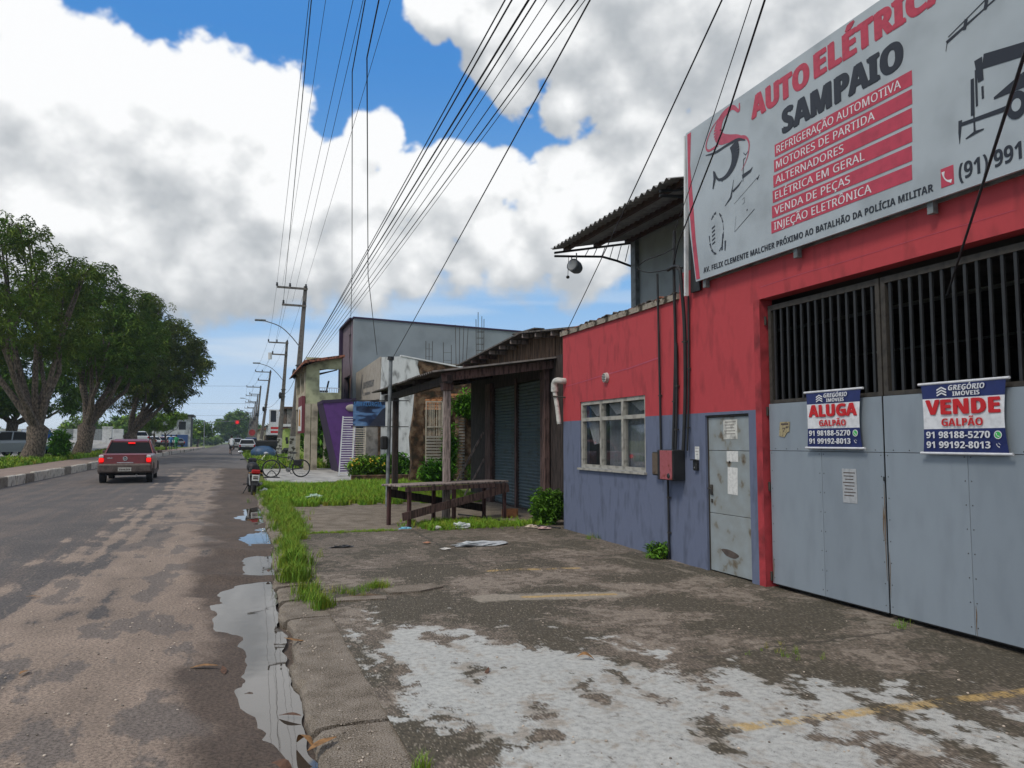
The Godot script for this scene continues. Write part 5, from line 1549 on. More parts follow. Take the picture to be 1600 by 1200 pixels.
func build_white_building() -> void:
	var g := thing("white_building", "white stained building with a beige sign panel on its front and a bare side wall", "building", Vector3(8.0, 0.3, -35.0))
	var b := wb(g)
	slab_poly(b, [[5.80, 0.0], [7.35, 0.0], [7.5, 0.9], [7.42, 2.0], [7.62, 2.8], [7.55, 3.6], [7.72, 4.3], [7.55, 5.0], [7.60, 5.22], [6.82, 5.36], [5.98, 5.30]], -33.0, 0.2); obj("painted_side_wall", b, M.wallwhite, g)
	b = wb(g)
	slab_poly(b, [[7.34, 0.0], [13.0, 0.0], [13.0, 4.55], [9.67, 4.92], [7.58, 5.21], [7.3, 5.2]], -33.02, 0.17); obj("bare_side_wall", b, M.ruinwall, g)
	b = wb(g)
	slab_poly(b, [[6.80, 5.365], [9.67, 4.925], [9.67, 4.985], [6.80, 5.425]], -32.97, 0.26); obj("wall_cap", b, M.white, g)
	b = wb(g)
	bricks(b, 7.9, 3.10, 10, 6, -32.98, 4); bricks(b, 8.2, 4.42, 4, 3, -32.98, 6)
	obj("exposed_bricks", b, M.brick, g).set_meta("kind", "stuff")
	b = fb(g, 5.98)
	wallgrid(b, -37.8, -33.2, 0.0, 5.28, [[-36.9, -35.6, 0.0, 2.6]], 0.2); obj("front_wall", b, M.wallclean, g)
	b = wb(g)
	b.span(Vector3(6.2, 5.0, -37.8), Vector3(13.0, 5.15, -33.25)); b.span(Vector3(6.2, 0, -37.8), Vector3(13.0, 5.0, -37.6)); obj("roof_slab", b, M.concrete, g)
	# sign panel standing off the front
	var s := thing("sign_panel", "beige sign panel with a dark monogram on the white building", "sign", Vector3(5.7, 3.5, -35.6))
	b = wb(s)
	var A := Vector3(5.92, 0, -33.05); var B := Vector3(5.62, 0, -38.0)
	b.loft([[Vector3(A.x, 3.50, A.z), Vector3(A.x, 5.32, A.z), Vector3(A.x + 0.05, 5.32, A.z), Vector3(A.x + 0.05, 3.50, A.z)], [Vector3(B.x, 3.45, B.z), Vector3(B.x, 5.02, B.z), Vector3(B.x + 0.05, 5.02, B.z), Vector3(B.x + 0.05, 3.45, B.z)]]); obj("panel", b, M.panelbeige, s)
	b = wb(s)
	b.tube([Vector3(5.62, 3.2, -38.1), Vector3(5.66, 5.2, -38.1), Vector3(5.72, 6.3, -38.1)], 0.09, -1.0, 8); obj("side_post", b, M.plastic, s)
	b = wb(s)
	var e := (B - A).normalized()
	var nrm := Vector3(-1, 0, -0.06).normalized()
	var bs := Basis(-e, Vector3.UP, nrm)
	b.t = b.t * Transform3D(bs, B + nrm * 0.004)
	stroke(b, curve2([[1.3, 3.75, 0.05], [1.0, 3.75, 0.03], [1.15, 4.2, 0.08], [1.35, 4.75, 0.05], [1.55, 4.7, 0.03], [1.3, 4.3, 0.05], [1.75, 3.8, 0.06]], 5), 0, 0, 0.002)
	obj("monogram", b, M.signblack, s)
	for k in 9:
		b = wb(s)
		b.t = b.t * Transform3D(bs, B + nrm * 0.004)
		stroke(b, [[1.75 + k * 0.24, 4.12, 0.10], [1.75 + k * 0.24, 4.42, 0.12]], 0, 0, 0.003)
		stroke(b, [[1.70 + k * 0.24, 4.27 + 0.10 * (k % 3 - 1), 0.05], [1.90 + k * 0.24, 4.27 + 0.10 * (k % 3 - 1), 0.05]], 0, 0, 0.0045)
		obj("letter", b, M.signblack, s)
	b = wb(s)
	b.t = b.t * Transform3D(bs, B + nrm * 0.004)
	for k in 6: stroke(b, [[2.05 + k * 0.2, 3.80, 0.13], [2.05 + k * 0.2, 3.92, 0.10]], 0, 0, 0.003)
	obj("small_letters", b, M.signblack, s)
	# starter bars standing out of the wall tops
	var rb := [[7.95, 5.15, 3, 0.95, "three rusty starter bars standing out of the bare wall beside the white paint"], [8.75, 5.02, 2, 1.05, "pair of rusty starter bars with ties standing out of the bare wall"], [9.35, 4.9, 4, 2.0, "four long bent rusty starter bars standing out of the bare wall"]]
	for q in rb:
		var o := thing("starter_bars", q[4], "rebar", Vector3(q[0], q[1], -33.1))
		for k in q[2]:
			b = MB.new()
			var lean: float = 0.03 * (k - 1) * (2.0 if q[2] == 4 else 0.3)
			b.tube([Vector3(k * (0.14 if q[2] != 2 else 0.36), -0.3, 0.02 * (k % 2)), Vector3(k * (0.14 if q[2] != 2 else 0.36) + lean, q[3] - 0.1 * (k % 2), 0)], 0.014, -1.0, 5); obj("bar", b, M.ironrust, o)
		for h in ([0.25, 0.6] if q[2] < 4 else []):
			b = MB.new(); b.bar(Vector3(-0.02, h, 0.02), Vector3(0.14 * (q[2] - 1) + (0.22 if q[2] == 2 else 0.0) + 0.02, h, 0.02), 0.012, 0.012); obj("tie", b, M.ironrust, o)
	var c := thing("starter_bars", "tall caged column of rusty starter bars rising behind the wooden shop", "rebar", Vector3(10.3, 4.6, -33.1))
	for k in 4:
		b = MB.new()
		b.tube([Vector3(0.26 * (k % 2), -0.6, 0.2 * (k / 2)), Vector3(0.26 * (k % 2) + 0.02 * (k - 2), 2.6 + 0.15 * (k % 3), 0.2 * (k / 2))], 0.016, -1.0, 5); obj("bar", b, M.ironrust, c)
	for k in 8:
		b = MB.new()
		for q in [[0, 0, 1, 0], [1, 0, 1, 1], [1, 1, 0, 1], [0, 1, 0, 0]]: b.bar(Vector3(q[0] * 0.26, 0.05 + k * 0.28, q[1] * 0.2), Vector3(q[2] * 0.26, 0.05 + k * 0.28, q[3] * 0.2), 0.014, 0.014)
		obj("tie", b, M.ironrust, c)

func build_street_buildings() -> void:
	# big grey box
	var g := thing("grey_building", "tall grey rendered box building with a dark framed front", "building", Vector3(9.0, 0.4, -42.0))
	var b := wb(g)
	slab_poly(b, [[5.47, 0.0], [16.0, 0.0], [16.0, 7.40], [5.47, 7.73]], -38.0, 0.25); obj("side_wall", b, M.greywall, g)
	b = wb(g)
	slab_poly(b, [[5.43, 7.73], [16.0, 7.40], [16.0, 7.48], [5.43, 7.81]], -37.95, 0.35); obj("roof_edge", b, M.purpledark, g)
	b = fb(g, 5.47)
	wallgrid(b, -41.9, -38.25, 0.0, 7.7, [[-39.6, -38.9, 5.9, 7.1], [-41.2, -38.9, 3.5, 5.0]], 0.2); obj("front_wall", b, M.mauve, g)
	b = wb(g)
	b.span(Vector3(5.30, 3.4, -42.3), Vector3(5.75, 7.78, -41.9)); b.span(Vector3(5.30, 7.71, -41.9), Vector3(5.75, 7.80, -38.3)); obj("dark_frame", b, M.purpledark, g)
	b = wb(g)
	b.span(Vector3(5.6, 5.9, -39.6), Vector3(5.62, 7.1, -38.9)); obj("window", b, M.white, g)
	b = wb(g)
	b.span(Vector3(5.56, 3.6, -39.7), Vector3(5.6, 5.0, -39.2)); obj("wooden_shutter", b, M.orangewood, g)
	b = wb(g)
	b.span(Vector3(5.7, 0, -42.3), Vector3(16.0, 7.3, -42.1)); b.span(Vector3(15.8, 0, -42.09), Vector3(16.0, 7.3, -38.3)); b.span(Vector3(5.72, 7.2, -42.0), Vector3(15.7, 7.32, -38.3)); obj("rear_wall", b, M.greywall, g)
	# purple portal
	g = thing("purple_portal", "purple slanting portal slab narrowing towards the ground", "portal", Vector3(4.6, 0.3, -35.0))
	b = wb(g)
	slab_poly(b, [[3.62, 3.36], [5.05, 3.47], [5.05, 0.2], [4.40, 0.2]], -34.0, 0.25); obj("face", b, M.purple, g)
	b = wb(g)
	b.loft([[Vector3(3.61, 3.36, -34.02), Vector3(4.39, 0.2, -34.02), Vector3(4.60, 0.2, -34.02), Vector3(3.85, 3.34, -34.02)], [Vector3(3.61, 3.30, -36.2), Vector3(4.33, 0.2, -36.2), Vector3(4.55, 0.2, -36.2), Vector3(3.85, 3.28, -36.2)]]); obj("slanting_side", b, M.purpledark, g)
	b = wb(g)
	slab_poly(b, [[3.6, 3.30], [5.05, 3.41], [5.05, 3.55], [3.6, 3.44]], -33.97, 2.2); obj("top_slab", b, M.purpledark, g)
	b = wb(g)
	b.ell(Vector3(4.85, 3.12, -33.95), Vector3(0.26, 0.16, 0.1), 10, 6); obj("wall_lamp", b, M.panelbeige, g)
	# slatted gates
	for q in [["slatted_gate", "white slatted gate leaning open in front of the purple portal", 3.97, 4.46, -31.0, 2.66, "white", 0.13], ["slatted_gate", "beige slatted gate standing beside the blue banner", 4.62, 5.12, -32.0, 2.58, "lattice", 0.05]]:
		var s := thing(q[0], q[1], "gate", Vector3((q[2] + q[3]) / 2, gy(q[4]) + 0.03, q[4]))
		var y0 := gy(q[4]) + 0.04
		var y1: float = q[5]
		for x in [q[2], q[3]]:
			b = wb(s)
			b.bar(Vector3(x, y0, q[4]), Vector3(x + q[7], y1, q[4]), 0.045, 0.05, Vector3.BACK); obj("stile", b, M[q[6]], s)
		for k in 25:
			b = wb(s)
			var f := (k + 0.5) / 25.0
			var y := lerpf(y0, y1, f)
			b.bar(Vector3(q[2] + q[7] * f, y, q[4] - 0.005), Vector3(q[3] + q[7] * f, y, q[4] - 0.005), 0.03, 0.038); obj("slat", b, M[q[6]], s)
	g = thing("gate_pillar", "plain grey plastered pillar between the slatted gate and the white building", "pillar", Vector3(5.45, 0.3, -32.6))
	b = wb(g)
	b.span(Vector3(5.18, 0.0, -32.7), Vector3(5.80, 2.62, -32.4)); obj("shaft", b, M.concrete, g)
	b = wb(g)
	b.span(Vector3(5.74, 0.0, -32.38), Vector3(5.84, 2.6, -32.3)); obj("stain_strip", b, M.ruinwall, g)
	# beige house with terrace
	g = thing("beige_house", "beige two storey house with an open terrace and red tiled roof", "building", Vector3(4.0, 0.4, -39.0))
	b = wb(g)
	b.t = b.t * Transform3D(Basis.IDENTITY, Vector3(0, 0, -36.5))
	wallgrid(b, 3.12, 4.72, 2.0, 5.55, [[3.72, 4.66, 3.93, 5.03], [3.62, 4.72, 2.0, 3.3]], 0.2); obj("front_wall", b, M.palegreen, g)
	for q in [[3.10, 3.34, -36.45], [3.38, 3.66, -36.42], [3.12, 3.32, -41.8]]:
		b = wb(g)
		b.span(Vector3(q[0], 0.2, q[2] - 0.3), Vector3(q[1], 3.9 if q[2] < -40 else 3.4, q[2])); obj("pillar", b, M.beige, g)
	b = fb(g, 3.10)
	wallgrid(b, -42.2, -36.75, 3.3, 5.3, [[-41.6, -39.8, 4.0, 5.1], [-39.2, -37.4, 4.0, 5.1]], 0.2); obj("side_wall", b, M.beige, g)
	b = wb(g)
	b.span(Vector3(3.31, 3.45, -42.2), Vector3(4.72, 3.6, -36.75)); b.span(Vector3(4.55, 0.2, -42.2), Vector3(4.72, 3.4, -38.0)); obj("floor_slab", b, M.beige, g)
	for k in 8:
		b = wb(g)
		b.bar(Vector3(3.3, 4.72 + k * 0.045, -38.0 - k * 0.5), Vector3(4.7, 5.14 + k * 0.03, -38.0 - k * 0.5), 0.08, 0.05); obj("terrace_rafter", b, M.wooddark, g)
	b = wb(g)
	for k in 9: b.bar(Vector3(3.75 + k * 0.11, 3.93, -36.6), Vector3(3.75 + k * 0.11, 4.15, -36.6), 0.02, 0.02)
	b.bar(Vector3(3.72, 4.15, -36.6), Vector3(4.66, 4.15, -36.6), 0.03, 0.03); obj("railing", b, M.white, g)
	b = wb(g)
	b.loft([[Vector3(2.72, 4.96, -36.0), Vector3(2.98, 5.36, -36.0), Vector3(4.8, 5.68, -36.0), Vector3(4.8, 5.58, -36.0), Vector3(3.0, 5.22, -36.0)], [Vector3(2.72, 4.96, -42.5), Vector3(2.98, 5.36, -42.5), Vector3(4.8, 5.68, -42.5), Vector3(4.8, 5.58, -42.5), Vector3(3.0, 5.22, -42.5)]]); obj("roof", b, M.tile, g)
	# chair on the terrace
	var ch := thing("terrace_chair", "dark chair standing on the terrace of the beige house", "chair", Vector3(4.0, 3.6, -37.6))
	b = MB.new(); b.box(Vector3(0, 0.45, 0), Vector3(0.45, 0.06, 0.42)); obj("seat", b, M.black, ch)
	b = MB.new(); b.bar(Vector3(0.16, 0.45, 0), Vector3(0.26, 0.95, 0), 0.42, 0.04, Vector3.RIGHT); obj("backrest", b, M.black, ch)
	for k in 4:
		b = MB.new(); b.bar(Vector3(-0.18 + 0.36 * (k % 2), 0, -0.17 + 0.34 * (k / 2)), Vector3(-0.18 + 0.36 * (k % 2), 0.44, -0.17 + 0.34 * (k / 2)), 0.04, 0.04); obj("leg", b, M.black, ch)
	# sign board on the beige house
	var s := thing("shop_sign", "maroon and white sign box on the side of the beige house", "sign", Vector3(2.95, 2.0, -38.0))
	b = fb(s, 3.09)
	b.span(Vector3(-38.6, 2.05, 0.004), Vector3(-36.5, 3.75, 0.14)); obj("box", b, mat("maroon", lin(0.16, 0.03, 0.04), 0.6), s)
	b = fb(s, 3.09)
	b.span(Vector3(-38.5, 2.15, 0.141), Vector3(-36.6, 3.3, 0.146)); obj("face", b, M.white, s)
	b = fb(s, 3.09)
	b.prism(PackedVector2Array([Vector2(-38.2, 2.4), Vector2(-37.0, 2.35), Vector2(-37.2, 3.1), Vector2(-37.9, 3.2)]), Vector3(0, 0, 0.147), Vector3.RIGHT, Vector3.UP, Vector3(0, 0, 0.003)); obj("picture", b, M.orangewood, s)
	# low planter wall with rubble in front of the gates
	g = thing("planter_wall", "low mossy concrete planter edge under the flowering bushes", "wall", Vector3(5.0, 0.2, -27.6))
	b = wb(g)
	b.bev(Vector3(5.2, 0.32, -27.5), Vector3(2.5, 0.30, 0.18), 0.02); obj("edge", b, M.ruinwall, g)
	# blue banner on its post
	g = thing("steel_post", "thin grey steel post carrying a meter and the blue banner", "post", Vector3(3.53, gy(-18.4) - 0.05, -18.4))
	b = wb(g); b.tube([Vector3(3.50, gy(-18.4) - 0.1, -18.4), Vector3(3.55, 3.66, -18.4)], 0.045, -1.0, 10); obj("tube", b, M.galv, g)
	b = wb(g); b.tube([Vector3(3.545, 3.62, -18.4), Vector3(3.55, 3.70, -18.4)], 0.08, -1.0, 10); obj("cap", b, M.iron, g)
	b = wb(g); b.bev(Vector3(3.40, 1.62, -18.36), Vector3(0.16, 0.32, 0.14), 0.03); obj("meter", b, M.black, g)
	for y in [2.0, 2.63]:
		b = wb(g); b.tube([Vector3(2.62, y, -18.4), Vector3(4.0, y + 0.01, -18.4)], 0.012, -1.0, 6); obj("banner_arm", b, M.iron, g)
	g = thing("blue_banner", "blue metalworks banner stretched on thin arms beside the steel post", "banner", Vector3(3.05, 2.02, -18.38))
	b = MB.new()
	for i in 16:
		for j in 8:
			var f := func(ii: int, jj: int) -> Vector3: return Vector3(-0.39 + ii * 0.048, jj * 0.074, sin(ii * 0.9 + jj * 0.6) * 0.008)
			b.quad(f.call(i, j), f.call(i + 1, j), f.call(i + 1, j + 1), f.call(i, j + 1), Vector3.BACK)
	ntex("bannerprint", 61, 0.01, 3, [[0.0, Color(0.06, 0.09, 0.16)], [0.45, Color(0.16, 0.24, 0.36)], [0.55, Color(0.36, 0.5, 0.66)], [1.0, Color(0.55, 0.66, 0.78)]], 256, FastNoiseLite.TYPE_SIMPLEX_SMOOTH, 3.0)
	obj("cloth", b, mat("bannercloth", Color(0.9, 0.95, 1.0), 0.5, "bannerprint", 1.4), g)
	b = MB.new(); b.prism(PackedVector2Array([Vector2(0.0, 0.01), Vector2(0.38, 0.01), Vector2(0.38, 0.45), Vector2(0.30, 0.40)]), Vector3(0, 0, 0.010), Vector3.RIGHT, Vector3.UP, Vector3(0, 0, 0.002)); obj("dark_corner_print", b, mat("bannerdark", lin(0.03, 0.04, 0.07), 0.5, "soft", 2.0), g)
	text("lettering", "METALURGIA", f_bold, 0.10, mat("bannerblue", lin(0.06, 0.2, 0.45), 0.5), g, Vector3(-0.37, 0.47, 0.014), 0.66)

func build_far_right() -> void:
	var g := thing("green_shack", "small lime green shack with black marks beside the pole", "building", Vector3(6.0, 0.4, -72.0))
	var b := wb(g)
	b.span(Vector3(4.35, 0.3, -75.0), Vector3(6.6, 2.85, -72.0)); obj("wall", b, mat("lime", lin(0.40, 0.52, 0.14), 0.85, "grime", 0.4), g)
	b = wb(g); b.bar(Vector3(4.2, 2.95, -73.4), Vector3(7.2, 3.0, -73.4), 3.4, 0.08); obj("roof", b, M.fibro, g)
	b = wb(g)
	for q in [[4.55, 1.9], [4.6, 1.6], [6.2, 1.9], [6.3, 1.5]]: b.box(Vector3(q[0], q[1], -71.995), Vector3(0.22, 0.3, 0.01))
	obj("painted_marks", b, M.black, g)
	g = thing("grey_house", "grey two storey house with a flat concrete roof far along the street", "building", Vector3(8.0, 0.4, -95.0))
	b = wb(g); b.t = b.t * Transform3D(Basis.IDENTITY, Vector3(0, 0, -92.0))
	wallgrid(b, 5.8, 13.0, 0.2, 5.4, [[6.4, 7.6, 3.2, 4.6], [8.4, 9.6, 3.2, 4.6], [6.4, 7.6, 0.5, 2.4]], 0.25); obj("wall", b, M.concrete, g)
	b = wb(g); b.span(Vector3(5.4, 5.4, -101.0), Vector3(13.4, 5.65, -91.6)); obj("roof_slab", b, M.ruinwall, g)
	b = wb(g); b.span(Vector3(5.8, 0.2, -101.0), Vector3(13.0, 5.4, -93.5)); obj("rear_block", b, M.ruinwall, g)
	b = wb(g); b.span(Vector3(5.5, 2.7, -92.0), Vector3(13.0, 2.9, -90.6)); obj("balcony_slab", b, M.concrete, g)
	g = thing("white_signboard", "white signboard with two red lines of lettering over a dark shopfront", "sign", Vector3(4.6, 2.0, -82.0))
	b = wb(g); b.span(Vector3(3.35, 2.35, -82.1), Vector3(5.6, 3.45, -82.0)); obj("board", b, M.white, g)
	for y in [2.62, 3.02]:
		b = wb(g); b.span(Vector3(3.6, y - 0.10, -81.995), Vector3(5.3, y + 0.12, -81.99)); obj("red_line", b, M.redvinyl, g)
	g = thing("shopfront", "low dark open shopfront under the white signboard", "building", Vector3(4.6, 0.4, -83.0))
	b = wb(g); b.span(Vector3(3.2, 0.3, -88.0), Vector3(5.8, 2.3, -82.4)); obj("block", b, M.ruinwall, g)
	b = wb(g); b.span(Vector3(3.1, 2.2, -82.4), Vector3(5.9, 2.32, -81.4)); obj("awning", b, M.iron, g)
	for x in [3.4, 4.4]:
		b = wb(g); b.span(Vector3(x, 0.45, -82.395), Vector3(x + 0.8, 2.0, -82.38)); obj("opening", b, M.dark, g)
	g = thing("black_billboard", "tall black and white billboard standing above the shops", "billboard", Vector3(3.9, 3.4, -84.0))
	b = wb(g); b.span(Vector3(3.5, 3.5, -84.1), Vector3(4.5, 5.0, -84.0)); obj("board", b, M.white, g)
	b = wb(g); b.span(Vector3(3.65, 3.7, -83.995), Vector3(4.2, 4.9, -83.985)); obj("black_face", b, M.signblack, g)
	b = wb(g); b.span(Vector3(3.9, 0.3, -84.2), Vector3(4.1, 3.5, -84.12)); obj("post", b, M.galv, g)
	g = thing("tarpaulin_heap", "heap of goods under a blue tarpaulin on the verge", "heap", Vector3(2.2, 0.4, -62.0))
	b = MB.new()
	b.ell(Vector3(0.0, 0.35, 0), Vector3(1.0, 0.65, 0.8), 9, 5); obj("blue_cover", b, mat("tarp", lin(0.04, 0.10, 0.20), 0.5, "grime", 0.8), g)
	b = MB.new(); b.bev(Vector3(0.25, 1.1, -0.2), Vector3(1.6, 0.5, 0.9), 0.08); obj("black_cover", b, M.black, g)
	g = thing("tyre_heap", "dark heap of tyres at the foot of the green shack", "heap", Vector3(4.4, 0.4, -69.0))
	for k in 5:
		b = MB.new(); b.tube([Vector3(k * 0.3 - 0.6, 0.1 + 0.18 * (k % 3), 0), Vector3(k * 0.3 - 0.6, 0.28 + 0.18 * (k % 3), 0.05)], 0.32, -1.0, 10); obj("tyre", b, M.rubber, g)
	g = thing("stop_sign", "round red road sign on a short post far along the verge", "sign", Vector3(2.3, 0.4, -104.0))
	b = MB.new(); b.tube([Vector3(0, 0, 0), Vector3(0, 2.2, 0)], 0.05); obj("post", b, M.galv, g)
	b = MB.new(); b.tube([Vector3(0, 2.4, 0.04), Vector3(0, 2.4, 0.07)], 0.42, -1.0, 8); obj("disc", b, M.redtrim, g)
	for q in [["pale low house far along the right verge", Vector3(9.5, 0.4, -125.0), Vector3(9, 3.6, 10), "wallclean"], ["ochre low house beyond the pale one on the right verge", Vector3(9.0, 0.4, -155.0), Vector3(9, 3.4, 14), "beige"]]:
		g = thing("low_house", q[0], "building", q[1])
		b = MB.new(); b.box(Vector3(0, q[2].y / 2, 0), q[2]); obj("wall", b, M[q[3]], g)
		b = MB.new(); b.loft([[Vector3(-5, q[2].y, q[2].z / 2 + 0.4), Vector3(5, q[2].y, q[2].z / 2 + 0.4), Vector3(0, q[2].y + 1.3, q[2].z / 2 + 0.4)], [Vector3(-5, q[2].y, -q[2].z / 2 - 0.4), Vector3(5, q[2].y, -q[2].z / 2 - 0.4), Vector3(0, q[2].y + 1.3, -q[2].z / 2 - 0.4)]]); obj("roof", b, M.tile, g)
		for k in 3:
			b = MB.new(); b.box(Vector3(-3 + k * 2.6, 1.5, q[2].z / 2 + 0.01), Vector3(1.1, 1.2, 0.04)); obj("window", b, M.glassdark, g)
func build_pole(label: String, base: Vector3, top: Vector3, armL: float, lamp: bool, white: bool, trafo := false) -> Dictionary:
	var g := thing("utility_pole", label, "pole", base, 0.0, "concrete utility poles along the right verge")
	var up := top - base
	var at := func(h: float) -> Vector3: return up * (h / up.y)
	var b := MB.new()
	b.bar(Vector3(0, -0.3, 0), up, 0.1, 0.1)
	b = MB.new()
	var rings := []
	for k in 7:
		var f := k / 6.0
		var c: Vector3 = up * f - Vector3(0, 0.3 if k == 0 else 0.0, 0)
		var wx := lerpf(0.21, 0.10, f); var wz := lerpf(0.16, 0.08, f)
		rings.append([c + Vector3(-wx, 0, wz * 0.7), c + Vector3(-wx * 0.7, 0, wz), c + Vector3(wx * 0.7, 0, wz), c + Vector3(wx, 0, wz * 0.7), c + Vector3(wx, 0, -wz * 0.7), c + Vector3(wx * 0.7, 0, -wz), c + Vector3(-wx * 0.7, 0, -wz), c + Vector3(-wx, 0, -wz * 0.7)])
	b.loft(rings); obj("shaft", b, M.polecrete, g)
	if white:
		b = MB.new()
		var r2 := []
		for h in [0.0, 1.55]:
			var c: Vector3 = at.call(h)
			var w: float = 0.225 - h * 0.02
			r2.append([c + Vector3(-w, 0, w * 0.8), c + Vector3(w, 0, w * 0.8), c + Vector3(w, 0, -w * 0.8), c + Vector3(-w, 0, -w * 0.8)])
		b.loft(r2); obj("whitewash", b, M.polewhite, g)
	var ends := []
	for q in [[-0.18, armL], [-1.18, armL * 0.78]]:
		var c: Vector3 = at.call(up.y + q[0])
		b = MB.new()
		b.bar(c + Vector3(0.12, 0, 0.14), c + Vector3(-q[1], 0.02, 0.14), 0.10, 0.11); var arm := obj("crossarm", b, M.polecrete, g)
		for f in ([0.0, 0.42, 0.94] if q[0] > -0.5 else [0.06, 0.9]):
			var p: Vector3 = c + Vector3(lerpf(-q[1], 0.12, f), 0.05, 0.14)
			b = MB.new()
			b.tube([p, p + Vector3(0, 0.08, 0), p + Vector3(0, 0.14, 0), p + Vector3(0, 0.22, 0)], 0, 0, 8, [0.03, 0.07, 0.05, 0.06]); obj("insulator", b, M.iron, arm)
			ends.append(base + p + Vector3(0, 0.22, 0))
	if lamp:
		var c: Vector3 = at.call(up.y * 0.655)
		b = MB.new()
		var pts := []
		for p in curve2([[0.0, 0.0], [-0.5, 0.6], [-1.1, 1.1], [-1.9, 1.36]], 4): pts.append(c + Vector3(p[0] - 0.1, p[1], 0.2))
		b.tube(pts, 0.03, -1.0, 6); var la := obj("lamp_arm", b, M.galv, g)
		b = MB.new(); b.bev(pts[pts.size() - 1] + Vector3(-0.25, 0.03, 0), Vector3(0.6, 0.10, 0.22), 0.03); obj("lamp_head", b, M.galv, la)
	if trafo:
		var c: Vector3 = at.call(up.y - 1.6)
		b = MB.new(); b.tube([c + Vector3(-armL * 0.85, 0, 0.2), c + Vector3(-armL * 0.85, 0.55, 0.2)], 0.16, -1.0, 10); obj("transformer_can", b, M.white, g)
	for h in [5.0, 5.3, 5.6]:
		var c: Vector3 = at.call(h)
		b = MB.new(); b.box(c, Vector3(0.40, 0.05, 0.34)); obj("band", b, M.ironrust, g)
	var tc: Vector3 = base + at.call(5.35) + Vector3(-0.05, 0, 0.2)
	b = MB.new(); b.ell(at.call(5.1) + Vector3(-0.25, 0, 0.2), Vector3(0.12, 0.3, 0.12), 8, 6); obj("cable_coil", b, M.wire, g)
	return {"ends": ends, "tel": tc}

func wire(label: String, pts: Array, r: float, sag := 0.0, grp := "", called := "overhead_wire", seg := 5) -> void:
	var b := MB.new()
	var out := []
	var mid := Vector3()
	for p in pts: mid += p / pts.size()
	for k in pts.size() - 1:
		var n := 10
		for s in n + (1 if k == pts.size() - 2 else 0):
			var f := float(s) / n
			out.append(pts[k].lerp(pts[k + 1], f) - Vector3(0, sag * 4.0 * f * (1.0 - f), 0) - mid)
	b.tube(out, r * 0.68, -1.0, seg)
	var o := obj(called, b, M.wire)
	o.position = mid
	tag(o, label, "wire", grp)

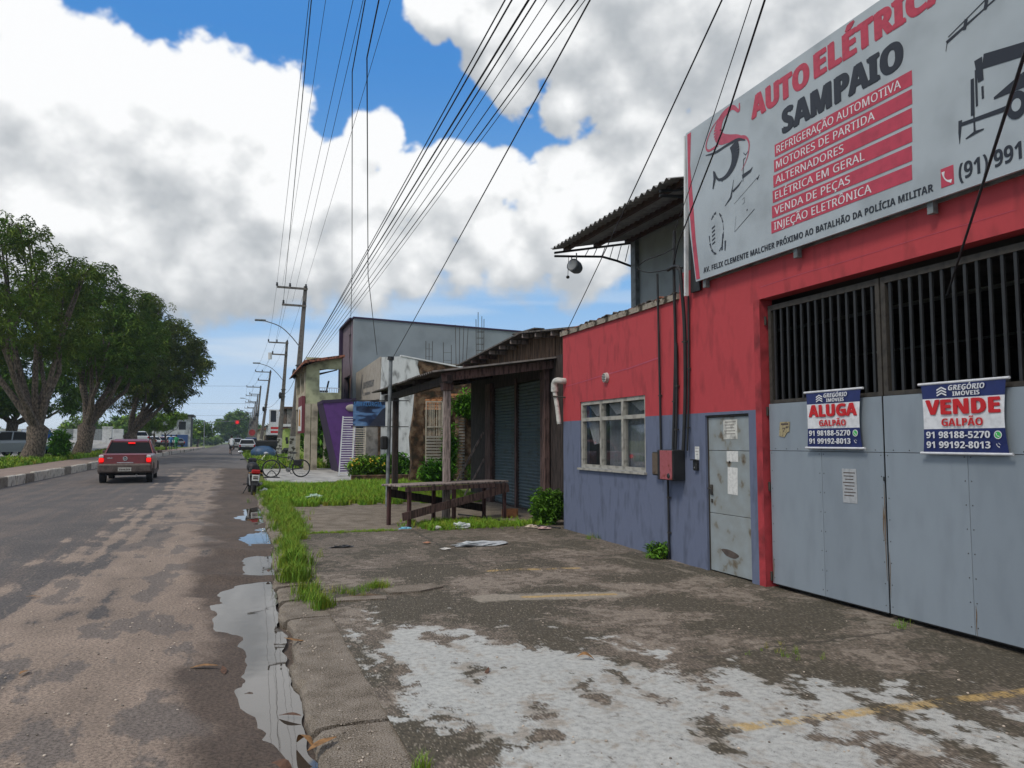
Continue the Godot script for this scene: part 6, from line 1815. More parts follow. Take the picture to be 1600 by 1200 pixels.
func build_poles() -> void:
	var P := []
	P.append(build_pole("leaning concrete utility pole beside the billboard, only its edge in view", Vector3(2.99, 0.0, -1.80), Vector3(2.91, 10.6, -1.80), 1.9, false, false))
	P.append(build_pole("tall leaning concrete utility pole with whitewashed foot behind the bicycle", Vector3(3.15, 0.40, -45.4), Vector3(3.74, 10.62, -45.4), 1.58, true, true))
	P.append(build_pole("leaning concrete utility pole with whitewashed foot and a white transformer can", Vector3(3.63, 0.42, -67.4), Vector3(4.12, 10.15, -67.4), 1.5, true, true, true))
	P.append(build_pole("concrete utility pole beside the low dark shopfront", Vector3(3.0, 0.42, -96.0), Vector3(4.05, 10.1, -96.0), 1.7, false, true))
	var zs := [-116.0, -138.0, -162.0, -190.0, -225.0]
	for k in zs.size():
		P.append(build_pole("utility pole in the far row along the right verge", Vector3(2.9 + k * 0.2, 0.42, zs[k]), Vector3(3.6 + k * 0.25, 9.6, zs[k]), 1.9, k % 2 == 0, k % 2 == 1))
	# conductors between the poles going away
	for k in range(1, P.size() - 1):
		for e in 4:
			wire("power line strung between the poles going away along the verge", [P[k].ends[e], P[k + 1].ends[e]], 0.011 if k < 4 else 0.014, 0.35, "power lines between the far poles")
		wire("sagging telephone cable between the poles going away along the verge", [P[k].tel, P[k + 1].tel], 0.02, 0.5, "telephone cables between the far poles")
	# the span over the camera
	var A: Array = P[1].ends
	var z0 := -1.8
	var over := [[A[0], Vector3(0.80, 10.6, z0), 0.011, "outermost power line from the crossarm tip of the tall leaning pole"], [A[0] + Vector3(0.3, -0.1, 0), Vector3(1.12, 10.6, z0), 0.008, "thin power line second in from the crossarm tip"],
		[A[1], Vector3(1.70, 10.6, z0), 0.010, "power line from the middle of the tall pole's crossarm"], [A[2], Vector3(2.34, 10.6, z0), 0.009, "power line from the inner end of the tall pole's crossarm"],
		[A[3], Vector3(0.60, 9.6, z0), 0.016, "thick low power line from the lower crossarm of the tall pole"], [A[3] + Vector3(0.5, -0.05, 0), Vector3(1.62, 9.6, z0), 0.009, "thin line from the middle of the lower crossarm"]]
	for q in over: wire(q[3], [q[0], q[1]], q[2], 0.12)
	var T0: Vector3 = P[1].tel + Vector3(0.1, 0.1, 0)
	var tel := [[Vector3(2.34, 6.2, z0), 0.012, 0.0], [Vector3(2.34, 6.05, z0), 0.014, 0.05], [Vector3(2.38, 5.8, z0), 0.017, 0.1], [Vector3(2.41, 5.75, z0), 0.012, -0.1], [Vector3(2.96, 6.5, z0), 0.008, -0.25], [Vector3(2.99, 6.25, z0), 0.010, -0.35], [Vector3(2.96, 6.0, z0), 0.012, -0.5], [Vector3(2.98, 5.95, z0), 0.007, -0.7]]
	var tl := ["upper thin telephone cable of the tight bundle from the tall leaning pole", "second telephone cable of the tight bundle from the tall leaning pole", "thickest telephone cable of the tight bundle from the tall leaning pole", "lowest telephone cable of the tight bundle from the tall leaning pole", "thin cable highest of the loose group beside the tight bundle", "cable second from top of the loose group beside the tight bundle", "thickest cable of the loose group beside the tight bundle", "thinnest cable lowest of the loose group beside the tight bundle"]
	for q in tel:
		wire(tl[tel.find(q)], [T0 + Vector3(0, q[2], 0), q[0]], q[1], 0.10, "telephone cables over the forecourt")
	# house drops
	wire("twisted drop cable falling straight to the top of the white building", [Vector3(1.5, 9.4, z0), Vector3(1.87, 7.8, -12.0), Vector3(3.5, 6.38, -21.68), Vector3(5.75, 5.38, -32.9)], 0.017, 0.0)
	wire("thin twisted drop cable falling to the slatted gates", [Vector3(1.3, 9.4, z0), Vector3(1.64, 7.53, -12.0), Vector3(2.9, 6.11, -20.62), Vector3(3.9, 4.6, -28.0), Vector3(4.7, 2.6, -32.0)], 0.013, 0.0)
	wire("drop cable slanting from high over the billboard to the steel post", [Vector3(2.33, 5.6, z0), Vector3(3.60, 3.68, -18.4)], 0.011, 0.02)
	wire("drop cable slanting down to the corner of the red wall", [Vector3(2.47, 5.3, z0), Vector3(5.74, 3.66, -12.9)], 0.010, 0.04)
	wire("twisted pair of drop cables falling past the billboard to the conduits", [Vector3(2.48, 5.7, z0), Vector3(4.80, 4.96, -6.67), Vector3(5.54, 4.30, -8.75), Vector3(5.60, 4.0, -9.0)], 0.014, 0.0)
	wire("thin cable hanging beside the twisted pair at the billboard", [Vector3(2.44, 5.75, z0), Vector3(4.72, 5.08, -6.75), Vector3(5.56, 4.45, -8.9)], 0.007, 0.02)
	wire("straight black cable from the pole down to the barred grille", [Vector3(2.84, 3.30, -1.95), Vector3(5.78, 2.92, -4.89)], 0.013, 0.0)
	wire("slack cable loops hanging between the steel post and the white wall", [Vector3(3.52, 3.55, -18.4), Vector3(4.3, 3.2, -22.0), Vector3(5.9, 5.2, -32.9)], 0.008, 0.35)
	for q in [[7.3, -120.0, "wire crossing high over the far road"], [6.3, -145.0, "lower wire crossing over the far road"], [9.2, -110.0, "highest wire crossing over the far road"]]:
		wire(q[2], [Vector3(3.4, q[0], q[1]), Vector3(-30.0, q[0] + 1.0, q[1] - 6.0)], 0.02, 0.4)
	# red signal on its arm
	var g := thing("traffic_signal", "traffic signal showing red on a long arm over the far road", "traffic light", Vector3(-4.9, 0.42, -150.0))
	var b := MB.new(); b.tube([Vector3(0, 0, 0), Vector3(0, 4.9, 0)], 0.09); obj("post", b, M.galv, g)
	b = MB.new(); b.tube([Vector3(0, 4.7, 0), Vector3(5.6, 5.0, 0)], 0.06); obj("arm", b, M.galv, g)
	b = MB.new(); b.bev(Vector3(5.6, 4.75, 0), Vector3(0.8, 0.75, 0.3), 0.06); obj("housing", b, M.redtrim, g)
	b = MB.new(); b.tube([Vector3(5.6, 4.75, 0.16), Vector3(5.6, 4.75, 0.2)], 0.26, -1.0, 14); obj("red_lens", b, M.signalred, g)
func leaf_cluster(n: int, ln: float, wd: float, droop: float, sd: int) -> MB:
	# a spray of folded leaves round one twig end
	var b := MB.new()
	b.tinted = true
	var r := RandomNumberGenerator.new()
	r.seed = sd
	for k in n:
		var a := r.randf() * TAU
		var el := r.randf_range(-0.5, 0.9)
		var d := Vector3(cos(a) * cos(el), sin(el), sin(a) * cos(el))
		var l := ln * r.randf_range(0.7, 1.25)
		var o := Vector3(r.randf_range(-1, 1), r.randf_range(-1, 1), r.randf_range(-1, 1)) * ln * 0.55
		var s := d.cross(Vector3.UP).normalized()
		if s.length() < 0.1: s = Vector3.RIGHT
		var m := o + d * l * 0.5 + Vector3(0, -droop * l * 0.15, 0)
		var e := o + d * l + Vector3(0, -droop * l * 0.6, 0)
		var up := s.cross(d).normalized()
		if up.y < 0.0: up = -up
		var t := r.randf_range(0.7, 1.3)
		b.col = Color(t * r.randf_range(0.9, 1.15), t, t * 0.9)
		b.tri(o, m + s * wd * 0.5 + up * wd * 0.12, e, up); b.tri(o, m - s * wd * 0.5 + up * wd * 0.12, e, up)
	return b

func cloud_of(called: String, me: Mesh, xf: Array, cols: Array, parent: Node) -> MultiMeshInstance3D:
	var mm := MultiMesh.new()
	mm.transform_format = MultiMesh.TRANSFORM_3D
	mm.use_colors = true
	mm.mesh = me
	mm.instance_count = xf.size()
	for k in xf.size():
		mm.set_instance_transform(k, xf[k])
		mm.set_instance_color(k, cols[k])
	var o := MultiMeshInstance3D.new()
	o.multimesh = mm
	if parent == null:
		o.name = numbered(called); add_child(o)
	else:
		o.name = called; parent.add_child(o, true)
	return o

func rand_basis(r: RandomNumberGenerator, s: float) -> Basis:
	return Basis.from_euler(Vector3(r.randf_range(-0.5, 0.5), r.randf() * TAU, r.randf_range(-0.5, 0.5))).scaled(Vector3(s, s, s))

func tree(label: String, called: String, base: Vector3, lobes: Array, trunk_r: float, fork: float, me: Mesh, dens: float, size: float, tone: Color, sd: int, limbs := true, grp := "") -> void:
	var g := thing(called, label, "tree", base, 0.0, grp)
	var r := RandomNumberGenerator.new()
	r.seed = sd
	var gap := fnl(sd, 0.35, 3)
	var b := MB.new()
	var f := Vector3(r.randf_range(-0.3, 0.3), fork, r.randf_range(-0.3, 0.3))
	b.tube([Vector3(0, -0.3, 0), Vector3(0, 0.25, 0), f * 0.5 + Vector3(0.05, 0, 0), f, f * 1.12], 0, 0, 12, [trunk_r * 1.5, trunk_r * 1.12, trunk_r * 0.95, trunk_r * 1.08, trunk_r * 0.5])
	var tk := obj("trunk", b, M.barkmat, g)
	if limbs:
		var n := 0
		for L in lobes:
			var c := Vector3(L[0], L[1], L[2]) - base
			if n > 8: break
			n += 1
			var mid := f.lerp(c, 0.5) + Vector3(r.randf_range(-0.5, 0.5), -0.1 * c.y, r.randf_range(-0.5, 0.5))
			b = MB.new()
			b.tube([f * 0.92, f.lerp(mid, 0.5) + Vector3(r.randf_range(-0.15, 0.15), 0.1, 0), mid, mid.lerp(c, 0.55) + Vector3(r.randf_range(-0.3, 0.3), 0.2, r.randf_range(-0.3, 0.3)), c], 0, 0, 7, [trunk_r * 0.46, trunk_r * 0.33, trunk_r * 0.25, trunk_r * 0.16, trunk_r * 0.06])
			for k in 3:
				var tip: Vector3 = c + Vector3(r.randf_range(-1, 1), r.randf_range(-0.3, 1), r.randf_range(-1, 1)) * L[3] * 0.8
				b.tube([mid.lerp(c, 0.3 + 0.25 * k), tip.lerp(c, 0.4), tip], trunk_r * 0.12, trunk_r * 0.02, 5)
			obj("limb", b, M.barkmat, g)
	var xf := []
	var cols := []
	for L in lobes:
		var c := Vector3(L[0], L[1], L[2]) - base
		var n := int(L[3] * L[3] * dens)
		for k in n:
			var d := Vector3(r.randfn(), r.randfn() * 0.85, r.randfn()).normalized()
			var q: Vector3 = c + d * L[3] * (0.45 + 0.62 * sqrt(r.randf())) * Vector3(1.0, 0.86, 1.0)
			if gap.get_noise_3dv(q + base) < -0.12: continue
			if q.y < fork * 1.3: continue
			xf.append(Transform3D(rand_basis(r, size * r.randf_range(0.75, 1.3)), q))
			var t := r.randf_range(0.7, 1.25) * (1.0 + gap.get_noise_3dv(q * 0.6) * 0.5)
			cols.append(Color(tone.r * t * r.randf_range(0.9, 1.2), tone.g * t, tone.b * t))
	cloud_of("crown", me, xf, cols, g).set_meta("kind", "stuff")

func blades(n: int, h: float, w: float, sd: int) -> MB:
	var b := MB.new()
	b.tinted = true
	var r := RandomNumberGenerator.new()
	r.seed = sd
	for k in n:
		var a := r.randf() * TAU
		var o := Vector3(r.randf_range(-1, 1), 0, r.randf_range(-1, 1)) * h * 0.35
		var out := Vector3(cos(a), 0, sin(a))
		var s := out.cross(Vector3.UP) * w * 0.5
		var hh := h * r.randf_range(0.6, 1.2)
		var m := o + out * hh * 0.18 + Vector3(0, hh * 0.62, 0)
		var e := o + out * hh * r.randf_range(0.35, 0.8) + Vector3(0, hh, 0)
		var t := r.randf_range(0.75, 1.3)
		b.col = Color(t * r.randf_range(0.85, 1.25), t, t * 0.9)
		b.quad(o - s, o + s, m + s * 0.75, m - s * 0.75, out); b.tri(m - s * 0.75, m + s * 0.75, e, out)
	return b

func lay_grass(called: String, label: String, me: Mesh, spots: Array, tone: Color, r: RandomNumberGenerator) -> void:
	# spots: [x, y, z, scale]
	var xf := []
	var cols := []
	for q in spots:
		xf.append(Transform3D(Basis(Vector3.UP, r.randf() * TAU).scaled(Vector3(q[3], q[3] * r.randf_range(0.8, 1.2), q[3])), Vector3(q[0], q[1], q[2])))
		var t := r.randf_range(0.7, 1.25)
		cols.append(Color(tone.r * t * r.randf_range(0.8, 1.35), tone.g * t, tone.b * t) if r.randf() > 0.07 else Color(1.9, 1.05, 1.3) * t)
	var o := cloud_of(called, me, xf, cols, null)
	tag(o, label, "grass", "", "stuff")

func bush(label: String, at: Vector3, sz: Vector3, n: int, leaf: Mesh, tone: Color, sd: int, scale := 1.0, flowers := false, grp := "") -> void:
	var g := thing("bush", label, "bush", at, 0.0, grp)
	var r := RandomNumberGenerator.new()
	r.seed = sd
	for k in 6:
		var b := MB.new()
		var e := Vector3(r.randf_range(-1, 1) * sz.x * 0.7, sz.y * r.randf_range(0.6, 0.95), r.randf_range(-1, 1) * sz.z * 0.7)
		b.tube([Vector3(e.x * 0.1, -0.05, e.z * 0.1), e * 0.5 + Vector3(0, 0.05, 0), e], 0.012, 0.004, 5); obj("stem", b, M.barkmat, g)
	var xf := []
	var cols := []
	for k in n:
		var d := Vector3(r.randfn(), r.randfn(), r.randfn()).normalized() * pow(r.randf(), 0.45)
		var q := Vector3(d.x * sz.x, sz.y * 0.52 + d.y * sz.y * 0.52, d.z * sz.z) * r.randf_range(0.75, 1.12)
		if q.y < 0.03: continue
		xf.append(Transform3D(rand_basis(r, scale * r.randf_range(0.7, 1.3)), q))
		var t := r.randf_range(0.7, 1.3)
		cols.append(Color(tone.r * t, tone.g * t, tone.b * t))
	cloud_of("foliage", leaf, xf, cols, g).set_meta("kind", "stuff")
	if flowers:
		for k in 26:
			var b := MB.new()
			b.ell(Vector3(r.randf_range(-1, 1) * sz.x * 0.9, sz.y * r.randf_range(0.6, 1.02), sz.z * r.randf_range(0.3, 1.0)), Vector3(0.035, 0.03, 0.035), 6, 4); obj("flower", b, M.yellowflower, g)

func build_green() -> void:
	mat("yellowflower", lin(0.65, 0.42, 0.02), 0.7)
	var mango := leaf_cluster(16, 0.26, 0.075, 0.9, 3).mesh(M.leafmango)
	var light := leaf_cluster(16, 0.24, 0.10, 0.5, 4).mesh(M.leaflight)
	var farl := leaf_cluster(14, 0.55, 0.28, 0.4, 5).mesh(M.leafmango)
	var shrub := leaf_cluster(10, 0.09, 0.045, 0.5, 6).mesh(M.leafshrub)
	var T1 := [[-12.1, 13.0, -47.7, 1.2], [-10.0, 11.9, -44.9, 1.4], [-13.6, 11.9, -47.6, 1.6], [-15.5, 12.2, -48.6, 2.2], [-9.3, 10.5, -48.0, 1.9], [-11.2, 9.3, -44.5, 2.8], [-10.5, 8.5, -49.7, 2.8], [-7.9, 10.6, -46.4, 0.9], [-10.4, 7.6, -43.3, 1.9], [-8.7, 7.6, -47.0, 1.7], [-14.6, 8.2, -49.0, 3.1], [-13.8, 6.6, -51.1, 1.5], [-16.9, 9.2, -49.8, 2.8]]
	var T2 := [[-9.1, 12.1, -58.4, 2.2], [-7.6, 10.7, -60.2, 2.2], [-9.4, 9.6, -56.7, 2.6], [-7.7, 7.9, -55.1, 2.6], [-6.5, 8.2, -57.8, 2.0], [-10.2, 7.4, -59.3, 2.1], [-7.5, 6.9, -60.5, 1.8], [-6.0, 9.5, -60.8, 1.5], [-12.6, 12.0, -65.1, 2.6]]
	var T3 := [[-7.3, 13.0, -78.5, 2.4], [-8.3, 10.3, -75.9, 3.3], [-5.8, 10.6, -78.2, 3.0], [-4.2, 10.0, -79.8, 2.1], [-2.8, 8.9, -77.2, 1.1], [-6.9, 7.8, -76.7, 3.0], [-5.0, 7.6, -80.3, 2.1], [-9.4, 7.0, -79.8, 3.0], [-6.2, 6.0, -78.7, 1.8], [-11.7, 9.2, -84.7, 3.3], [-8.7, 14.6, -81.0, 1.8]]
	var grp := "mango trees on the left verge"
	tree("big mango tree with a sparse leafy top beside the parked silver car", "mango_tree", Vector3(-10.1, gl(-47.7), -47.7), T1, 0.50, 1.7, mango, 62.0, 1.0, Color(1.05, 1.0, 0.9), 11, true, grp)
	tree("mango tree with two stout trunks behind the tree by the silver car", "mango_tree", Vector3(-9.6, gl(-59.0), -59.0), T2, 0.52, 2.0, mango, 70.0, 1.1, Color(0.95, 0.98, 0.85), 12, true, grp)
	tree("wide mango tree whose crown reaches out over the road above the pickup", "mango_tree", Vector3(-8.6, gl(-78.0), -78.0), T3, 0.55, 1.6, mango, 70.0, 1.3, Color(1.12, 0.92, 0.85), 13, true, grp)
	tree("dark background tree filling the gaps behind the mango trunks", "background_tree", Vector3(-17.0, gl(-74.0), -72.0), [[-18.6, 5.1, -70.5, 3.0], [-15.8, 4.9, -69.5, 2.2], [-13.4, 5.0, -68.6, 1.9], [-12.0, 4.9, -73.5, 1.6], [-21.0, 8.1, -71.1, 4.0], [-15.9, 8.2, -75.6, 3.0]], 0.4, 2.5, mango, 90.0, 1.4, Color(0.8, 0.9, 0.8), 14)
	tree("dark background tree at the lane edge behind the first mango tree", "background_tree", Vector3(-22.0, gl(-64.0), -64.0), [[-22, 5.0, -64, 3.4], [-24, 7.5, -66, 3.6], [-20, 8.0, -63, 3.0], [-26, 4.6, -63, 3.0]], 0.4, 2.2, mango, 80.0, 1.4, Color(0.8, 0.9, 0.8), 15)
	tree("small light green tree on the pavement beyond the pickup", "young_tree", Vector3(-8.2, gl(-93.0), -93.4), [[-8.4, 4.1, -93.5, 1.15], [-9.1, 3.3, -93.8, 0.9], [-7.9, 3.1, -93.4, 0.85]], 0.10, 1.7, light, 150.0, 0.9, Color(1, 1, 1), 16, true, "young trees on the pavement")
	tree("small light green tree with a branch stretched over the road", "young_tree", Vector3(-7.0, gl(-94.0), -94.6), [[-7.2, 3.8, -94.2, 1.1], [-6.3, 4.4, -94.9, 0.8], [-5.2, 4.5, -93.3, 0.5], [-7.4, 2.9, -94.4, 0.7]], 0.09, 1.7, light, 150.0, 0.9, Color(1.05, 1.05, 0.9), 17, true, "young trees on the pavement")
	# far trees at the end of the road
	var far := [[-19.0, -175.0, 3.0, 5.6], [-14.5, -180.0, 3.4, 5.4], [-10.5, -172.0, 2.8, 4.8], [-7.4, -186.0, 3.0, 5.0], [-24.0, -190.0, 3.6, 5.2], [-29.0, -178.0, 3.2, 5.0]]
	var names := ["pale green", "rounded green", "light leafy", "darker green", "tall green", "spreading green"]
	for k in far.size():
		var q: Array = far[k]
		tree(names[k] + " roadside tree beyond the left pavement where the road ends", "far_tree", Vector3(q[0], gl(-170.0), q[1]), [[q[0], q[3] - 1.0, q[1], q[2]], [q[0] - 1.6, q[3] - 1.6, q[1] + 1, q[2] * 0.75], [q[0] + 1.7, q[3] - 1.8, q[1], q[2] * 0.7]], 0.2, 1.5, farl, 26.0, 1.2, [Color(1.7, 1.7, 1.2), Color(1.4, 1.5, 1.0), Color(2.0, 1.9, 1.2), Color(1.2, 1.3, 1.0), Color(1.4, 1.5, 1.1), Color(1.5, 1.5, 1.0)][k], 30 + k, false, "trees where the road ends")
	tree("tall dark far tree standing over the end of the road", "far_tree", Vector3(1.5, 0.4, -290.0), [[1.5, 8.0, -290.0, 4.5], [-2.5, 6.5, -292.0, 3.6], [5.0, 6.0, -290.0, 3.6]], 0.4, 3.0, farl, 24.0, 1.8, Color(1.1, 1.2, 1.0), 41, false)
	var r := RandomNumberGenerator.new()
	r.seed = 91
	var xf := []
	var cols := []
	for k in 5200:
		var x := r.randf_range(-190.0, 170.0)
		var h := 5.0 + 2.5 * sin(x * 0.11) + 1.5 * sin(x * 0.31 + 1.0)
		xf.append(Transform3D(rand_basis(r, r.randf_range(2.0, 4.2)), Vector3(x, r.randf_range(0.3, 1.0) * h + 0.4, -330.0 + r.randf_range(-12, 12))))
		cols.append(Color(1, 1, 0.9) * r.randf_range(0.8, 1.4))
	tag(cloud_of("far_wood", farl, xf, cols, null), "far wood closing the end of the street", "wood", "", "stuff")
	# grass
	var tuft := blades(14, 0.30, 0.012, 7).mesh(M.blade)
	var short := blades(16, 0.14, 0.010, 8).mesh(M.blade)
	var farg := blades(10, 0.16, 0.03, 9).mesh(M.bladefar)
	var nz := fnl(71, 0.8, 3)
	var sp := []
	for k in 4200:                       # along the kerb
		var z := r.randf_range(-27.0, -11.0)
		var wdt := 0.20 + 0.16 * nz.get_noise_1d(z * 3.0) + (0.12 if z < -14.0 else 0.0)
		var x := 0.86 + r.randfn() * wdt * 0.42 + (0.18 if z < -13.0 else 0.0)
		if nz.get_noise_2d(x * 2.0, z * 2.0) < -0.12 and z > -14.0: continue
		sp.append([x, gy(z) - 0.03, z, r.randf_range(0.25, 0.55)])
	for q in [[0.74, -9.55, 60, 0.6, 0.08], [0.78, -10.5, 70, 0.65, 0.10], [0.82, -8.35, 30, 0.4, 0.06], [0.9, -7.95, 26, 0.45, 0.06], [0.8, -8.75, 30, 0.45, 0.08], [1.55, -8.75, 45, 0.3, 0.10], [1.2, -8.55, 25, 0.28, 0.09], [5.66, -9.55, 30, 0.45, 0.08], [0.95, -3.9, 8, 0.3, 0.02], [5.68, -11.6, 14, 0.3, 0.10], [5.62, -5.4, 10, 0.25, 0.05], [4.1, -5.05, 16, 0.2, 0.12]]:
		for k in q[2]: sp.append([q[0] + r.randfn() * q[4], gy(q[1]) - 0.01, q[1] + r.randfn() * q[4], q[3] * r.randf_range(0.6, 1.2)])
	lay_grass("kerb_grass", "long green grass growing along the right kerb and in cracks", tuft, sp, Color(1.0, 1.0, 0.8), r)
	sp = []
	for k in 9000:
		var z := r.randf_range(-27.2, -18.9)
		var x := r.randf_range(0.9, 6.2)
		if z > -19.4 and nz.get_noise_2d(x * 2.0, 3.0) < 0.0: continue
		if x > 1.2 + (z + 27.2) * 1.0 and z < -26.0 and x < 3.4: continue
		sp.append([x, gy(z) - 0.02 + nz.get_noise_2d(x, z) * 0.01, z, r.randf_range(0.7, 1.35)])
	for k in 900:                        # strip at the foot of the table and post
		var x := r.randf_range(3.3, 5.7)
		sp.append([x, gy(-13.9) - 0.03, -13.75 + r.randfn() * 0.16 - (x - 3.3) * 0.05, r.randf_range(0.4, 1.0)])
	for k in 500: sp.append([4.1 + r.randfn() * 0.4, gy(-14.6) - 0.03, -14.5 + r.randfn() * 0.3, r.randf_range(0.4, 0.9)])
	for k in 500: sp.append([r.randf_range(1.1, 2.8), gy(-13.9) - 0.03, -13.75 + r.randfn() * 0.08, r.randf_range(0.2, 0.5)])
	lay_grass("lawn_grass", "bright green lawn grass between the shop slab and the pale pavement", short, sp, Color(1.05, 1.1, 0.75), r)
	sp = []
	for k in 9000:
		var z := -26.0 - pow(r.randf(), 1.4) * 90.0
		var x := kerb_x(z) - 2.1 - r.randf() * 9.0
		if x < -11.2 and x > -18.3: continue
		sp.append([x, left_y(x, z), z, r.randf_range(0.8, 1.8)])
	for k in 3500:
		var z := -38.2 - pow(r.randf(), 1.3) * 60.0
		sp.append([r.randf_range(1.0, 5.5), gy(z) - 0.02, z, r.randf_range(0.8, 2.0)])
	lay_grass("verge_grass", "short grass on the verges under the trees and poles", farg, sp, Color(1, 1, 0.85), r)
	# loose grit on the concrete, the kerb and the gutter edge
	var pb := MB.new()
	pb.tinted = true
	pb.ell(Vector3.ZERO, Vector3(1.0, 0.6, 0.8), 6, 4)
	var pm := mat("pebble", lin(0.34, 0.29, 0.24), 0.95)
	pm.vertex_color_use_as_albedo = true
	xf = []; cols = []
	for k in 2600:
		var x := r.randf_range(0.55, 5.6)
		var z := -3.0 - pow(r.randf(), 1.6) * 11.0
		if k % 3 == 0: x = 0.5 + absf(r.randfn()) * 0.22
		elif k % 3 == 1: x = -0.2 - absf(r.randfn()) * 1.0
		var y := gy(z) + 0.003 if x > 0.95 else (gy(z) - 0.006 if x > 0.56 else road_y(x, z) + 0.004)
		var sz := 0.003 + 0.010 * pow(r.randf(), 3.0)
		xf.append(Transform3D(Basis(Vector3.UP, r.randf() * TAU).scaled(Vector3.ONE * sz), Vector3(x, y, z)))
		cols.append(Color(1, 1, 1) * r.randf_range(0.4, 1.7))
	tag(cloud_of("loose_grit", pb.mesh(pm), xf, cols, null), "loose grit and small stones scattered on the concrete and road edge", "gravel", "", "stuff")
	# bushes
	bush("leafy green weed bush at the corner of the slate wall", Vector3(5.72, gy(-13.7), -13.75), Vector3(0.34, 0.62, 0.3), 420, shrub, Color(1, 1.1, 0.8), 51)
	bush("small weed growing at the foot of the slate wall below the conduit", Vector3(5.64, 0.02, -9.5), Vector3(0.16, 0.2, 0.14), 90, shrub, Color(1, 1.1, 0.8), 52, 0.7)
	bush("bush with yellow flowers in front of the beige slatted gate", Vector3(4.6, 0.3, -28.2), Vector3(0.7, 0.75, 0.4), 420, shrub, Color(1.3, 1.25, 0.7), 53, 1.6, true)
	bush("green bush at the foot of the grey gate pillar", Vector3(5.6, 0.3, -28.4), Vector3(0.75, 0.85, 0.4), 420, shrub, Color(0.9, 1.1, 0.8), 54, 1.6)
	bush("low green bush under the white stained wall", Vector3(6.8, 0.25, -28.0), Vector3(0.9, 0.75, 0.5), 480, shrub, Color(0.8, 1.0, 0.7), 55, 1.6)
	bush("green bush at the foot of the lattice door", Vector3(6.3, 0.2, -24.6), Vector3(0.55, 0.8, 0.4), 300, shrub, Color(0.7, 0.95, 0.6), 56, 1.5)
	bush("creeper hanging over the mossy lintel of the ruined front", Vector3(7.9, 2.45, -25.7), Vector3(0.85, 0.9, 0.3), 420, shrub, Color(0.8, 1.0, 0.5), 57, 1.5)
	bush("creeper climbing beside the lattice door", Vector3(7.05, 0.3, -25.7), Vector3(0.25, 1.8, 0.2), 260, shrub, Color(0.7, 0.95, 0.5), 58, 1.5)
	bush("weeds growing between the leaning concrete strips", Vector3(8.3, 0.15, -25.2), Vector3(0.8, 0.8, 0.4), 320, shrub, Color(0.8, 1.0, 0.55), 59, 1.5)
	bush("tall green bush behind the purple portal and beige house", Vector3(5.6, 0.4, -50.0), Vector3(1.9, 3.6, 1.2), 900, shrub, Color(0.9, 1.1, 0.7), 60, 3.5)
	bush("wild green bush at the back of the pale pavement", Vector3(4.9, 0.35, -37.4), Vector3(0.8, 1.5, 0.5), 420, shrub, Color(0.9, 1.1, 0.6), 61, 2.0)
	bush("tall clump of weeds at the foot of the first mango tree", Vector3(-8.6, gl(-46.5), -46.6), Vector3(0.5, 1.5, 0.5), 300, shrub, Color(0.7, 0.9, 0.5), 62, 2.2)
	# fallen dry leaves in and near the gutter
	var lm := []
	for v in 3:
		var b := MB.new()
		var P := []
		for k in 7:
			var f := k / 6.0
			var w := sin(f * PI * 0.96 + 0.06) * 0.024
			var y := 0.004 + (0.012 + 0.012 * v) * sin(f * PI) * (1.0 if v != 1 else -0.2) + 0.012 * f * v
			P.append([Vector3(f * 0.16 - 0.08, y, -w), Vector3(f * 0.16 - 0.08, y + 0.004 + w * 0.25 * (v - 1), 0), Vector3(f * 0.16 - 0.08, y + w * 0.35 * v, w)])
		for k in 6:
			for e in 2: b.quad(P[k][e], P[k][e + 1], P[k + 1][e + 1], P[k + 1][e], Vector3.UP)
		lm.append([b.mesh(M.deadleaf), b.mesh(M.darkleaf)])
	var sl := [[-0.16, -6.35, 0, 0, "tan dry leaf lying on the wet mud beside the long puddle", 1.2], [-0.02, -6.25, 1, 1, "curled brown leaf at the edge of the long puddle", 0.9], [0.52, -6.75, 1, 0, "dark curled leaf on the broken kerb edge", 1.1], [0.42, -4.55, 2, 0, "curled tan leaf on the kerb slope", 1.2], [0.50, -4.42, 0, 0, "flat tan leaf on the kerb slope", 1.2], [0.28, -4.22, 2, 1, "rolled brown leaf standing in the gutter", 1.1], [0.22, -4.12, 1, 1, "dark brown leaf in the gutter", 1.0], [0.38, -5.1, 0, 1, "brown leaf floating in the long puddle", 1.0], [1.75, -5.35, 1, 1, "small brown leaf on the white paint", 0.7], [2.55, -5.4, 2, 0, "twisted brown leaf on the white paint spill", 0.8], [-1.35, -6.45, 0, 0, "pale leaf lying on the road", 0.9], [0.62, -9.5, 1, 0, "brown leaf beside the gutter grass tuft", 1.0], [0.46, -10.2, 0, 1, "dark leaf at the small puddle", 1.0], [-1.9, -9.3, 0, 0, "small tan leaf on the sandy road", 0.8]]
	for k in sl.size():
		var q: Array = sl[k]
		var y: float = 0.006 if q[0] > 0.9 else (road_y(q[0], q[1]) + 0.012 if q[0] < 0.2 else gy(q[1]) + (-0.055 if q[0] < 0.45 else 0.0))
		var o := put("dry_leaf", lm[q[2]][q[3]], null, Vector3(q[0], y, q[1]))
		o.rotation = Vector3(0, k * 1.7, 0.1 * (k % 3)); o.scale = Vector3.ONE * q[5]
		tag(o, q[4], "leaf", "dry leaves on the ground")
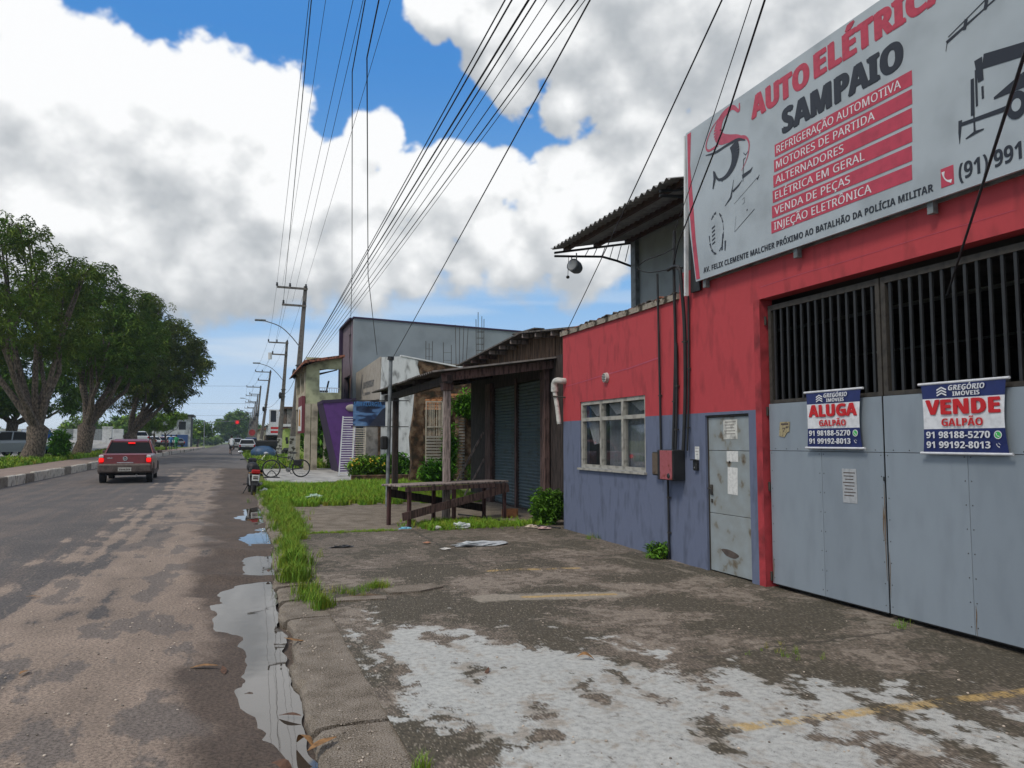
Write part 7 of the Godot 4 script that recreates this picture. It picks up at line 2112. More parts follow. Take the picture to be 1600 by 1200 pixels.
func wheel(parent: Node3D, at: Vector3, r: float, w: float) -> void:
	var n := Node3D.new()
	n.name = "wheel"; n.position = at; parent.add_child(n, true)
	var b := MB.new()
	b.tube([Vector3(-w / 2, 0, 0), Vector3(-w / 2 + 0.02, 0, 0), Vector3(w / 2 - 0.02, 0, 0), Vector3(w / 2, 0, 0)], 0, 0, 20, [r * 0.93, r, r, r * 0.93]); obj("tyre", b, M.rubber, n)
	b = MB.new()
	b.tube([Vector3(-w / 2 - 0.006, 0, 0), Vector3(w / 2 + 0.006, 0, 0)], r * 0.62, -1.0, 14); obj("rim", b, M.steel, n)

func sec(z: float, y0: float, y1: float, w: float) -> Array:
	return [Vector3(-w * 0.93, y0, z), Vector3(-w, y0 + 0.14, z), Vector3(-w, y1 - 0.17, z), Vector3(-w * 0.975, y1 - 0.06, z), Vector3(-w * 0.93, y1, z), Vector3(w * 0.93, y1, z), Vector3(w * 0.975, y1 - 0.06, z), Vector3(w, y1 - 0.17, z), Vector3(w, y0 + 0.14, z), Vector3(w * 0.93, y0, z)]

func car(called: String, label: String, at: Vector3, turn: float, kind: String, paint: Material, glass: Material, lower: Material, grp := "", braking := false, fine := true) -> Node3D:
	# the tail points to +z
	var g := thing(called, label, "pickup" if kind == "pickup" else "car", at, turn, grp)
	var S := []
	var gh := []                         # cabin: rear foot, rear top, front top, front foot (z), roof height, belt
	if kind == "pickup":
		S = [[2.20, 0.50, 0.985, 0.80], [2.12, 0.42, 1.02, 0.85], [1.2, 0.36, 1.03, 0.865], [0.2, 0.32, 1.03, 0.865], [-0.9, 0.32, 0.99, 0.86], [-1.35, 0.34, 0.93, 0.85], [-2.0, 0.36, 0.78, 0.80], [-2.2, 0.42, 0.68, 0.70]]
		gh = [0.62, 0.22, -0.55, -1.15, 1.53, 1.02]
	elif kind == "suv":
		S = [[2.15, 0.50, 1.08, 0.82], [2.05, 0.42, 1.14, 0.88], [0.6, 0.36, 1.14, 0.90], [-0.8, 0.36, 1.10, 0.90], [-1.2, 0.38, 1.06, 0.89], [-1.95, 0.40, 0.96, 0.85], [-2.15, 0.46, 0.84, 0.78]]
		gh = [2.0, 1.75, -0.25, -1.0, 1.72, 1.12]
	else:
		S = [[1.95, 0.48, 0.92, 0.76], [1.87, 0.40, 0.98, 0.82], [0.6, 0.32, 0.98, 0.84], [-0.8, 0.32, 0.95, 0.84], [-1.1, 0.34, 0.90, 0.83], [-1.8, 0.36, 0.76, 0.78], [-1.98, 0.42, 0.66, 0.70]]
		gh = [1.8, 1.25, -0.25, -1.0, 1.48, 0.96]
	var rings := []
	for s in S: rings.append(sec(s[0], s[1], s[2], s[3]))
	var b := MB.new(); b.loft(rings); obj("body", b, paint, g)
	var w0: float = S[2][3] * 0.92; var w1: float = S[2][3] * 0.72
	b = MB.new()
	var low := [Vector3(-w0, gh[5] - 0.01, gh[0]), Vector3(w0, gh[5] - 0.01, gh[0]), Vector3(w0, gh[5] - 0.03, gh[3]), Vector3(-w0, gh[5] - 0.03, gh[3])]
	var top := [Vector3(-w1, gh[4] - 0.04, gh[1]), Vector3(w1, gh[4] - 0.04, gh[1]), Vector3(w1, gh[4] - 0.04, gh[2]), Vector3(-w1, gh[4] - 0.04, gh[2])]
	b.loft([low, top]); obj("windows", b, glass, g)
	b = MB.new()
	var rc := []
	for q in [[gh[1] + 0.05, -0.05], [gh[1] - 0.1, 0.0], [(gh[1] + gh[2]) / 2, 0.02], [gh[2] + 0.1, 0.0], [gh[2] - 0.05, -0.05]]:
		var y: float = gh[4] + q[1]
		rc.append([Vector3(-w1 - 0.015, y - 0.05, q[0]), Vector3(-w1 + 0.08, y, q[0]), Vector3(w1 - 0.08, y, q[0]), Vector3(w1 + 0.015, y - 0.05, q[0])])
	b.loft(rc); obj("roof", b, paint, g)
	for s in [-1.0, 1.0]:
		for q in [[gh[0], gh[1]], [gh[3], gh[2]], [(gh[0] + gh[3]) / 2 - 0.1, (gh[1] + gh[2]) / 2]]:
			b = MB.new(); b.bar(Vector3(s * (w0 + 0.004), gh[5] - 0.02, q[0]), Vector3(s * (w1 + 0.006), gh[4] - 0.03, q[1]), 0.07, 0.035, Vector3.RIGHT); obj("pillar", b, paint, g)
	var zr: float = S[0][0]; var zf: float = S[S.size() - 1][0]
	var hw: float = S[1][3]
	b = MB.new(); b.bev(Vector3(0, 0.53, zr + 0.0), Vector3(hw * 2.0, 0.30, 0.22), 0.05); obj("rear_bumper", b, lower, g)
	b = MB.new(); b.bev(Vector3(0, 0.50, zf + 0.02), Vector3(S[S.size() - 1][3] * 2.1, 0.26, 0.20), 0.05); obj("front_bumper", b, lower, g)
	for s in [-1.0, 1.0]:
		b = MB.new(); b.bar(Vector3(s * (hw + 0.012), 0.36, zr - 0.9), Vector3(s * (hw + 0.012), 0.36, zf + 0.95), 0.05, 0.16); obj("sill", b, lower, g)
		for z in [zr - 0.78, zf + 0.72]:
			wheel(g, Vector3(s * (hw - 0.10), 0.31, z), 0.31, 0.2)
			b = MB.new()
			var arch := []
			for k in 9:
				var a := PI * k / 8.0
				arch.append(Vector3(s * (hw + 0.004), 0.34 + sin(a) * 0.37, z + cos(a) * 0.37))
			b.tube(arch, 0.035, -1.0, 5); obj("wheel_arch", b, lower, g)
		b = MB.new(); b.bev(Vector3(s * (S[4][3] + 0.09), gh[5] + 0.06, gh[3] + 0.28), Vector3(0.17, 0.12, 0.08), 0.02); obj("mirror", b, lower if kind == "pickup" else paint, g)
		b = MB.new(); b.bev(Vector3(s * (S[S.size() - 1][3] - 0.06), 0.68 if kind != "suv" else 0.84, zf + 0.06), Vector3(0.30, 0.14, 0.14), 0.03); obj("headlight", b, M.lampclear, g)
		if kind == "pickup":
			b = MB.new(); b.bev(Vector3(s * 0.745, 0.945, zr - 0.02), Vector3(0.15, 0.10, 0.10), 0.02); obj("reverse_lamp", b, M.lampclear, g)
			b = MB.new(); b.bev(Vector3(s * 0.745, 0.82, zr - 0.02), Vector3(0.15, 0.14, 0.10), 0.02); obj("tail_light", b, M.brakeglow if braking else M.lampred, g)
			b = MB.new(); b.bev(Vector3(s * 0.75, 0.72, zr - 0.03), Vector3(0.13, 0.07, 0.10), 0.02); obj("reflector", b, M.lampred, g)
		else:
			b = MB.new(); b.bev(Vector3(s * (hw - 0.10), gh[5] - 0.17, zr - 0.03), Vector3(0.18, 0.24, 0.12), 0.03); obj("tail_light", b, M.lampred, g)
	b = MB.new(); b.box(Vector3(0, 0.50 if kind == "pickup" else 0.70, zr + 0.115 if kind == "pickup" else zr + 0.02), Vector3(0.42, 0.13, 0.01)); var pl := obj("plate", b, M.plate, g)
	if kind == "pickup":
		b = MB.new()
		for k in 7: b.box(Vector3(-0.15 + k * 0.05, 0.495, zr + 0.123), Vector3(0.03, 0.06, 0.004))
		obj("plate_marks", b, M.cardirt, pl)
		b = MB.new(); b.bev(Vector3(0, 0.83, zr + 0.012), Vector3(1.30, 0.30, 0.03), 0.012); var tg := obj("tailgate", b, paint, g)
		b = MB.new(); b.bev(Vector3(0, 0.985, zr - 0.0), Vector3(1.36, 0.035, 0.06), 0.012); obj("top_rail", b, paint, tg)
		b = MB.new(); b.bev(Vector3(0, 0.655, zr + 0.03), Vector3(1.62, 0.07, 0.09), 0.02); obj("step_trim", b, mat("trimdust", lin(0.17, 0.145, 0.125), 0.8, "grime", 2.0), g)
		b = MB.new()
		b.tube([Vector3(0, 0.87, zr + 0.03), Vector3(0, 0.87, zr + 0.04)], 0.075, -1.0, 18); var bd := obj("badge", b, M.chrome, tg)
		b = MB.new(); b.tube([Vector3(0, 0.87, zr + 0.041), Vector3(0, 0.87, zr + 0.043)], 0.055, -1.0, 18); obj("badge_ground", b, M.signblack, bd)
		b = MB.new()
		b.t = Transform3D(Basis.IDENTITY, Vector3(0, 0.87, zr + 0.0))
		stroke(b, [[-0.045, 0.035], [-0.02, -0.035], [0.0, 0.01], [0.02, -0.035], [0.045, 0.035]], 0.012, 0.012, 0.045); obj("badge_letter", b, M.chrome, bd)
		b = MB.new(); b.box(Vector3(0.0, 0.73, zr + 0.03), Vector3(0.52, 0.025, 0.006)); obj("lettering_strip", b, M.chrome, tg)
		b = MB.new(); b.box(Vector3(-0.48, 0.89, zr + 0.03), Vector3(0.17, 0.022, 0.006)); obj("lettering_strip", b, M.chrome, tg)
		b = MB.new(); b.bev(Vector3(0.05, gh[4] - 0.13, (gh[0] + gh[1]) / 2 - 0.06), Vector3(0.24, 0.045, 0.05), 0.01); obj("high_brake_light", b, M.brakeglow, g)
		b = MB.new(); b.tube([Vector3(0.35, 0.30, zr - 0.3), Vector3(0.38, 0.29, zr + 0.05)], 0.035, -1.0, 8); obj("exhaust", b, M.steel, g)
		b = MB.new(); b.tube([Vector3(-0.7, 0.31, zr - 0.78), Vector3(0.7, 0.31, zr - 0.78)], 0.05, -1.0, 8); obj("axle", b, M.dark, g)
		b = MB.new(); b.box(Vector3(0, 0.38, 0.2), Vector3(1.3, 0.10, 3.6)); obj("chassis", b, M.dark, g)
		for s in [-1.0, 1.0]:
			b = MB.new(); b.bar(Vector3(s * 0.72, gh[4] + 0.02, gh[1] - 0.05), Vector3(s * 0.70, gh[4] + 0.05, gh[2] + 0.1), 0.03, 0.03); obj("roof_rail", b, M.iron, g)
	return g

func torus(b: MB, c: Vector3, r: float, t: float, ax := Vector3.BACK, n := 28) -> void:
	var pts := []
	var u := ax.cross(Vector3.UP).normalized()
	if u.length() < 0.1: u = Vector3.RIGHT
	var v := ax.cross(u)
	for k in n + 1: pts.append(c + (u * cos(TAU * k / n) + v * sin(TAU * k / n)) * r)
	b.tube(pts, t, -1.0, 6)

func build_bicycle() -> void:
	var g := thing("bicycle", "black bicycle standing in a rack on the pale pavement", "bicycle", Vector3(1.95, gy(-30.5) + 0.03, -30.5), 0.10)
	var R := 0.345
	for x in [-0.56, 0.54]:
		var n := Node3D.new(); n.name = "wheel"; g.add_child(n, true)
		var b := MB.new(); torus(b, Vector3(x, R, 0), R - 0.02, 0.022); obj("tyre", b, M.rubber, n)
		b = MB.new(); torus(b, Vector3(x, R, 0), R - 0.045, 0.010); obj("rim", b, M.steel, n)
		b = MB.new()
		for k in 14:
			var a := TAU * k / 14
			b.bar(Vector3(x, R, 0.01 * (1 if k % 2 else -1)), Vector3(x + cos(a) * (R - 0.05), R + sin(a) * (R - 0.05), 0), 0.004, 0.004)
		obj("spokes", b, M.steel, n).set_meta("kind", "stuff")
		b = MB.new(); b.tube([Vector3(x, R, -0.05), Vector3(x, R, 0.05)], 0.025, -1.0, 8); obj("hub", b, M.iron, n)
	var bb := Vector3(0.06, 0.29, 0); var seat := Vector3(0.22, 0.78, 0); var head := Vector3(-0.36, 0.80, 0); var hb := Vector3(-0.33, 0.66, 0)
	var b := MB.new()
	for q in [[bb, seat], [seat.lerp(bb, 0.1), head], [hb, bb], [bb, Vector3(0.54, R, 0)], [seat.lerp(bb, 0.12), Vector3(0.54, R, 0)]]: b.tube(q, 0.02, -1.0, 7)
	obj("frame", b, M.iron, g)
	b = MB.new(); b.tube([head + Vector3(0.02, 0.05, 0), hb, Vector3(-0.44, 0.5, 0), Vector3(-0.56, R, 0)], 0.02, -1.0, 7); obj("fork", b, M.iron, g)
	b = MB.new(); b.tube([head, head + Vector3(-0.03, 0.13, 0)], 0.018); b.tube([head + Vector3(0.02, 0.15, -0.28), head + Vector3(-0.06, 0.14, -0.1), head + Vector3(-0.06, 0.14, 0.1), head + Vector3(0.02, 0.15, 0.28)], 0.014); obj("handlebar", b, M.black, g)
	b = MB.new(); b.tube([seat, seat + Vector3(0.03, 0.12, 0)], 0.014); obj("seat_post", b, M.steel, g)
	b = MB.new(); b.ell(seat + Vector3(0.04, 0.15, 0), Vector3(0.14, 0.03, 0.07), 10, 6); obj("saddle", b, M.black, g)
	b = MB.new(); b.tube([bb + Vector3(0, 0, -0.03), bb + Vector3(0, 0, 0.03)], 0.09, -1.0, 14); obj("chainring", b, M.steel, g)
	for s in [-1.0, 1.0]:
		b = MB.new(); b.bar(bb + Vector3(0, 0, s * 0.05), bb + Vector3(0.10 * s, -0.13 * s, s * 0.06), 0.02, 0.02); b.box(bb + Vector3(0.10 * s, -0.13 * s, s * 0.11), Vector3(0.09, 0.02, 0.07)); obj("crank", b, M.black, g)
	b = MB.new(); b.bev(Vector3(0.40, 0.56, 0.06), Vector3(0.30, 0.22, 0.08), 0.03); obj("pannier", b, M.black, g)
	var k := thing("bicycle_rack", "small arched steel rack holding the bicycle's wheel", "rack", Vector3(1.40, gy(-30.5) + 0.03, -30.4))
	var a := []
	for s in 11: a.append(Vector3(-0.22 + 0.44 * s / 10.0, sin(PI * s / 10.0) * 0.27, 0.06))
	b = MB.new(); b.tube(a, 0.018, -1.0, 6); obj("arch", b, M.iron, k)
	b = MB.new(); b.bar(Vector3(-0.3, 0.02, 0.06), Vector3(0.3, 0.02, 0.06), 0.03, 0.03); obj("foot", b, M.iron, k)

func build_motorcycle() -> void:
	var g := thing("motorcycle", "black and red motorcycle parked at the gutter seen from behind", "motorcycle", Vector3(0.55, road_y(0.55, -23.9) + 0.01, -23.9), 0.06)
	g.rotation.z = -0.06
	for q in [[0.52, 0.29, 0.06, "rear"], [-0.72, 0.29, 0.045, "front"]]:
		var n := Node3D.new(); n.name = "wheel"; g.add_child(n, true)
		var b := MB.new(); torus(b, Vector3(0, q[1], q[0]), q[1] - 0.055, q[2], Vector3.RIGHT); obj("tyre", b, M.rubber, n)
		b = MB.new(); b.tube([Vector3(-0.05, q[1], q[0]), Vector3(0.05, q[1], q[0])], 0.17, -1.0, 14); obj("rim", b, M.iron, n)
	var b := MB.new()
	b.loft([[Vector3(-0.08, 0.62, 0.78), Vector3(0.08, 0.62, 0.78), Vector3(0.06, 0.76, 0.82), Vector3(-0.06, 0.76, 0.82)], [Vector3(-0.15, 0.52, 0.35), Vector3(0.15, 0.52, 0.35), Vector3(0.13, 0.76, 0.35), Vector3(-0.13, 0.76, 0.35)], [Vector3(-0.14, 0.42, -0.15), Vector3(0.14, 0.42, -0.15), Vector3(0.12, 0.72, -0.15), Vector3(-0.12, 0.72, -0.15)]]); obj("tail_fairing", b, M.black, g)
	b = MB.new(); b.loft([[Vector3(-0.11, 0.77, 0.70), Vector3(0.11, 0.77, 0.70), Vector3(0.09, 0.86, 0.70), Vector3(-0.09, 0.86, 0.70)], [Vector3(-0.15, 0.75, 0.2), Vector3(0.15, 0.75, 0.2), Vector3(0.13, 0.82, 0.2), Vector3(-0.13, 0.82, 0.2)], [Vector3(-0.10, 0.74, -0.2), Vector3(0.10, 0.74, -0.2), Vector3(0.08, 0.80, -0.2), Vector3(-0.08, 0.80, -0.2)]]); obj("seat", b, M.black, g)
	b = MB.new(); b.ell(Vector3(0, 0.80, -0.42), Vector3(0.17, 0.16, 0.28), 12, 8); obj("tank", b, M.black, g)
	b = MB.new(); b.bev(Vector3(0, 0.40, -0.12), Vector3(0.28, 0.32, 0.40), 0.05); obj("engine", b, M.iron, g)
	b = MB.new(); b.bev(Vector3(0, 0.70, 0.83), Vector3(0.24, 0.12, 0.06), 0.025); obj("tail_light", b, M.lampred, g)
	b = MB.new(); b.loft([[Vector3(-0.08, 0.66, 0.80), Vector3(0.08, 0.66, 0.80), Vector3(0.08, 0.67, 0.77), Vector3(-0.08, 0.67, 0.77)], [Vector3(-0.07, 0.32, 0.90), Vector3(0.07, 0.32, 0.90), Vector3(0.07, 0.33, 0.87), Vector3(-0.07, 0.33, 0.87)]]); obj("rear_mudguard", b, M.black, g)
	b = MB.new(); b.bev(Vector3(0, 0.53, 0.885), Vector3(0.20, 0.17, 0.012), 0.004); var pl := obj("plate", b, M.paper, g)
	b = MB.new(); b.box(Vector3(0, 0.56, 0.893), Vector3(0.13, 0.03, 0.003)); b.box(Vector3(0, 0.51, 0.893), Vector3(0.13, 0.04, 0.003)); obj("plate_marks", b, M.cardirt, pl)
	for s in [-1.0, 1.0]:
		b = MB.new(); b.tube([Vector3(0.0, 0.98, -0.55), Vector3(s * 0.2, 1.03, -0.50), Vector3(s * 0.36, 1.0, -0.38)], 0.014); obj("handlebar", b, M.black, g)
		b = MB.new(); b.tube([Vector3(s * 0.25, 1.03, -0.5), Vector3(s * 0.34, 1.18, -0.52)], 0.008); b.ell(Vector3(s * 0.37, 1.22, -0.52), Vector3(0.075, 0.05, 0.015), 10, 6); obj("mirror", b, M.chrome, g)
		b = MB.new(); b.tube([Vector3(s * 0.10, 0.30, 0.55), Vector3(s * 0.14, 0.62, 0.42)], 0.03, -1.0, 8); obj("shock_absorber", b, M.steel, g)
		b = MB.new(); b.tube([Vector3(s * 0.07, 0.29, -0.72), Vector3(s * 0.07, 0.95, -0.52)], 0.022, -1.0, 8); obj("fork_leg", b, M.iron, g)
		b = MB.new(); b.bar(Vector3(s * 0.12, 0.32, 0.15), Vector3(s * 0.27, 0.31, 0.17), 0.03, 0.025); obj("foot_peg", b, M.black, g)
		b = MB.new(); b.tube([Vector3(s * 0.11, 0.66, 0.74), Vector3(s * 0.18, 0.66, 0.78)], 0.02); obj("indicator", b, M.orangewood, g)
	b = MB.new(); b.tube([Vector3(0.13, 0.28, -0.1), Vector3(0.16, 0.30, 0.3), Vector3(0.17, 0.38, 0.75)], 0.035, 0.045, 8); obj("exhaust", b, M.steel, g)
	b = MB.new(); b.bev(Vector3(0, 0.96, -0.62), Vector3(0.24, 0.22, 0.14), 0.04); obj("headlamp_cowl", b, M.black, g)
	b = MB.new(); b.bar(Vector3(-0.12, 0.30, 0.05), Vector3(-0.26, 0.0, 0.1), 0.02, 0.02); obj("side_stand", b, M.iron, g)
	var w := thing("plastic_litter", "crumpled silver plastic bag lying in the gutter beside the motorcycle", "litter", Vector3(0.92, road_y(0.6, -23.2) + 0.03, -23.2))
	b = MB.new(); crumple(b, Vector3(0.22, 0.16, 0.2), 7); obj("bag", b, M.bag, w)

func crumple(b: MB, sz: Vector3, sd: int) -> void:
	var n := fnl(sd, 1.6, 3)
	var P := []
	for i in 8:
		var row := []
		for j in 12:
			var d := Vector3(sin(PI * 0.5 * i / 7.0) * cos(TAU * j / 12), cos(PI * 0.5 * i / 7.0), sin(PI * 0.5 * i / 7.0) * sin(TAU * j / 12))
			var k := 1.0 + n.get_noise_3dv(d * 1.7) * 0.8
			row.append(d * sz * Vector3(k, maxf(0.15, k), k))
		P.append(row)
	for i in 7:
		for j in 12:
			var m := (j + 1) % 12
			b.quad(P[i][j], P[i][m], P[i + 1][m], P[i + 1][j], P[i][j] + P[i + 1][m] + Vector3(0, 0.01, 0))

func figure(parent: Node3D, called: String, bones: Array, cell: float, k: float) -> void:
	# one continuous body: smooth union of tapered capsules meshed as surface nets; bones: [a, b, ra, rb, colour]
	var lo := Vector3(9, 9, 9); var hi := -lo
	for q in bones:
		for e in [[q[0], q[2]], [q[1], q[3]]]:
			lo = lo.min(e[0] - Vector3.ONE * (e[1] + 0.06)); hi = hi.max(e[0] + Vector3.ONE * (e[1] + 0.06))
	var nx := int((hi.x - lo.x) / cell) + 2; var ny := int((hi.y - lo.y) / cell) + 2; var nz := int((hi.z - lo.z) / cell) + 2
	var F := PackedFloat32Array(); F.resize(nx * ny * nz); F.fill(1.0)
	var C := PackedInt32Array(); C.resize(nx * ny * nz)
	var best := PackedFloat32Array(); best.resize(nx * ny * nz); best.fill(9.0)
	for bi in bones.size():
		var q: Array = bones[bi]
		var a: Vector3 = q[0]; var c: Vector3 = q[1]; var ra: float = q[2]; var rb: float = q[3]
		var m := maxf(ra, rb) + 0.08
		var b0 := ((a.min(c) - Vector3.ONE * m - lo) / cell).max(Vector3.ZERO); var b1 := ((a.max(c) + Vector3.ONE * m - lo) / cell)
		var ab := c - a
		var l2 := maxf(ab.length_squared(), 1e-6)
		for z in range(int(b0.z), mini(nz, int(b1.z) + 2)):
			for y in range(int(b0.y), mini(ny, int(b1.y) + 2)):
				for x in range(int(b0.x), mini(nx, int(b1.x) + 2)):
					var p := lo + Vector3(x, y, z) * cell
					var t := clampf((p - a).dot(ab) / l2, 0.0, 1.0)
					var d := p.distance_to(a + ab * t) - lerpf(ra, rb, t)
					var i := x + nx * (y + ny * z)
					var o := F[i]
					var h := clampf(0.5 + 0.5 * (o - d) / k, 0.0, 1.0)
					F[i] = lerpf(o, d, h) - k * h * (1.0 - h)
					if d < best[i]: best[i] = d; C[i] = bi
	var idx := {}
	var V := []
	var K := []
	for z in nz - 1:
		for y in ny - 1:
			for x in nx - 1:
				var s := Vector3(); var n := 0; var neg := 0
				var i0 := x + nx * (y + ny * z)
				for e in 8:
					if F[i0 + (e & 1) + nx * ((e >> 1) & 1) + nx * ny * (e >> 2)] < 0.0: neg += 1
				if neg == 0 or neg == 8: continue
				for e in [[0, 1], [2, 3], [4, 5], [6, 7], [0, 2], [1, 3], [4, 6], [5, 7], [0, 4], [1, 5], [2, 6], [3, 7]]:
					var fa := F[i0 + (e[0] & 1) + nx * ((e[0] >> 1) & 1) + nx * ny * (e[0] >> 2)]
					var fc := F[i0 + (e[1] & 1) + nx * ((e[1] >> 1) & 1) + nx * ny * (e[1] >> 2)]
					if (fa < 0.0) != (fc < 0.0):
						var t := fa / (fa - fc)
						s += Vector3(e[0] & 1, (e[0] >> 1) & 1, e[0] >> 2).lerp(Vector3(e[1] & 1, (e[1] >> 1) & 1, e[1] >> 2), t); n += 1
				idx[i0] = V.size()
				V.append(lo + (Vector3(x, y, z) + s / n) * cell); K.append(C[i0])
	var b := MB.new()
	b.tinted = true
	var st := [1, nx, nx * ny]
	for i0 in idx:
		for ax in 3:
			var i1: int = i0 + st[ax]
			if (F[i0] < 0.0) == (F[i1] < 0.0): continue
			var u: int = st[(ax + 1) % 3]; var w: int = st[(ax + 2) % 3]
			if not (idx.has(i0 - u) and idx.has(i0 - w) and idx.has(i0 - u - w)): continue
			var hint := Vector3(); hint[ax] = 1.0 if F[i0] < 0.0 else -1.0
			b.col = bones[K[idx[i0]]][4]
			b.quad(V[idx[i0]], V[idx[i0 - u]], V[idx[i0 - u - w]], V[idx[i0 - w]], hint)
	var m := mat("figure_" + called, Color(1, 1, 1), 0.75)
	m.vertex_color_use_as_albedo = true
	obj("body", b, m, parent)

func person(label: String, at: Vector3, turn: float, shirt: Color, pants: Color, pose: String) -> void:
	var g := thing("person", label, "person", at, turn)
	var skin := Color(0.24, 0.13, 0.085); var hair := Color(0.02, 0.015, 0.012); var shoe := Color(0.03, 0.03, 0.03)
	var V := func(x: float, y: float, z: float) -> Vector3: return Vector3(x, y, z)
	var B := []
	if pose == "ride":
		var hp := Vector3(0, 0.95, 0.18); var ch := Vector3(0, 1.36, -0.02)
		B = [[hp, ch, 0.15, 0.17, shirt], [ch, ch + Vector3(0, 0.12, -0.03), 0.15, 0.07, shirt], [ch + Vector3(0, 0.12, -0.03), ch + Vector3(0, 0.20, -0.05), 0.055, 0.055, skin], [ch + Vector3(0, 0.27, -0.06), ch + Vector3(0, 0.35, -0.05), 0.085, 0.09, skin], [ch + Vector3(0, 0.34, -0.03), ch + Vector3(0, 0.37, -0.02), 0.095, 0.085, hair]]
		for s in [-1.0, 1.0]:
			var kn := Vector3(s * 0.13, 0.72 + 0.14 * s, -0.22); var ft := Vector3(s * 0.11, 0.30 + 0.16 * s, -0.02)
			B += [[hp + Vector3(s * 0.09, -0.02, 0), kn, 0.095, 0.065, pants], [kn, ft, 0.055, 0.04, skin], [ft, ft + Vector3(0, -0.03, -0.15), 0.045, 0.035, shoe]]
			var el := Vector3(s * 0.26, 1.18, -0.22); var ha := Vector3(s * 0.25, 1.02, -0.45)
			B += [[ch + Vector3(s * 0.19, 0.05, 0), el, 0.06, 0.045, shirt], [el, ha, 0.042, 0.032, skin], [ha, ha + Vector3(0, -0.01, -0.07), 0.038, 0.028, skin]]
	else:
		var hp := Vector3(0, 0.92, 0); var ch := Vector3(0, 1.32, 0)
		B = [[hp, ch, 0.15, 0.16, shirt], [ch, ch + Vector3(0, 0.13, 0), 0.15, 0.07, shirt], [ch + Vector3(0, 0.12, 0), ch + Vector3(0, 0.21, 0), 0.055, 0.055, skin], [ch + Vector3(0, 0.28, -0.01), ch + Vector3(0, 0.35, 0), 0.085, 0.09, skin], [ch + Vector3(0, 0.35, 0.02), ch + Vector3(0, 0.38, 0.01), 0.095, 0.085, hair]]
		for s in [-1.0, 1.0]:
			var kn := Vector3(s * 0.10, 0.50, -0.10 * s - 0.04); var ft := Vector3(s * 0.10, 0.08, -0.22 * s + 0.05)
			B += [[hp + Vector3(s * 0.085, -0.03, 0), kn, 0.10, 0.065, pants], [kn, ft, 0.06, 0.04, pants], [ft, ft + Vector3(0, -0.035, -0.15), 0.05, 0.035, shoe]]
			var el := Vector3(s * 0.26, 1.10, 0.05 * s + 0.02); var ha := Vector3(s * 0.27, 0.86, 0.12 * s - 0.08)
			B += [[ch + Vector3(s * 0.18, 0.06, 0), el, 0.06, 0.045, shirt], [el, ha, 0.042, 0.032, skin], [ha, ha + Vector3(0, -0.09, -0.02), 0.04, 0.025, skin]]
	figure(g, label.left(6), B, 0.035, 0.05)

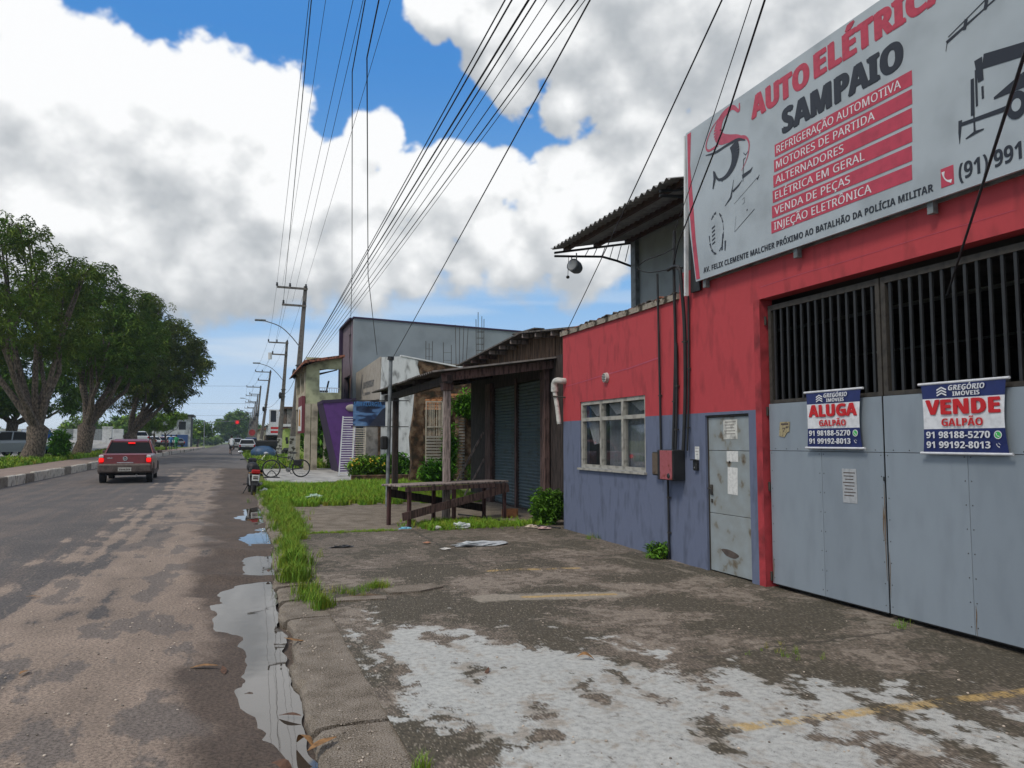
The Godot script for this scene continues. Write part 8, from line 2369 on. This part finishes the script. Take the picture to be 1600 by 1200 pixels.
func build_vehicles() -> void:
	car("pickup_truck", "dusty red pickup truck driving away with its brake lights on", Vector3(-3.42, gy(-30.0) + 0.0, -30.6), 0.035, "pickup", M.carred, M.carglass, M.cardirt, "", true).scale = Vector3(0.95, 0.96, 0.95)
	car("parked_car", "silver car parked on the lane behind the first mango tree", Vector3(-12.9, left_y(-12.9, -52.0) + 0.08, -52.4), PI - 0.7, "hatch", M.carsilver, M.carglass, M.carsilver, "cars standing on the side lane")
	car("parked_car", "white car with a blue tinted windscreen parked between the mango trunks", Vector3(-11.9, left_y(-11.9, -57.0) + 0.08, -57.4), PI + 0.35, "suv", M.carwhite, M.blueglass, M.cargreen, "cars standing on the side lane")
	var hatch := car("distant_car", "white hatchback stopped at the right side of the far road", Vector3(1.45, gy(-88.0) + 0.0, -88.0), 0.0, "hatch", M.carwhite, M.carglass, M.dark, "cars along the far road")
	car("distant_car", "blue van waiting in the far road behind the white hatchback", Vector3(2.2, gy(-104.0), -106.0), 0.0, "suv", M.carblue, M.carglass, M.dark, "cars along the far road")
	car("distant_car", "grey car in the far road between the cyclist and the blue van", Vector3(0.5, gy(-112.0), -116.0), 0.0, "suv", M.carsilver, M.carglass, M.dark, "cars along the far road")
	copy(hatch, "distant_car", "second white hatchback farther along the far road", Vector3(0.9, 0.42, -128.0))
	var row := [["suv", "carwhite", "white car at the near end of the row across the verge", -11.9, -110.0], ["pickup", "cardirt", "brownish red pickup in the row across the verge", -11.3, -114.0], ["hatch", "carwhite", "small white car in the middle of the row across the verge", -11.0, -120.0], ["hatch", "carred", "red car in the row across the verge", -10.6, -126.0], ["suv", "carwhite", "white van near the far end of the row across the verge", -10.0, -134.0], ["hatch", "carsilver", "silver car at the far end of the row across the verge", -9.2, -142.0]]
	for q in row: car("distant_car", q[2], Vector3(q[3], left_y(q[3], q[4]) + 0.05, q[4]), 0.5, q[0], M[q[1]], M.carglass, M.dark, "cars parked across the left verge")
	build_bicycle()
	build_motorcycle()
	# rider with bicycle, people walking
	var bk := thing("bicycle", "bicycle ridden by the person in a white shirt", "bicycle", Vector3(-0.1, gy(-76.0) + 0.0, -76.0))
	for z in [0.52, -0.52]:
		var b := MB.new(); torus(b, Vector3(0, 0.34, z), 0.32, 0.025, Vector3.RIGHT, 18); obj("wheel", b, M.rubber, bk)
	var b := MB.new()
	for q in [[Vector3(0, 0.3, 0.05), Vector3(0, 0.85, 0.2)], [Vector3(0, 0.8, 0.18), Vector3(0, 0.85, -0.38)], [Vector3(0, 0.3, 0.05), Vector3(0, 0.8, -0.36)], [Vector3(0, 0.3, 0.05), Vector3(0, 0.34, 0.52)], [Vector3(0, 0.34, -0.52), Vector3(0, 0.98, -0.36)]]: b.tube(q, 0.02)
	obj("frame", b, M.iron, bk)
	b = MB.new(); b.tube([Vector3(-0.28, 1.0, -0.42), Vector3(0.28, 1.0, -0.42)], 0.018); obj("handlebar", b, M.black, bk)
	person("person in a white shirt and dark shorts riding a bicycle on the far road", Vector3(-0.1, gy(-76.0), -76.0), 0.0, Color(0.6, 0.62, 0.65), Color(0.04, 0.045, 0.06), "ride")
	person("person in a bright green shirt walking on the left pavement", Vector3(-6.15, gl(-97.0) + 0.01, -97.0), 0.1, Color(0.03, 0.32, 0.12), Color(0.03, 0.16, 0.07), "walk")
	person("person in a blue shirt walking beside the one in green", Vector3(-6.75, gl(-97.4) + 0.01, -97.6), 0.1, Color(0.05, 0.2, 0.42), Color(0.03, 0.05, 0.1), "walk")

func build_left_far() -> void:
	var g := thing("boundary_wall", "white boundary wall with grey door panels beyond the side lane", "wall", Vector3(-21.0, 1.7, -103.5))
	var A := Vector3(-34.0, 0, -107.5); var B := Vector3(-12.0, 0, -100.2)
	var n := 12
	for k in n:
		var p := A.lerp(B, float(k) / n); var q := A.lerp(B, (k + 0.97) / n)
		var b := wb(g)
		b.bar(Vector3(p.x, 2.25, p.z), Vector3(q.x, 2.25, q.z), 0.2, 1.75); obj("wall_panel", b, M.wallclean if not k in [8, 10] else M.galv, g)
	var b := wb(g); b.bar(A + Vector3(0, 1.5, 0.12), B + Vector3(0, 1.5, 0.12), 0.1, 0.18); obj("red_base", b, M.redtrim, g)
	g = thing("white_pillar", "white painted concrete block standing on the lawn by the lane", "pillar", Vector3(-12.6, left_y(-12.6, -92.0), -92.0))
	b = MB.new(); b.bev(Vector3(0, 0.75, 0), Vector3(0.9, 1.9, 0.6), 0.03); obj("shaft", b, M.white, g)
	b = MB.new(); b.bev(Vector3(0, 1.72, 0), Vector3(1.0, 0.1, 0.7), 0.02); obj("cap", b, M.white, g)
	g = thing("grey_board", "grey notice board on two legs behind the parked silver car", "board", Vector3(-19.0, left_y(-19.0, -62.0), -62.0))
	b = MB.new(); b.bev(Vector3(0, 2.6, 0), Vector3(1.5, 1.2, 0.06), 0.01); obj("face", b, M.galv, g)
	for x in [-0.6, 0.6]:
		b = MB.new(); b.bar(Vector3(x, -0.1, -0.05), Vector3(x, 3.2, -0.05), 0.08, 0.06); obj("leg", b, M.iron, g)
	g = thing("corner_building", "pale two storey corner building with blue ground floor beyond the people", "building", Vector3(-10.5, 0.6, -152.0))
	b = MB.new()
	b.t = Transform3D(Basis.IDENTITY, Vector3.ZERO)
	wallgrid(b, -3.2, 3.2, 0.0, 5.6, [[-2.6, -1.6, 3.2, 4.7], [-0.6, 0.4, 3.2, 4.7], [1.2, 2.4, 3.2, 4.7]], 0.3); obj("front_wall", b, M.wallclean, g)
	b = MB.new(); b.box(Vector3(0, 2.75, -4.3), Vector3(6.4, 5.5, 7.9)); obj("block", b, M.dark, g)
	b = MB.new(); b.box(Vector3(0.6, 1.2, 0.05), Vector3(4.4, 2.2, 0.08)); obj("blue_shopfront", b, M.carblue, g)
	b = MB.new(); b.box(Vector3(0, 5.8, -3.6), Vector3(7.4, 0.35, 9.0)); obj("roof_slab", b, M.iron, g)
	# litter on the forecourt
	g = thing("plastic_sheet", "crumpled clear plastic sheet lying on the mossy concrete", "litter", Vector3(3.62, gy(-11.5) + 0.01, -11.5))
	b = MB.new(); crumple(b, Vector3(0.36, 0.05, 0.16), 17); obj("sheet", b, M.bag, g)
	var lit := [["pale blue crushed bottle beside the table leg", Vector3(2.95, 0.09, -13.75), Vector3(0.11, 0.03, 0.05), lin(0.2, 0.5, 0.65)], ["white plastic cup lying near the table", Vector3(3.5, 0.09, -13.55), Vector3(0.06, 0.05, 0.05), lin(0.7, 0.7, 0.68)], ["clear crumpled wrapper near the grey post", Vector3(3.95, 0.09, -13.6), Vector3(0.16, 0.08, 0.09), lin(0.55, 0.6, 0.58)], ["torn tan wrapper on the concrete by the shrub", Vector3(5.2, 0.08, -13.3), Vector3(0.12, 0.04, 0.1), lin(0.5, 0.42, 0.33)], ["pink wrapper beside the hose", Vector3(5.35, 0.08, -13.05), Vector3(0.12, 0.03, 0.08), lin(0.6, 0.42, 0.4)], ["small white scrap on the dark concrete", Vector3(3.0, 0.06, -11.2), Vector3(0.08, 0.015, 0.05), lin(0.7, 0.68, 0.64)], ["small orange scrap on the dark concrete", Vector3(2.9, 0.07, -11.9), Vector3(0.06, 0.015, 0.03), lin(0.5, 0.25, 0.15)], ["crushed green bottle in the lawn grass", Vector3(2.0, 0.2, -20.3), Vector3(0.22, 0.10, 0.1), lin(0.45, 0.6, 0.5)], ["black plastic scrap on the slab edge", Vector3(1.6, 0.06, -11.9), Vector3(0.16, 0.03, 0.05), lin(0.03, 0.03, 0.03)]]
	for k in lit.size():
		var q: Array = lit[k]
		g = thing("litter", q[0], "litter", q[1])
		b = MB.new(); crumple(b, q[2], 60 + k); obj("scrap", b, mat("litter%d" % k, q[3], 0.5), g)
	g = thing("brick_block", "broken hollow brick lying by the corner post", "brick", Vector3(5.5, gy(-14.9) - 0.02, -15.3), 0.4)
	b = MB.new(); b.bev(Vector3(0, 0.09, 0), Vector3(0.32, 0.18, 0.19), 0.012); obj("block", b, M.brick, g)
	g = thing("hose", "black hose lying across the slab edge towards the slate wall", "hose", Vector3(5.0, 0.07, -14.3))
	var hp := []
	for p in curve2([[4.55, -15.9], [4.9, -15.0], [5.1, -14.2], [5.35, -13.6], [5.65, -13.0]], 6): hp.append(Vector3(p[0] - 5.0, gy(p[1]) - 0.07 + 0.012, p[1] + 14.3))
	b = MB.new(); b.tube(hp, 0.016, -1.0, 6); obj("tube", b, M.wire, g)
	# broken kerb inlet
	g = thing("broken_slab", "loose broken concrete piece beside the weedy hole near the kerb", "slab", Vector3(1.9, 0.0, -8.5), 0.2)
	b = MB.new()
	b.prism(PackedVector2Array([Vector2(-0.32, -0.14), Vector2(0.02, -0.20), Vector2(0.34, -0.10), Vector2(0.30, 0.12), Vector2(-0.1, 0.20), Vector2(-0.30, 0.10)]), Vector3(0, 0.004, 0), Vector3.RIGHT, Vector3.FORWARD, Vector3(0, 0.035, 0)); obj("piece", b, M.kerbplain, g)
	g = thing("broken_slab", "long loose concrete strip at the edge of the weedy hole", "slab", Vector3(1.2, 0.0, -8.2), -0.05)
	b = MB.new()
	b.prism(PackedVector2Array([Vector2(-0.22, -0.10), Vector2(0.35, -0.12), Vector2(0.36, 0.05), Vector2(0.0, 0.08), Vector2(-0.22, 0.04)]), Vector3(0, 0.004, 0), Vector3.RIGHT, Vector3.FORWARD, Vector3(0, 0.028, 0)); obj("piece", b, M.kerbplain, g)
	b = MB.new()
	var hole := PackedVector2Array([Vector2(0.98, -8.35), Vector2(1.3, -8.28), Vector2(1.62, -8.36), Vector2(1.9, -8.70), Vector2(1.75, -9.0), Vector2(1.3, -8.85), Vector2(1.0, -8.75)])
	b.prism(hole, Vector3(0, 0.010, 0), Vector3.RIGHT, Vector3.BACK, Vector3(0, 0.006, 0))
	struct("soil_patch", b, M.earth, "patch of bare dark soil in the broken slab near the kerb")
func _ready() -> void:
	rng.seed = 4242
	# camera
	var cam := Camera3D.new()
	cam.name = "camera"; add_child(cam)
	cam.position = Vector3(0, 1.65, 0)
	cam.rotation = Vector3(atan(90.0 / 1200.0), -deg_to_rad(19.93), 0)
	cam.fov = 53.13; cam.near = 0.05; cam.far = 6000.0
	cam.current = true
	# sky, air and exposure
	var we := WorldEnvironment.new()
	we.name = "world_environment"; add_child(we)
	var env := Environment.new()
	env.background_mode = Environment.BG_SKY
	var sky := Sky.new()
	var pan := PanoramaSkyMaterial.new()
	pan.panorama = make_sky()
	sky.sky_material = pan
	env.sky = sky
	env.background_energy_multiplier = 1.0
	env.tonemap_mode = Environment.TONE_MAPPER_LINEAR
	env.tonemap_exposure = 1.1
	env.sdfgi_enabled = true; env.ssao_enabled = true; env.ssil_enabled = true
	env.fog_enabled = true; env.fog_density = 0.00035; env.fog_light_color = Color(0.72, 0.80, 0.88)
	we.environment = env
	# the sun, high and veiled by cloud
	var sun := DirectionalLight3D.new()
	sun.name = "sun"; add_child(sun)
	sun.rotation = Vector3(deg_to_rad(-52.0), deg_to_rad(-62.0), 0)
	sun.light_color = Color(1.0, 0.965, 0.91); sun.light_energy = 0.55; sun.light_angular_distance = 14.0
	sun.shadow_enabled = true
	make_materials()
	build_ground()
	make_fonts()
	build_workshop()
	build_wooden_shop()
	build_ruin()
	build_white_building()
	build_street_buildings()
	build_far_right()
	build_poles()
	build_green()
	build_vehicles()
	build_left_far()
